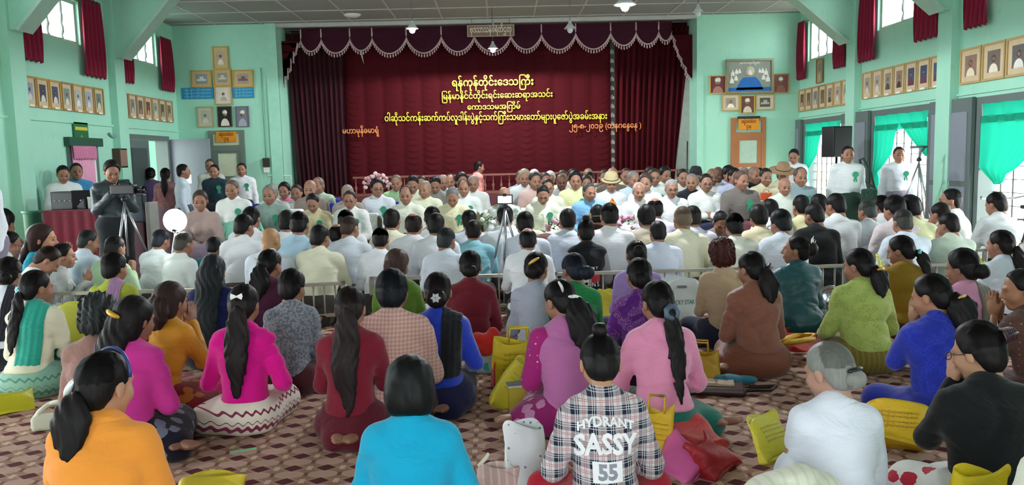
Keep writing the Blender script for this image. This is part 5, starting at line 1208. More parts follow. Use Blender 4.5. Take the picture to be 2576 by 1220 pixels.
M_(2600, 590, 'person in pale shirt cut off by the right edge behind the rail', top='#cfd2cc', bow=20)
# left group of men
M_(28, 581, 'man with glasses in white shirt praying at the left edge', top=WH, yaw=-35, hy=-20, bow=20, glasses=1)
M_(140, 617, 'man in white shirt bending far forward over an orange bag', top='#d6dcd8', yaw=-60, bow=45, lean=26, arms='lap', hc='#2c1c18', Y=7.3, s=1.0)
M_(226, 578, 'man with grey-green hair in pale blue shirt, left of the green shirt', top='#c3d4e0', hc='#2e3634', yaw=-25, bow=20, hy=-20)
M_(292, 592, 'man in pale green shirt with cropped hair near the cameraman', top='#aecfa8', yaw=-20, bow=20, hc='#2a2a28')
M_(407, 577, 'man in wide white shirt below the video light', top='#dbe6e6', yaw=-20, bow=20, hc='#2e333c', g=1.12)
M_(466, 583, 'man in crumpled white shirt right of the video light', top='#dde6e4', yaw=-30, bow=20, hc='#5a5450', g=1.12, arms='lap')
P(537, 581, 'child in teal shirt before the seated note taker', lod=2, top='#156a76', s=.85, Y=8.9, g=.8, bow=20, hc='#23282c', bot='#2a2c30', loose=.01)
M_(8, 527, 'person with dark hair cut off at the left edge', top='#6a5a5c', s=.85, bow=20, hair='full')
P(1817, 497, 'man in brown coat facing the camera, holding red and yellow bags', lod=1, yaw=180, bow=38, lean=14, top='#85766c', arms='lap', bot='#5a3c34', face=1, placket='#6a5c54', Y=9.3, s=1.0, hc='#231f1f')

# ---- elders on chairs, facing the camera
G2 = 'elders seated in rows facing the crowd'
def E(x, y, Y, label, **k):
    d = P(x, y, label, **{**dict(kind='chair', Y=Y, yaw=180, lod=2, arms='lap', bow=10, lean=4, hair='thin', hc='#77777a', face=1, group=G2, bot='#6a4a48', loose=.012, brow='#3a3634', skin='#98705c'), **k}); SEATED.append((d, k.get('seat', 'arm' if Y < 11 else 'plain'))); return d
JW, JC = '#e4e9e6', '#dad6b8'
E(676, 464, 10.2, 'elder with wavy grey hair in grey green jacket', top='#8fa8a0', hair='short', hc='#8c8a84', rosette=1, placket='#7f988f', g=1.05)
E(784, 486, 10.0, 'elder in cream jacket looking down at his hands', top='#cfc6a0', hair='short', hc='#17181c', bow=30, rosette=1, placket='#b9b08a')
E(879, 478, 10.0, 'elder with glasses in white jacket, third armchair from the mint chair', top=JW, hair='short', hc='#3a3030', rosette=1, glasses=1, placket='#c9d4cc', g=1.05)
E(1020, 466, 10.2, 'elder in cream white jacket with receding hair, stern face', top='#dfe4d4', hc='#3c3230', rosette=1, placket='#c4ccb8', g=1.05)
E(1137, 471, 10.1, 'grey haired elder in pale yellow jacket looking down', top='#dcdab8', hair='short', hc='#7c7e80', bow=30, rosette=1, placket='#bfbd98')
E(1268, 469, 10.2, 'bald elder behind the phone on the tripod', top=cloth('#c9d2cc', kind='floral', c2='#8fa090'), hair='bald', arms='fold')
E(1366, 465, 10.1, 'elder in ivory jacket with clasped hands and large rosette', top='#dee6d0', hair='short', hc='#24201f', rosette=1, placket='#c0c9b0', bow=30)
E(1482, 459, 10.3, 'elder in sky blue jacket looking sideways', top='#79add6', hair='short', hc='#4a4644', hy=20, placket='#6497c0', g=1.05)
E(1607, 458, 10.2, 'elder in white jacket with a yellow bag on his lap', top=JW, hc='#b4aca4', rosette=1, placket='#c9cfd4')
E(1689, 450, 10.3, 'elder with glasses and open white jacket', top='#e6eaee', hair='short', hc='#9a9c9c', glasses=1, rosette=1, g=1.05)
E(1776, 436, 10.8, 'man with dark rimmed glasses and raised hand in white jacket', top=JW, hair='short', hc='#201c1c', glasses=1, arms='fold', bot='#1c2440', seat='mint')
E(1865, 428, 10.6, 'stout man in dark grey jacket with white collar', top='#726d6a', hair='short', hc='#6a5248', g=1.2, hy=20, rosette=1, bot='#6a3a44', arms='knee', seat='mint')
E(1974, 446, 10.4, 'bald thin elder in open necked white shirt', top='#d9e0d8', hair='bald', bow=10, bot='#3a3a2c', arms='lap')
E(2014, 420, 11.0, 'elder in grey blue jacket nearest the green curtain', top='#8fa3ac', hc='#5a504c', rosette=1, g=1.05)
E(582, 452, 11.2, 'elder in white jacket left of the blue covered chairs', top=JW, hair='short', hc='#6a6058', rosette=1, seat='blue')
E(683, 461, 11.6, 'elder in white behind the grey green jacket', top=JW, hair='short', hc='#a89c94', rosette=1, seat='blue')
E(714, 459, 12.2, 'woman in pink blouse among the elders', top='#cc6a90', fem=True, hair='full', hc='#1c1a1c', seat='blue')
E(745, 463, 12.3, 'dark haired person in white low behind the pink blouse', top=JW, hair='short', hc='#3a2c28', seat='blue')
E(779, 451, 11.5, 'bald man in grey waistcoat over white', top='#8a7f76', hair='bald', seat='blue')
E(799, 445, 12.0, 'balding man in pale green jacket turned sideways', top='#a9bfa8', hc='#8a7468', hy=-20, rosette=1, seat='blue')
E(873, 464, 11.2, 'elder in grey behind the white jacket with glasses', top='#a09890', hair='short', hc='#a09c98', seat='blue')
E(948, 449, 11.3, 'dark haired man with glasses in bluish white jacket by pink roses', top='#dbe3ee', hair='full', hc='#1e1c20', hy=20, glasses=1, rosette=1, seat='blue')
E(996, 438, 12.6, 'close cropped man in light green jacket', top='#9cc494', hair='buzz', hc='#6a6058', rosette=1, seat='blue')
E(1037, 440, 12.4, 'man with flat black hair looking down in white, left centre', top='#dde0cc', hair='short', hc='#1c1a1c', bow=30)
E(1060, 441, 13.2, 'man with glasses hidden behind the flat black hair', top=JW, hair='short', hc='#2c2624', glasses=1)
E(1068, 453, 11.4, 'shaven elder in cream jacket turned to the right', top='#dfe2c6', hair='buzz', hc='#a89484', hy=-20, rosette=1, g=1.05)
E(1094, 443, 12.3, 'photographer in grey with straps and dark cap', top='#8c8c88', hair='short', hc='#1b1b20', bow=30, seat='blue')
E(1114, 438, 12.8, 'grey cropped man looking sideways near the blue chair', top=JW, hair='buzz', hc='#9a938c', hy=20)
E(1132, 437, 13.4, 'long faced man with receding dark hair in white', top=JW, hc='#3c302c')
E(1161, 434, 13.0, 'dark haired man behind the long faced elder', top=JW, hair='full', hc='#2a2424', hy=20)
E(1166, 450, 11.4, 'balding elder in white lace jacket with rosette', top='#e2ebe8', hc='#3c3432', rosette=1, g=1.05)
E(1190, 440, 12.6, 'grey haired man in white beside the walking pink shirt', top=JW, hair='short', hc='#a49a92', seat='blue')
E(1310, 428, 13.6, 'man in grey blue shirt leaning at the end of a row', top='#8fa0a8', hair='short', hc='#5a5450')
E(1319, 426, 12.8, 'man with woven light cap in white shirt', top='#d4dcdc', hair='full', hc='#b8a890')
E(1345, 432, 12.3, 'dark faced man in pale pink jacket', top='#d0b4ae', hair='short', hc='#3c3430', hy=20)
E(1344, 427, 13.8, 'man in white knitted cap behind the pink jacket', top=JW, hair='full', hc='#dcd8d0')
E(1371, 433, 12.9, 'man with grey black hair in cream jacket in second row', top=JC, hair='short', hc='#4a4442', hy=20)
E(1384, 431, 13.6, 'man wearing a round white cap', top=JW, hair='full', hc='#ecece8')
E(1378, 449, 11.5, 'man with glasses in cream behind the ivory jacket', top='#dfe2cc', hair='short', hc='#2e2624', glasses=1, rosette=1, g=1.05)
E(1412, 437, 12.6, 'shaven man with dark face in grey shirt', top='#a8aca8', hair='buzz', hc='#6a5a50', skin='#6e4a38', seat='blue')
E(1415, 427, 14.0, 'man far back looking right above the shaven man', top=JW, hair='short', hc='#5a4c44')
E(1447, 430, 11.6, 'young man with straight black fringe in pale yellow jacket', top='#dadfae', hair='full', hc='#17171a', rosette=1)
E(1440, 423, 14.0, 'dark haired man far back behind the pale yellow jacket', top=JC, hair='short', hc='#2c2624')
E(1475, 440, 12.0, 'woman with white headband behind the sky blue jacket', top=JW, fem=True, hair='sleek', hc='#38302c', seat='blue')
E(1482, 432, 13.0, 'man with black hair looking left behind the sky blue jacket', top=JW, hair='short', hc='#1f1c1e', hy=-20)
E(1480, 423, 14.2, 'balding man far back, above centre right', top=JW, hc='#8a7a70')
E(1537, 438, 11.5, 'man in pale straw hat and white jacket', top='#dce4ea', hair='short', hc='#30302e', seat='blue', hat='#b9ab84', hatw=.13)
E(1541, 420, 12.8, 'bald elder with dark glasses in brown jacket', top='#6e6256', hair='bald', glasses=1, g=1.05)
E(1520, 426, 13.2, 'man in brown leaning behind the straw hat', top='#5c5048', hair='short', hc='#4c4440', seat='blue')
E(1575, 421, 13.4, 'thin cropped man in cream at the back right', top=JC, hair='buzz', hc='#4c3c34')
E(1593, 429, 12.0, 'grey haired man in light blue shirt', top='#bcd0e4', hair='short', hc='#8a8682', hy=20)
E(1624, 436, 11.6, 'man laughing with head tilted, dark wavy hair', top=JW, hair='full', hc='#4c3e38', hy=-20)
E(1646, 423, 12.2, 'tall faced man with black hair and rosette in white', top='#dbe5e0', hair='short', hc='#3a322e', rosette=1)
E(1635, 418, 14.0, 'dark haired man far back with face turned', top=JC, hair='short', hc='#3a302c', hy=20)
E(1673, 419, 12.8, 'man with long black fringe in white, right of centre', top='#dde0d6', hair='full', hc='#1c1a1a', hy=20)
E(1718, 424, 12.4, 'man with dark hair beside the framed photo', top='#dcdcd0', hair='short', hc='#2e2826')
E(1740, 435, 11.4, 'grey cropped elder in black jacket with rosette', top='#23262c', hair='buzz', hc='#8a8888', hy=-20, rosette=1)
E(1750, 424, 12.9, 'man in flat black hat behind the black jacket', top='#d8d4c8', hair='short', hc='#2a2828', hat='#25262c', hatw=.09)
E(1792, 422, 12.4, 'dark faced bald man in white behind the glasses', top='#dcdad4', hair='bald', skin='#7e5a48')
E(1807, 418, 13.2, 'dark bald man far back near the wooden door', top='#c8c8c0', hair='bald', skin='#6a4a3c')
E(1834, 417, 13.0, 'man with parted black hair in light blue by the wooden door', top='#b4c0dc', hair='full', hc='#1c1c20', hy=20)
E(1848, 421, 12.2, 'black haired man in pale blue left of the stout man', top='#b9c2dc', hair='short', hc='#1d1b1c', hy=20)
E(1872, 420, 12.6, 'grey haired man just behind the stout man', top='#c8c8c4', hair='short', hc='#a8a09a')
E(1898, 418, 12.8, 'man in black jacket covering his mouth', top='#1c1d20', hc='#9a8478', hy=20, hair='buzz')
E(1911, 424, 12.3, 'black haired head between the jackets near the door', top='#c8c4b8', hair='full', hc='#1a191c')
E(1927, 422, 11.6, 'man in cream jacket holding an orange printed bag', top='#dfdaba', hair='short', hc='#2c2624')
E(1970, 414, 12.0, 'man in wide brimmed brown hat and cream jacket', top='#dcd9b8', hair='short', hc='#3a302c', hat='#9a7c60', hatw=.19)
for d, k in list(SEATED):
    if d.get('hat'):
        w = d['hatw']; HM = Matrix(d['J']['head'].tolist()) @ Matrix.Translation((0, -.01, .055)) @ Matrix.Rotation(math.radians(-8), 4, 'X')
        h = link('hat', MB().lathe([(w, -.012), (w * .98, -.002), (.094, .006), (.088, .05), (.07, .095), (.04, .105), (0, .103)], 24).mesh('hat'), d['root'], plain(d['hat'], .8)); h.matrix_local = HM
        b = link('hat_band', MB().tube([(.094 * math.cos(2*PI*i/20), .094 * math.sin(2*PI*i/20), .012) for i in range(20)], .006, 6, True).mesh('hb'), h, plain('#4a3c30', .8))
# cap of the man in brown
def add_cap(d, col):
    HM = Matrix(d['J']['head'].tolist()) @ Matrix.Translation((0, -.012, .035))
    m = MB(); m.lathe([(.092, -.02), (.094, .02), (.082, .065), (.05, .092), (0, .10)], 20); h = link('cap', m.mesh('cap'), d['root'], plain(col, .8)); h.matrix_local = HM
    p = MB().add([(-.06, -.08, .0), (-.05, -.15, -.02), (0, -.17, -.025), (.05, -.15, -.02), (.06, -.08, .0), (-.06, -.08, -.012), (-.05, -.15, -.03), (0, -.17, -.035), (.05, -.15, -.03), (.06, -.08, -.012)], [(0, 1, 2, 3, 4), (9, 8, 7, 6, 5), (0, 5, 6, 1), (1, 6, 7, 2), (2, 7, 8, 3), (3, 8, 9, 4)]); p.build('cap_strap', plain('#6a604c', .8), h)
for o in list(COL.objects):
    if o.get('label') == 'person in brown shirt and backward tan cap': add_cap({'J': pose('floor', 10, 20, 0, False, 1.12, 'pray', 'cross'), 'root': o}, '#a89c80')

# ---- standing people
def S_(x, y, Y, label, **k): return P(x, y, label, **{**dict(kind='stand', Y=Y, lod=2, arms='down', bow=5, lean=0, hair='short', face=1, bot='#3c4446'), **k})
S_(-62, 392, 7.4, 'standing man in white shirt cut off by the left edge', top='#dfe4ee', yaw=150, bot='#7c7488', g=1.12)
S_(158, 419, 11.25, 'young man in white shirt behind the laptop', top='#dfe6e6', yaw=215, bow=20, arms='lap', s=.98)
S_(190, 409, 11.75, 'young man in blue shirt beside the pink curtain', top='#3f8fc0', yaw=215, bow=5, s=1.0)
S_(281, 407, 9.6, 'cameraman in dark leather jacket at a video camera', top=cloth('#2c3a3e', rough=.4, spec=.5, sheen=0), yaw=215, bow=24, arms='phone', bot='#23282b', lod=1, g=1.12, s=1.0, topname='jacket', hair='full')
S_(378, 421, 14.6, 'woman in purple in the double doorway', fem=True, top='#5c5078', yaw=20, bot='#4a4460', hair='sleek', tail=('bun', 0, 1, 0))
S_(415, 422, 13.4, 'woman in dusty pink with long black ponytail by the grey door', fem=True, top=cloth('#8f6468', kind='lace', c2='#a87c7c'), yaw=10, bot='#8a7480', hair='sleek', tail=('tail', .35, 1.2, 0))
S_(459, 412, 13.2, 'man in white shirt walking right past the grey door leaf', top='#c4d4e0', yaw=-70, bot='#4a5058')
S_(528, 399, 14.6, 'older man in white standing before the cream panel door', top='#c8ccc4', yaw=190, hc='#4a4444')
S_(538, 413, 13.6, 'young man in navy sweater with white badge', top='#1f3540', yaw=185, bot='#2c2c34', rosette=1)
S_(607, 409, 14.2, 'man in white shirt and rosette beside the electric box', top='#dde2e6', yaw=190, bot='#22302e', rosette=1)
S_(1205, 405, 15.3, 'man in salmon pink shirt walking in front of the stage', top='#d98a84', yaw=-75, bot='#20202c', bow=10)
S_(1997, 374, 13.0, 'young man in white shirt looking down by the grey shutter', top='#e2e6ee', yaw=170, bow=20, hy=-20, bot='#3c3c40')
S_(2133, 366, 11.3, 'man in white shirt with dark green shoulder bag', top='#dfe6ea', yaw=170, g=1.12, bot='#20382f', arms='down', rosette=1)
S_(2262, 368, 11.7, 'man in white shirt and mauve sarong before the middle door', top='#dce4ee', yaw=165, g=1.05, bot='#7a7684', rosette=1, hc='#2c2c30')
P(502, 478, 'woman in beige writing on a note pad beside the mint chair', kind='chair', fem=True, Y=9.6, yaw=195, lod=1, top='#b09a94', bow=14, arms='lap', hair='sleek', hc='#4a3c38', face=1, bot='#8a7888')

# ------------------------------------------------------------------ furniture under the elders (crowd.py fills SEATED first)
m_olive = cloth('#5f5f4a', var=.1); m_lace = cloth('#e9ece8', kind='lace', c2='#c9d0cc', bump=.2); m_bluecov = cloth('#2434a0', kind='dots', c2='#dfe4f4', bump=.3); m_mint = plain('#8fd3bb', .35, var=.04); m_dkw = plain('#4a2c22', .5)
def rbox(lo, hi, r=.04, mat=None, name='x', parent=None):
    return MB().bbox(lo, hi).build(name, mat, parent, None, 0, r)
ARM, BLUE, PLAIN, MINT = {}, {}, {}, {}
def baked(key, fn):
    def f():
        o = fn(); bpy.context.view_layer.update(); me = bpy.data.meshes.new_from_object(o.evaluated_get(bpy.context.evaluated_depsgraph_get())); me.polygons.foreach_set('use_smooth', [True] * len(me.polygons)); bpy.data.objects.remove(o); return me
    return cached(('baked', key), f)
def chair_parts(kind):
    """mesh list (name, mesh, material); faces +Y"""
    if kind == 'arm': return [('seat', baked('a1', lambda: rbox((-.28, -.25, .20), (.28, .32, .40))), m_olive), ('backrest', baked('a2', lambda: rbox((-.35, -.42, .12), (.35, -.24, .90), .06)), m_olive),
        ('armrest', baked('a3', lambda: rbox((-.40, -.36, .10), (-.29, .30, .60), .05)), m_olive), ('armrest', baked('a4', lambda: rbox((.29, -.36, .10), (.40, .30, .60), .05)), m_olive),
        ('lace_cover', baked('a5', lambda: rbox((-.30, -.45, .62), (.30, -.215, .925), .03)), m_lace), ('leg', cached('aleg', lambda: MB().bbox((-.34, .2, 0), (-.29, .25, .12)).bbox((.29, .2, 0), (.34, .25, .12)).bbox((-.34, -.38, 0), (-.29, -.33, .13)).bbox((.29, -.38, 0), (.34, -.33, .13)).mesh('l')), m_dkw)]
    if kind == 'blue':
        def cov():
            m = MB(); m.grid(lambda u, v: ((u - .5) * (.50 + .04 * math.sin(v * 9)), -.27 - .03 * math.sin(v * 3), .05 + .87 * v + .02 * math.sin(u * PI)), 12, 12); return m.mesh('cov')
        return [('seat', baked('b1', lambda: rbox((-.24, -.22, .05), (.24, .24, .42), .02)), m_bluecov), ('back_cover', baked('b2', lambda: rbox((-.25, -.30, .05), (.25, -.23, .93), .03)), m_bluecov), ('top_slip', baked('b3', lambda: rbox((-.07, -.315, .76), (.07, -.215, .945), .01)), m_lace)]
    if kind == 'mint': 
        def back():
            m = MB(); n = 12
            m.tube([(-.26, -.20, .38), (-.27, -.24, .62), (-.20, -.27, .82), (0, -.28, .88), (.20, -.27, .82), (.27, -.24, .62), (.26, -.20, .38)], .022, 8); return m.mesh('b')
        def arm(s): return lambda: MB().tube([(s * .27, -.22, .62), (s * .30, .0, .66), (s * .29, .18, .62), (s * .27, .22, .40)], [.022, .028, .026, .02], 8).mesh('arm')
        return [('seat', baked('m1', lambda: rbox((-.25, -.22, .39), (.25, .24, .425), .015)), m_mint), ('back_rim', cached('m2', back), m_mint), ('back_panel', cached('m3', lambda: MB().grid(lambda u, v: ((u - .5) * .46 * (1 - .25 * v * v), -.21 - .06 * v, .44 + .42 * v), 8, 8).mesh('p')), m_mint),
                ('armrest', cached('m4', arm(-1)), m_mint), ('armrest', cached('m5', arm(1)), m_mint)] + [('leg', cached(('m6', a, b), lambda a=a, b=b: MB().tube([(a * .23, b * .20, .40), (a * .27, b * .24, 0)], .022, 8).mesh('leg')), m_mint) for a in (-1, 1) for b in (-1, 1)]
    return [('seat', baked('p1', lambda: rbox((-.22, -.2, .40), (.22, .22, .44), .01)), m_dkw), ('backrest', baked('p2', lambda: rbox((-.22, -.25, .60), (.22, -.21, .84), .01)), m_dkw)] + [('leg', cached(('p3', a, b), lambda a=a, b=b: MB().bbox((a * .2 - .018, b * .2 - .018, 0), (a * .2 + .018, b * .2 + .018, .40 if b > 0 else .62)).mesh('leg')), m_dkw) for a in (-1, 1) for b in (-1, 1)]
KN = {'arm': ('armchair', 'olive armchair with white lace cover under the ', 'olive armchairs of the front row'), 'blue': ('covered_chair', 'chair in blue dotted cover under the ', 'blue covered chairs of the second rows'), 'plain': ('wooden_chair', 'plain dark chair under the ', 'plain chairs of the back rows'), 'mint': ('plastic_chair', 'mint plastic armchair under the ', 'mint plastic chairs')}
def short(l, n):
    w = l.split()[:n]
    while w[-1].rstrip(',') in ('in', 'with', 'and', 'a', 'the', 'of', 'his', 'behind', 'near', 'at', 'on', 'to', 'left', 'right', 'beside', 'before', 'from', 'by', 'among', 'looking'): w.pop()
    return ' '.join(w).rstrip(',')
def put_chair(kind, loc, rz, label, sc=1.0, group=None):
    r = empty(KN[kind][0], loc, rz, sc, label, 'chair', group or KN[kind][2])
    for n, me, mt in chair_parts(kind): link(n, me, r, mt)
    return r
used_l = set()
for d, kind in SEATED:
    if kind == 'none': continue
    r = d['root']; n = 7 if kind != 'arm' else 6; lb = KN[kind][1] + short(d['label'], n)
    while lb in used_l: n += 1; lb = KN[kind][1] + short(d['label'], n)
    used_l.add(lb); lb = ' '.join(lb.split()[:16]); k_ = r.scale[0]; put_chair(kind, (r.location.x, r.location.y, 0), r.rotation_euler.z, lb, k_)
def at_(px, py, z): return Vector(atZ(px, py, z))
c = atY(602, 500, 9.6); put_chair('mint', (c[0], 9.7, 0), PI + .35, 'empty mint plastic armchair facing the crowd at the left of the elders')
c = atY(500, 500, 9.6); put_chair('mint', (c[0] + .02, 9.75, 0), PI + .25, 'mint plastic armchair under the woman writing')
c = atY(930, 600, 9.7)
for px, Yc, l, mt in ((930, 9.55, 'olive covered low table with white cloth edge between armchairs', m_olive), (1330, 9.35, 'low table draped in white and red cloth before the ivory jacket', m_lace), (1200, 9.4, 'low table draped in white lace cloth by the tripod', m_lace)):
    p = atY(px, 600, Yc); t = empty('low_table', (p[0], Yc, 0), 0, 1, l, 'table'); w = .34
    rbox((-w, -.2, .42), (w, .2, .45), .01, m_dkw, 'tabletop', t); rbox((-w - .01, -.21, .25), (w + .01, .21, .465), .015, mt, 'tablecloth', t)
    for a in (-1, 1):
        for b in (-1, 1): MB().bbox((a * .3 - .02, b * .16 - .02, 0), (a * .3 + .02, b * .16 + .02, .42)).build('leg', m_dkw, t)
    if px == 1330: rbox((-w, -.215, .44), (w, .1, .474), .008, cloth('#b8202c'), 'red_runner', t)
# flowers
def bouquet(px, py, Y, label, colr, n, R, base):
    p = atY(px, py, Y); f = empty('flower_arrangement', (p[0], Y, 0), 0, 1, label, 'flowers'); z = p[2]
    MB().lathe([(.11, 0), (.12, .02), (.03, .05), (.025, z - .25), (.07, z - .18), (.09, z - .12), (.0, z - .12)], 14).build(base, plain('#b9b2a8', .4), f)
    r = random.Random(px); gm = MB()
    for i in range(40):
        a, b = r.uniform(0, 2*PI), r.uniform(-.6, 1.3); q = Vector((math.cos(a) * math.cos(b), math.sin(a) * math.cos(b), math.sin(b))) * R * r.uniform(.5, 1.05) + Vector((0, 0, z)); d = Vector((r.uniform(-1, 1), r.uniform(-1, 1), r.uniform(0, 1))) * .05; t = Vector((-d.y, d.x, .01))
        gm.add([tuple(q), tuple(q + d * .5 + t * .4), tuple(q + d), tuple(q + d * .5 - t * .4)], [(0, 1, 2, 3)])
    g_ = gm.build('foliage', plain('#47603c', .6), f); g_['kind'] = 'stuff'
    for i in range(n):
        a, b = r.uniform(0, 2*PI), r.uniform(-.3, 1.4); q = Vector((math.cos(a) * math.cos(b), math.sin(a) * math.cos(b), math.sin(b))) * R
        o = link('blossom', cached('rose', lambda: MB().lathe([(.0, -.03), (.02, -.025), (.034, 0), (.030, .012), (.022, .006), (.020, .018), (.010, .010), (0, .02)], 9).mesh('rose')), f, plain(colr[i % len(colr)], .6)); o.location = q + Vector((0, 0, z)); o.rotation_euler = (r.uniform(-.8, .8), r.uniform(-.8, .8), 0)
bouquet(948, 468, 11.9, 'round arrangement of pale pink roses behind the man with glasses', ['#d9aeb0', '#e8cfc8', '#c98e96'], 26, .19, 'stand')
bouquet(1226, 560, 9.75, 'small green and white flower vase left of the tripod', ['#e0e4dc', '#7f9a6a'], 10, .09, 'vase')
bouquet(1575, 575, 9.6, 'pink paper flower stand before the sky blue jacket', ['#d89ab4', '#e4b4c6'], 18, .15, 'vase')
bouquet(1395, 572, 9.6, 'small pink flowers beside the ivory jacket', ['#d8a4b8'], 10, .09, 'vase')
# tripod with phone
def tripod(px, py, Y, spread, label, zf=0.0, head=True):
    p = atY(px, py, Y); t = empty('tripod', (p[0], Y, zf), 0, 1, label, 'tripod'); z = p[2] - zf; ms = plain('#b8bcc0', .3, .8)
    for i in range(3):
        a = i * 2*PI/3 + .4; MB().tube([(0, 0, z - .05), (spread * .5 * math.cos(a), spread * .5 * math.sin(a), (z - .05) * .5)], .012, 8).tube([(spread * .5 * math.cos(a), spread * .5 * math.sin(a), (z - .05) * .5), (spread * math.cos(a), spread * math.sin(a), .012)], .008, 8).build('leg', ms, t)
    MB().tube([(0, 0, z * .45), (0, 0, z)], .012, 8).build('centre_column', ms, t); MB().lathe([(.03, z - .03), (.032, z), (.02, z + .02)], 12).build('head', plain('#222', .4) if 0 else plain('#222426', .4), t)
    return t, z
t, z = tripod(1270, 516, 8.3, .30, 'small silver tripod standing among the seated men')
ph = empty('phone', (t.location.x, t.location.y, z + .06), 0, 1, 'phone on the tripod with its bright screen towards the crowd', 'phone')
rbox((-.085, -.006, -.05), (.085, .006, .05), .006, plain('#1a1b1e', .3), 'body', ph); MB().bbox((-.07, -.009, -.036), (.07, -.006, .036)).build('screen', emit('#dfe8ff', 2.2), ph); MB().bbox((-.02, -.012, .03), (.02, .012, .062)).build('clamp', plain('#222426'), ph)
t, z = tripod(2312, 400, 10.6, .45, 'silver and black tripod with a gimbal before the middle door', 0)
MB().tube([(0, 0, z), (.02, 0, z + .10), (.10, 0, z + .16), (-.12, 0, z + .16)], .018, 8).build('gimbal_arm', plain('#6a7276', .4), t)
# video light on a stand
p = atY(440, 555, 8.3); t, z = tripod(440, 575, 8.3, .32, 'thin stand carrying the dazzling video light')
lt = empty('video_light', tuple(p), 0, 1, 'dazzling round video light in the left part of the crowd', 'lamp')
MB().lathe([(.0, .06), (.08, .06), (.11, .03), (.112, .0), (.10, .0)], 24, (0, 0, 0), Matrix.Rotation(-PI/2, 3, 'X')).build('housing', plain('#303236', .4), lt)
MB().lathe([(.0, -.05), (.075, -.04), (.122, .0), (.118, .015), (0, .02)], 24, (0, 0, 0), Matrix.Rotation(-PI/2, 3, 'X')).build('lens', emit('#ffffff', 25), lt)
# cameraman's camera and tripod
p = atY(312, 478, 9.15); t, z = tripod(312, 500, 9.15, .40, 'silver legged tripod under the video camera', 0)
cm = empty('video_camera', (p[0], p[1], p[2]), 1.5, 1, 'black video camera held by the man in leather jacket', 'camera')
mk = plain('#1a1d20', .35); rbox((-.05, -.14, -.05), (.05, .14, .06), .012, mk, 'body', cm); MB().lathe([(.035, 0), (.04, .08), (.045, .10), (0, .10)], 14, (0, -.14, 0), Matrix.Rotation(PI/2, 3, 'X')).build('lens', plain('#101214', .2), cm); MB().tube([(0, .08, .06), (0, .06, .11), (0, -.06, .11), (0, -.08, .06)], .012, 8).build('handle', mk, cm); rbox((.05, -.02, -.02), (.10, -.005, .05), .004, plain('#34404a', .2), 'viewfinder_screen', cm)
# red desk with laptop, mixer, cabinet
a = atY(107, 530, 10.6); b = atY(238, 530, 10.6); dz = a[2]; X0, X1 = max(a[0], XL + .1), b[0]
dk = empty('desk', ((X0 + X1) / 2, 10.9, 0), 0, 1, 'desk covered with dark red cloth at the left wall', 'desk'); w = X1 - X0; mr = cloth('#5c1c28', var=.12)
rbox((-w/2, -.3, dz - .05), (w/2, .3, dz), .01, mr, 'tabletop', dk); m = MB(); m.grid(lambda u, v: ((u - .5) * w, -.305 - .012 * math.sin(u * 30), .03 + (dz - .05) * v), 40, 3); m.build('front_cloth', mr, dk, None, .006); MB().bbox((w/2 - .02, -.3, .03), (w/2, .3, dz - .03)).build('side_cloth', mr, dk); MB().bbox((-w/2, -.3, .03), (-w/2 + .02, .3, dz - .03)).build('side_cloth', mr, dk)
MB().bbox((w/2 + .001, -.28, dz - .42), (w/2 + .012, -.02, dz - .14)).build('paper_badge', plain('#9a8fb0', .5), dk)
lp = empty('laptop', (X1 - .22, 10.85, dz + .002), .5, 1, 'open black laptop on the red desk', 'laptop'); rbox((-.17, -.12, 0), (.17, .12, .02), .004, mk, 'base', lp); MB().box((0, -.17, .13), (.36, .012, .26), Matrix.Rotation(math.radians(18), 3, 'X')).build('lid', mk, lp)
bx = empty('mixer', (X0 + .30, 10.8, dz + .002), .1, 1, 'black mixer box at the left end of the red desk', 'mixer'); rbox((-.22, -.14, 0), (.22, .14, .24), .01, mk, 'case', bx); MB().bbox((-.2, -.15, .03), (.2, -.14, .21)).build('panel', plain('#2c3236', .4), bx)
for i in range(6): MB().lathe([(.012, 0), (.010, .014), (0, .014)], 8, (-.16 + .065 * i, -.15, .12), Matrix.Rotation(PI/2, 3, 'X')).build('knob', plain('#8a8f94', .4), bx)
pb = empty('cash_box', (X0 + .66, 10.75, dz + .002), 0, 1, 'small grey box between mixer and laptop on the red desk', 'box'); rbox((-.10, -.08, 0), (.10, .08, .16), .01, plain('#78807e', .4), 'case', pb); rbox((-.102, -.082, .13), (.102, .082, .165), .008, plain('#8d9492', .4), 'lid', pb)
p = atY(82, 555, 9.8); bn = empty('waste_bin', (max(p[0], XL + .2), 9.8, 0), 0, 1, 'round green waste bin against the left wall', 'bin'); zz = atY(82, 530, 9.8)[2]
MB().lathe([(.085, 0), (.10, zz - .02), (.112, zz), (.10, zz), (.095, zz - .03), (.08, .02), (0, .02)], 20).build('bucket', plain('#1f5540', .4), bn); MB().lathe([(.102, zz - .035), (.116, zz - .02), (.116, zz), (.102, zz)], 20).build('rim', plain('#26664c', .4), bn)
# television on pedestal
a, b = atY(305, 490, 9.9), atY(362, 560, 9.9); tv = empty('television', ((a[0] + b[0]) / 2, 9.95, 0), -.15, 1, 'dark television on a maroon pedestal behind the cameraman', 'television'); w = b[0] - a[0]
rbox((-w/2, 0, b[2]), (w/2, .08, a[2]), .01, plain('#34393c', .3), 'casing', tv); MB().bbox((-w/2 + .02, -.004, b[2] + .02), (w/2 - .02, 0, a[2] - .02)).build('screen', plain('#59626a', .08, 0, .8), tv); rbox((-w/2 + .02, 0, 0), (w/2 - .02, .25, b[2]), .01, plain('#4c2230', .5), 'pedestal', tv); rbox((w/2 + .01, 0, 0), (w/2 + .07, .2, a[2] - .1), .01, plain('#8a8a84', .5), 'side_post', tv)
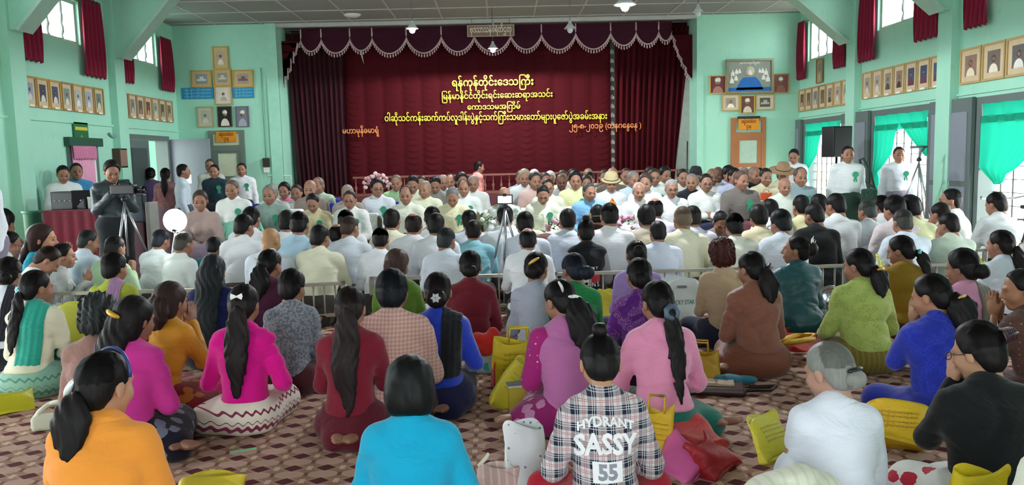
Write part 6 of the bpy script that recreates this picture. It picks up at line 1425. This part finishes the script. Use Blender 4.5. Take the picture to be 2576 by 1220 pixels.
# loudspeaker on its stand, right
p = atY(2105, 352, 12.4); sp_ = empty('speaker_stand', (p[0], 12.4, 0), 0, 1, 'black tripod stand under the loudspeaker by the first door', 'stand')
for i in range(3): a = i * 2*PI/3; MB().tube([(0, 0, .55), (.38 * math.cos(a), .38 * math.sin(a), .015)], .012, 8).build('leg', mk, sp_)
zb = atY(2105, 395, 12.4)[2]; MB().tube([(0, 0, .3), (0, 0, zb)], .018, 10).build('pole', mk, sp_); MB().lathe([(.03, .5), (.03, .6), (.02, .62)], 10).build('collar', mk, sp_)
zt = atY(2105, 318, 12.4)[2]; sk_ = empty('loudspeaker', (p[0], 12.4, zb), .25, 1, 'large black loudspeaker high on a stand by the green curtain', 'speaker'); rbox((-.17, -.15, 0), (.17, .15, zt - zb), .015, mk, 'cabinet', sk_); MB().bbox((-.15, -.158, .02), (.15, -.15, zt - zb - .02)).build('grille', plain('#26292c', .8), sk_); MB().bbox((-.02, -.162, .04), (.02, -.158, .07)).build('badge', plain('#c8ccd0', .3), sk_)
# wall bits
p = atY(671, 410, YB); eb = empty('electric_box', (p[0], YB, p[2]), 0, 1, 'dark electric meter box with white socket and conduit by the stage edge', 'switch box'); MB().bbox((-.06, -.08, -.08), (.06, 0, .10)).build('meter', plain('#2c2620', .4), eb); MB().bbox((-.05, -.06, -.19), (.05, 0, -.09)).build('socket', plain('#dfe4e0', .4), eb); MB().tube([(.02, -.02, -.19), (.02, -.02, -.26), (.48, -.02, -.27), (.48, -.02, -.5)], .012, 6).build('conduit', plain('#dfe4dc', .5), eb); MB().tube([(0, -.015, .1), (-.01, -.015, 1.9)], .008, 6).build('wire', plain('#7ab89c', .5), eb)
p = atX(293, 398, XL); cb = empty('wall_cabinet', (XL, p[1], p[2]), 0, 1, 'small dark wooden box on the wall above the cameraman', 'box'); MB().bbox((0, -.14, -.16), (.12, .14, .16)).build('case', plain('#4a3428', .5), cb); MB().bbox((.12, -.12, -.14), (.13, .12, .14)).build('front', plain('#8a7060', .4), cb)
for px, py, l in ((42, 325, 'coiled blue grey rope hook on the near left wall'), (285, 341, 'small grey rope hook left of the double door')):
    p = atX(px, py, XL); h = empty('wall_hook', (XL, p[1], p[2]), 0, 1, l, 'hook'); MB().tube([(.03, -.2, .03), (.03, -.1, -.02), (.03, .1, -.02), (.03, .2, .03)], .02, 8).build('bracket', plain('#7f9aa4', .5), h); MB().tube([(.02, 0, .8), (.025, 0, 0), (.02, .02, -.9)], .005, 6).build('cord', plain('#48665c', .6), h)
p = atX(68, 400, XL); h = empty('hanging_ornament', (XL + .03, p[1], p[2]), 0, 1, 'brown string of wooden charms hanging on the left wall', 'ornament')
for i in range(5): MB().lathe([(0, -.055), (.035 - .004 * (i % 2), -.03), (.03, .03), (0, .055)], 8, (0, 0, .20 - .10 * i)).build('charm', plain(['#7a4c34', '#a8805c', '#5a2c24'][i % 3], .6), h)
MB().tube([(0, 0, .6), (0, 0, -.2)], .004, 5).build('string', plain('#5a4a3c'), h)
p = atY(1695, 452, 12.9); fp = empty('photo_frame', (p[0], 12.9, p[2] - .12), 0, 1, 'white framed photograph standing among the back row heads', 'picture'); frame_bars(.26, .24, .025, .02).build('frame', plain('#e8e8e4', .4), fp); MB().bbox((-.11, -.008, -.10), (.11, -.004, .10)).build('photograph', plain('#6e6a6c', .4, var=.3), fp); MB().bbox((-.02, 0, -1.0), (.02, .02, .0)).build('prop_leg', m_dkw, fp)
p = atY(1721, 350, YB - .1); sd = empty('microphone_stand', (p[0], 16.0, 0), 0, 1, 'thin black pole leaning at the right edge of the stage', 'stand'); MB().tube([(0, 0, .02), (.02, 0, atY(1721, 355, 16.0)[2])], .012, 8).build('pole', mk, sd); MB().lathe([(.12, 0), (.12, .02), (0, .03)], 14).build('base', mk, sd)
# bicycle at the right wall
by = empty('bicycle', (5.88, 8.9, 0), PI/2, 1, 'black bicycle parked at the right edge under the third door', 'bicycle')
for wx in (-.5, .52):
    wl = MB().tube([(wx + .32 * math.cos(2*PI*i/28), 0, .34 + .32 * math.sin(2*PI*i/28)) for i in range(28)], .016, 8, True).build('wheel', plain('#1c1e20', .6), by)
    for i in range(12): MB().tube([(wx, 0, .34), (wx + .31 * math.cos(2*PI*i/12), 0, .34 + .31 * math.sin(2*PI*i/12))], .0022, 4).build('spoke', plain('#a8acb0', .3, .8), wl)
MB().tube([(-.5, 0, .34), (-.05, 0, .30), (.0, 0, .30), (.42, 0, .72), (-.18, 0, .74), (-.5, 0, .34)], .015, 8).tube([(0, 0, .30), (-.22, 0, .86)], .014, 8).tube([(.40, 0, .82), (.52, 0, .34)], .014, 8).build('frame', plain('#23303a', .4), by)
rbox((-.34, -.07, .86), (-.10, .07, .91), .02, mk, 'saddle', by); MB().tube([(.30, -.26, .98), (.40, -.2, .95), (.40, .2, .95), (.30, .26, .98)], .012, 8).build('handlebar', plain('#9aa0a4', .3, .8), by); 

# ------------------------------------------------------------------ steel rail between men and women
m_st = plain('#a3a096', .4, .3)
def rail(x0, x1, Y0, Y1, label, n):
    a = atY(x0, 700, Y0); b = atY(x1, 700, Y1); A, B = Vector((a[0], Y0, 0)), Vector((b[0], Y1, 0)); d = B - A
    r = empty('barrier_rail', tuple(A), math.atan2(d.y, d.x), 1, label, 'barrier', 'low steel rail sections across the hall'); L = d.length
    MB().bbox((0, -.02, .40), (L, .02, .43)).build('top_rail', m_st, r); MB().bbox((0, -.012, .10), (L, .012, .13)).build('bottom_rail', m_st, r)
    for i in range(n + 1): MB().tube([(L * i / n, 0, .13), (L * i / n, 0, .40)], .009, 6).build('upright', m_st, r)
    for u in (.02, L - .02): MB().bbox((u - .02, -.02, 0), (u + .02, .02, .43)).build('post', m_st, r)
rail(120, 640, 7.30, 7.30, 'steel rail section at the left behind the lime blouse', 16)
rail(648, 868, 7.35, 7.50, 'short steel rail section with its open end by the grey patterned shirt', 8)
rail(930, 1385, 7.75, 7.72, 'steel rail section across the centre behind the royal blue jacket', 14)
rail(1392, 2130, 7.72, 7.80, 'long steel rail section from the green blouse to the lime blouse', 24)
rail(2138, 2700, 7.75, 7.62, 'steel rail section at the right behind the yellow flowers', 18)
rl = atY(2340, 600, 8.9)
rail(2330, 2480, 8.9, 8.7, 'short steel rail section beside the pale green shirt', 6)

BT = 'ြမန်မာနိုင်ငံတိုင်းရင်းေဆးဆရာအသင်း'
# ------------------------------------------------------------------ bags and small things on the carpet
def bag(px, py, w, h, dpt, rz, col, label, z=0.0, tilt=0.0, roll=0.0, handles=True, ptext=None, pcol='#8a3a10', cat='bag', mat=None, side=None, name='tote_bag', seed=0, slump=.3):
    """(px,py): middle of its base"""
    p = at_(px, py, z); r_ = empty(name, tuple(p), rz, 1, label, cat); r_.rotation_euler = (tilt, roll, rz); rn = random.Random(seed or px)
    mt = mat or cloth(col, rough=.45, sheen=0, var=.10, bump=.5, spec=.4); a1, a2 = rn.uniform(0, 6), rn.uniform(0, 6)
    m = MB(); N = 32
    def f(u, v):
        t = 2 * PI * u; cx, cy = math.cos(t), math.sin(t); e = .35 + .35 * v; sx = math.copysign(abs(cx) ** e, cx); sy = math.copysign(abs(cy) ** e, cy)
        th = dpt * (1 - .55 * v); k = 1 + .06 * math.sin(3 * t + a1 + 4 * v) * v; x = w / 2 * sx * k; y = th / 2 * sy + .16 * dpt * math.sin(5 * v + 2 * cx + a1) ; zz = h * v * (1 + .10 * math.sin(2 * t + a2) * v) + .010 * math.sin(9 * v + 3 * t)
        return (x + slump * w * .15 * math.sin(3 * v + a2), y + slump * dpt * math.sin(2.2 * v + a1), zz)
    m.grid(f, N, 14); m.add([f(i / N, 0) for i in range(N)], [tuple(range(N))[::-1]])
    b_ = m.build('bag_body', mt, r_, None, .003)
    if side: MB().grid(lambda u, v: (-w / 2 - .004, (u - .5) * dpt * .9 * (1 - .5 * v), h * v * .98), 3, 8).build('gusset', cloth(side, rough=.5), r_, None, .004)
    if handles:
        for s_ in (-1, 1): MB().tube([(-w * .22, s_ * dpt * .2, h * .93), (-w * .2, s_ * dpt * .26, h + .07), (w * .2, s_ * dpt * .26, h + .07), (w * .22, s_ * dpt * .2, h * .93)], .007, 6).build('handle', mt, r_)
    if ptext:
        me = text_mesh(ptext, 1.0, 0, 1); vs = np.array([v.co[:] for v in me.vertices]); W_ = np.ptp(vs[:, 0]); sc = w * .72 / W_
        for k_, zz in enumerate((.70, .60, .48, .38) if 1 else ()):
            m2 = me.copy(); bvh = BVHTree.FromObject(b_, bpy.context.evaluated_depsgraph_get()) if False else None
            for v in m2.vertices:
                x = (v.co.x - vs[:, 0].min()) * sc - w * .36; zc = h * zz + v.co.y * sc * 1.0; v.co = (x, -10, zc)
            bm_v = [Vector(q) for q in b_.data.vertices and [vv.co for vv in b_.data.vertices]]; tree = BVHTree.FromPolygons(bm_v, [tuple(pp.vertices) for pp in b_.data.polygons])
            for v in m2.vertices:
                hit = tree.ray_cast(Vector((v.co.x, -2, v.co.z)), Vector((0, 1, 0))); v.co.y = (hit[0].y if hit[0] else -dpt / 2) - .005
            link('lettering', m2, r_, plain(pcol, .6))
    return r_
YL = '#d8bd2a'
bag(1300, 972, .33, .34, .13, .25, YL, 'large yellow tote with red side panel behind the mauve blouse', ptext=BT, side='#b0281e', roll=.05)
bag(1222, 868, .22, .30, .14, -.2, '#e0aa20', 'upright orange yellow bag with red tissue beside the wine jacket', ptext=BT)
q_ = at_(1222, 868, .30); o = empty('red_cloth', tuple(q_), 0, 1, 'crumpled red cloth sticking out of the orange yellow bag', 'cloth'); o2 = link('cloth', qmesh(implicit([El((0, 0, 0), (.09, .06, .07), .03), El((.05, .02, .05), (.04, .04, .06), .03), El((-.06, 0, .04), (.04, .03, .05), .03)], .012, (), (), folds(5, .02, 3))), o, cloth('#b8261c'))
bag(1262, 1030, .20, .32, .06, .5, '#d0c23c', 'crumpled thin yellow bag leaning left of the mauve skirt', roll=.7, tilt=-.1, handles=False, seed=3, ptext=BT)
bag(1205, 930, .26, .20, .16, .2, '#aab4b0', 'grey and teal patterned bundle in front of the yellow tote', handles=False, mat=cloth('#a9b0ae', kind='floral', c2='#3c9a94'), name='cloth_bundle')
bag(1642, 1150, .19, .26, .05, -.25, '#dcb82c', 'upright yellow printed bag right of the plaid shirt', ptext=BT, roll=.08)
bag(1672, 1195, .26, .24, .10, -.9, '#c44a92', 'shiny pink plastic bag lying beside the plaid shirt', tilt=-1.1, handles=False, mat=plain('#cf5c9c', .25, 0, .6, var=.15), name='plastic_bag', seed=4)
bag(1775, 1150, .25, .26, .13, .5, '#c83232', 'red crumpled bag lying right of the teal skirt', tilt=-.95, handles=False, mat=cloth('#c93a3a', rough=.4, spec=.5), seed=6)
bag(1822, 1195, .22, .20, .12, .8, '#a82430', 'darker red bag under the red crumpled one', tilt=-1.0, handles=False, seed=9)
bag(1318, 1210, .19, .27, .12, .1, '#e4e6e8', 'white paper bag with small grey hearts beside the plaid shirt', handles=False, mat=cloth('#e3e5e8', kind='dots', c2='#8a8c98'), name='paper_bag', seed=2)
bag(1248, 1222, .20, .10, .10, .1, '#d8b8b4', 'small ribbed pink pouch near the heart patterned bag', handles=False, mat=cloth('#d6b4ae', kind='stripe', c2='#e6cec8'), name='pouch')
bag(1965, 1150, .22, .20, .06, .6, '#d9cc3e', 'pale yellow printed bag on the lap side of the elderly woman', z=.14, tilt=-.7, ptext=BT, handles=False, seed=12)
bag(2248, 1112, .30, .22, .13, -.55, '#dcb528', 'big yellow bag with side fold between white and black blouses', z=.05, tilt=-.75, ptext=BT, handles=False, seed=14)
bag(2462, 1330, .2, .24, .08, -.2, '#dcc020', 'yellow bag at the bottom edge before the black blouse', z=.1, handles=False, seed=16)
bag(530, 1262, .30, .12, .14, .2, '#d6c03a', 'yellow and orange bag at the bottom edge right of orange blouse', handles=False, seed=17, tilt=-.2)
bag(30, 1040, .30, .12, .14, .9, '#c2c22a', 'yellow green bag lying at the left edge of the carpet', handles=False, tilt=-.3, seed=18)
bag(190, 865, .30, .34, .08, .2, '#b8b83a', 'olive yellow bag behind the cream jacket', handles=False, seed=19)
bag(195, 735, .36, .20, .14, .3, '#b8401c', 'orange and red patterned bag before the bending man', mat=cloth('#b5441c', kind='floral', c2='#c98a24'), handles=False, seed=20)
bag(780, 790, .16, .26, .06, .1, '#cdb832', 'yellow bag behind the mottled grey shirt', handles=False, seed=21)
bag(745, 990, .14, .26, .06, .1, '#c8b42c', 'narrow yellow bag right of the hot pink jacket', handles=False, seed=22)
bag(1525, 815, .18, .30, .05, .2, '#d6cc44', 'thin upright yellow bag between green and purple blouses', handles=False, seed=23)
bag(2005, 865, .46, .10, .24, .5, '#b3261e', 'flat red bag with yellow top between brown and lime jackets', handles=False, tilt=.1, seed=24)
bag(1990, 862, .40, .05, .18, .5, '#dfb43a', 'flat yellow printed envelope lying on the red bag', z=.10, handles=False, name='envelope', seed=25, cat='envelope')
bag(1760, 955, .26, .20, .14, -.3, '#b8922a', 'mustard handbag behind the pale pink blouse', mat=plain('#b98f28', .4), name='handbag', seed=26)
bag(1712, 822, .30, .42, .12, .0, '#c9d4d2', 'large white plastic bag with green print leaning on the rail', handles=False, mat=plain('#cdd6d4', .25, 0, .6, var=.05), name='plastic_bag', seed=27)
q = at_(1712, 822, 0); lt_ = None
for o in COL.objects:
    if o.get('label') == 'large white plastic bag with green print leaning on the rail':
        m2 = text_mesh('LUCKY STAR', 1.0, .015); vs = np.array([v.co[:] for v in m2.vertices]); sc = .22 / np.ptp(vs[:, 0]); bb = [c for c in o.children if c.name.startswith('bag_body')][0]
        tree = BVHTree.FromPolygons([v.co.copy() for v in bb.data.vertices], [tuple(pp.vertices) for pp in bb.data.polygons])
        for v in m2.vertices:
            x, zc = v.co.x * sc - .11, .22 + v.co.y * sc * 1.4; h_ = tree.ray_cast(Vector((x, -2, zc)), Vector((0, 1, 0))); v.co = (x, (h_[0].y if h_[0] else -.06) - .004, zc)
        link('lettering', m2, o, plain('#3f9a86', .5)); MB().bbox((-.04, -.075, .37), (.04, -.02, .385)).build('handle_slot', plain('#6d7876'), o); break
bag(1817, 595, .30, .26, .16, .1, '#c8922a', 'mustard printed bag before the man in brown coat', ptext=BT, z=.10, handles=False, seed=28)
bag(1600, 545, .30, .20, .12, .1, '#d8bc2a', 'yellow bag held on the lap of the elder in white', z=.56, handles=False, seed=29)
# handbag with strap, teal cloth, slips, rope handle
p = at_(1800, 985, 0); hb = empty('handbag', tuple(p), -.25, 1, 'flat brown leather handbag lying open on the carpet', 'bag'); rbox((-.19, -.12, 0), (.19, .10, .05), .02, plain('#3a2420', .35), 'body', hb); rbox((-.10, -.05, .045), (.12, .08, .065), .008, plain('#a89078', .5, var=.3, scale=20), 'patterned_flap', hb)
p = at_(1862, 992, 0); sb_ = empty('bag_strap', tuple(p), -.05, 1, 'dark leather strap with metal ring trailing from the handbag', 'strap'); MB().tube([(-.05, -.02, .02), (.06, -.01, .03), (.20, .02, .02), (.25, .07, .03), (.20, .10, .02), (.08, .09, .02)], .013, 8).build('strap', plain('#2a1a18', .35), sb_); MB().tube([(-.06 + .022 * math.cos(2*PI*i/14), -.02 + .022 * math.sin(2*PI*i/14), .03) for i in range(14)], .005, 6, True).build('ring', plain('#c8c8c4', .2, .9), sb_)
p = at_(1850, 972, 0); tc = empty('teal_cloth', tuple(p), 0, 1, 'crumpled teal cloth beside the brown handbag', 'cloth'); link('cloth', qmesh(implicit([El((-.06, 0, .04), (.08, .06, .05), .04), El((.05, .03, .025), (.11, .04, .03), .04)], .010, (), (), folds(8, .016, 3), .0)), tc, cloth('#1d6f84', sheen=.3))
p = at_(170, 1075, 0); rh = empty('bag_with_rope_handle', tuple(p), .3, 1, 'white twisted rope handle rising from a pale bag behind orange blouse', 'bag'); n = 16; MB().tube([(.17 * math.cos(PI * i / n), .02 * math.sin(i * 1.9), .05 + .12 * math.sin(PI * i / n)) for i in range(n + 1)], .014, 8).build('rope_handle', cloth('#d9dcc8'), rh); rbox((-.19, -.03, 0), (.19, .06, .09), .02, cloth('#c8c8b4'), 'bag_body', rh)
p = at_(612, 1133, 0); g1 = empty('green_slip', tuple(p), .35, 1, 'narrow pale green paper slip on the carpet', 'paper'); MB().bbox((-.07, -.014, 0), (.07, .014, .003)).build('sheet', plain('#8fd0a4', .5), g1); MB().bbox((-.06, -.002, .003), (.05, .002, .0035)).build('printed_line', plain('#5a9a74'), g1)
p = at_(530, 1036, 0); g1 = empty('white_fan_stick', tuple(p), .35, 1, 'thin white stick lying beside the navy patterned skirt', 'stick'); MB().bbox((-.08, -.010, 0), (.08, .010, .006)).build('stick', plain('#d8d4c4', .5), g1); MB().bbox((.05, -.012, .0), (.085, .012, .007)).build('tip', plain('#b8a890', .5), g1)
p = at_(1325, 962, .16); g1 = empty('booklet', tuple(p), .15, 1, 'blue grey printed booklet lying by the mauve blouse', 'booklet'); MB().bbox((-.13, -.06, 0), (.13, .06, .008)).build('cover', plain('#6d7c8c', .3, var=.4, scale=14), g1); MB().bbox((-.128, -.058, -.012), (.128, .058, 0)).build('pages', plain('#d8d8d0'), g1); MB().bbox((-.12, -.05, -.16), (.12, .05, -.012)).build('box_under', plain('#c8b440', .5), g1)
p = at_(1228, 1185, .02); g1 = empty('tape_roll', tuple(p), .3, 1, 'white folded paper strip beside the turquoise sleeve', 'paper'); MB().grid(lambda u, v: (.10 * (u - .5) + .02 * math.sin(5 * u), .04 * (v - .5) + .04 * u, .03 + .05 * math.sin(PI * u)), 12, 3).build('strip', plain('#dcdcc8', .5), g1, None, .003); MB().grid(lambda u, v: (.08 * (u - .5), -.05 + .04 * v, .02 + .03 * math.cos(4 * u)), 10, 3).build('strip', plain('#e4e2d0', .5), g1, None, .003)
p = at_(505, 548, .55); g1 = empty('note_pad', (p.x, 9.15, .62), PI + .2, 1, 'white note pad on the lap of the woman writing', 'pad'); MB().box((0, 0, 0), (.26, .18, .012), Matrix.Rotation(-.2, 3, 'X')).build('pages', plain('#dfe0dc'), g1); MB().box((0, 0, -.012), (.28, .20, .01), Matrix.Rotation(-.2, 3, 'X')).build('board', plain('#5a5450'), g1)
# cream knit shawl heap at the bottom edge
p = at_(2000, 1300, .30); sh_ = empty('knitted_shawl', (p.x, p.y, 0), .1, 1, 'cream knitted shawl heaped at the bottom edge before the elderly woman', 'shawl')
link('shawl', qmesh(implicit([El((0, 0, .22), (.24, .18, .26), .08), El((.18, .03, .14), (.20, .15, .18), .08), El((-.16, 0, .14), (.14, .14, .2), .08)], .013, (), (), folds(21, .012, 2), .003)), sh_, cloth('#dcdcca', kind='stripe', c2='#cfd0bc')); link('lining', qmesh(implicit([El((.05, .10, .12), (.30, .14, .14), .05)], .02, (), (), None, .003)), sh_, cloth('#c4c6b4'))
# man's shoulder bag
for d in COL.objects:
    if d.get('label') == 'man in white shirt with dark green shoulder bag':
        sb2 = empty('shoulder_bag', (d.location.x + .20, d.location.y - .26, 0), 0, 1, 'dark green woven shoulder bag hanging on the standing man', 'bag'); rbox((-.11, -.05, .74), (.11, .03, 1.02), .03, cloth('#1f3a30', kind='speckle', c2='#2c4c40'), 'bag_body', sb2); MB().tube([(.08, .0, 1.02), (.04, .04, 1.25), (-.02, .14, 1.44), (.0, .30, 1.42), (.12, .36, 1.1), (.12, .06, 1.02)], .016, 6).build('strap', cloth('#1f3a30'), sb2); break
# orange printed bag of the man in cream, straw hatted man's fan
p = atY(1922, 452, 11.3); bag_ = empty('printed_bag', (p[0], 11.2, p[2] - .26), 0, .8, 'orange and red printed bag held by the man in cream jacket', 'bag'); rbox((-.10, -.04, -.08), (.10, .04, .10), .015, cloth('#c8502c', kind='floral', c2='#d8b43c'), 'bag_body', bag_); MB().tube([(-.05, 0, .1), (-.04, 0, .15), (.04, 0, .15), (.05, 0, .1)], .006, 6).build('handle', cloth('#c8502c'), bag_)
p = atY(1536, 498, 11.15); bag_ = empty('printed_bag', (p[0], 11.0, p[2] - .09), .1, .62, 'pointed yellow and red printed bag held by the man in straw hat', 'bag'); m = MB(); m.add([(-.12, -.03, -.10), (.12, -.03, -.10), (.08, -.03, .04), (.0, -.02, .16), (-.06, -.03, .06), (-.12, .03, -.10), (.12, .03, -.10), (.08, .03, .04), (.0, .02, .16), (-.06, .03, .06)], [(0, 1, 2, 3, 4), (9, 8, 7, 6, 5), (0, 5, 6, 1), (1, 6, 7, 2), (2, 7, 8, 3), (3, 8, 9, 4), (4, 9, 5, 0)]); m.build('bag_body', cloth('#cf8a2c', kind='floral', c2='#b83a2c'), bag_); MB().bbox((-.10, -.034, -.09), (.09, -.030, -.05)).build('printed_band', plain('#5f9a5a'), bag_)
# cooking pans behind the teal wrap
for px, py, l, R_ in ((2088, 760, 'round shiny metal tray leaning on the rail by the teal wrap', .13), (2085, 790, 'smaller round metal lid in front of the shiny tray', .10)):
    p = at_(px, py + 25, 0); q_ = empty('metal_tray', (p.x, p.y, R_), 0, 1, l, 'tray'); MB().lathe([(R_, 0), (R_ * .97, .015), (R_ * .8, .02), (R_ * .78, .006), (0, .006)], 24, (0, 0, 0), Matrix.Rotation(math.radians(72), 3, 'X')).build('dish', plain('#9a9ca0', .2, .9), q_); MB().tube([(R_ * math.cos(2*PI*i/24), 0 * i, R_ * math.sin(2*PI*i/24)) for i in range(24)], .006, 6, True).build('rim', plain('#b8babc', .2, .9), q_)

# ------------------------------------------------------------------ prints on two backs
def print_on(D, me, mat, name, x0, z0, w, zs=1.0, arc=0.0, off=.004):
    """lays a flat text mesh onto the back of a garment"""
    to = D['topobj']; tree = BVHTree.FromPolygons([v.co.copy() for v in to.data.vertices], [tuple(p.vertices) for p in to.data.polygons])
    vs = np.array([v.co[:] for v in me.vertices]); W_ = np.ptp(vs[:, 0]); mn = vs[:, 0].min(); sc = w / W_
    for v in me.vertices:
        u = (v.co.x - mn) / W_ - .5; x = x0 + u * w; z = z0 + v.co.y * sc * zs - arc * (u * 2) ** 2
        h = tree.ray_cast(Vector((x, -2, z)), Vector((0, 1, 0))); v.co = (x, (h[0].y if h[0] else -.1) - off - (v.co.z > 0) * .0015, z)
    return link(name, me, D['root'], mat)
def dense(me, n=2):
    b = bpy.data.objects.new('t', me); import bmesh; bm = bmesh.new(); bm.from_mesh(me)
    bmesh.ops.triangulate(bm, faces=bm.faces); bmesh.ops.subdivide_edges(bm, edges=[e for e in bm.edges if e.calc_length() > .12], cuts=n, use_grid_fill=True); bm.to_mesh(me); bm.free(); bpy.data.objects.remove(b); return me
mwp = plain('#f0f0f4', .6, var=.03)
print_on(plaid, dense(text_mesh('HYDRANT', 1, .035)), mwp, 'back_lettering', 0, .54, .25, .9, .03)
print_on(plaid, dense(text_mesh('SASSY', 1, .035)), mwp, 'back_lettering', 0, .42, .28, 1.25, .022)
def plate(w, h, n=10):
    m = MB(); m.grid(lambda u, v: (u * w, v * h, 0), n, n); return m.mesh('pl')
print_on(plaid, plate(.13, .085), mwp, 'number_patch', 0, .30, .13, 1.0, 0, .0035)
print_on(plaid, dense(text_mesh('55', 1, .04)), plain('#8a8c98', .6), 'number', 0, .315, .085, 1.0, 0, .007)
zt_ = tommy['rise'] if 'rise' in tommy else 0
print_on(tommy, dense(text_mesh('T O M M Y', 1, .01)), mwp, 'back_lettering', 0, .45, .20, 1.1)
print_on(tommy, dense(text_mesh('J E A N S', 1, .01)), mwp, 'back_lettering', 0, .29, .20, 1.1)
print_on(tommy, plate(.115, .09), mwp, 'white_patch', -.058, .33, .115, 1.0, 0, .0035)
print_on(tommy, plate(.115, .09), plain('#c0283a', .6), 'red_patch', .058, .33, .115, 1.0, 0, .0035)
sgn = MB().tube([(0, .2, 0), (.12, .5, 0), (.06, .1, 0), (.3, .4, 0), (.36, .2, 0), (.5, .42, 0), (.56, .2, 0), (.7, .4, 0), (.8, .15, 0), (1.0, .5, 0), (1.1, .3, 0)], .016, 5).mesh('sgn')
print_on(tommy, sgn, plain('#20222a', .5), 'signature', -.03, .335, .15, 1.0, 0, .006)
for n in 'LR':
    J = tommy['J']; s_, e_, w_ = J['s' + n], J['e' + n], J['w' + n]
    link('grey_sleeve', qmesh(implicit([C(s_ * .9 + e_ * .1, e_, .074, .062, None, .03), C(e_, w_ * .9 + e_ * .1, .062, .050, None, .03)], .012, (), (), folds(4, .005))), tommy['root'], cloth('#8b8e94'))
J = None
for o in list(COL.objects):   # magenta sleeves of the mauve blouse
    if o.get('label') == 'woman in mauve blouse with magenta sleeves and silver leaf clip':
        J = pose('floor', 10, 18, 22, True, 1.05, 'lap', 'sideL')
        for n in 'LR': link('magenta_sleeve', qmesh(implicit([C(J['s' + n], J['e' + n] * .96 + J['s' + n] * .04, .079, .068, None, .03)], .010, (), (), folds(6, .004))), o, cloth('#9c1f6e', kind='dots', c2='#d8a0c0'))
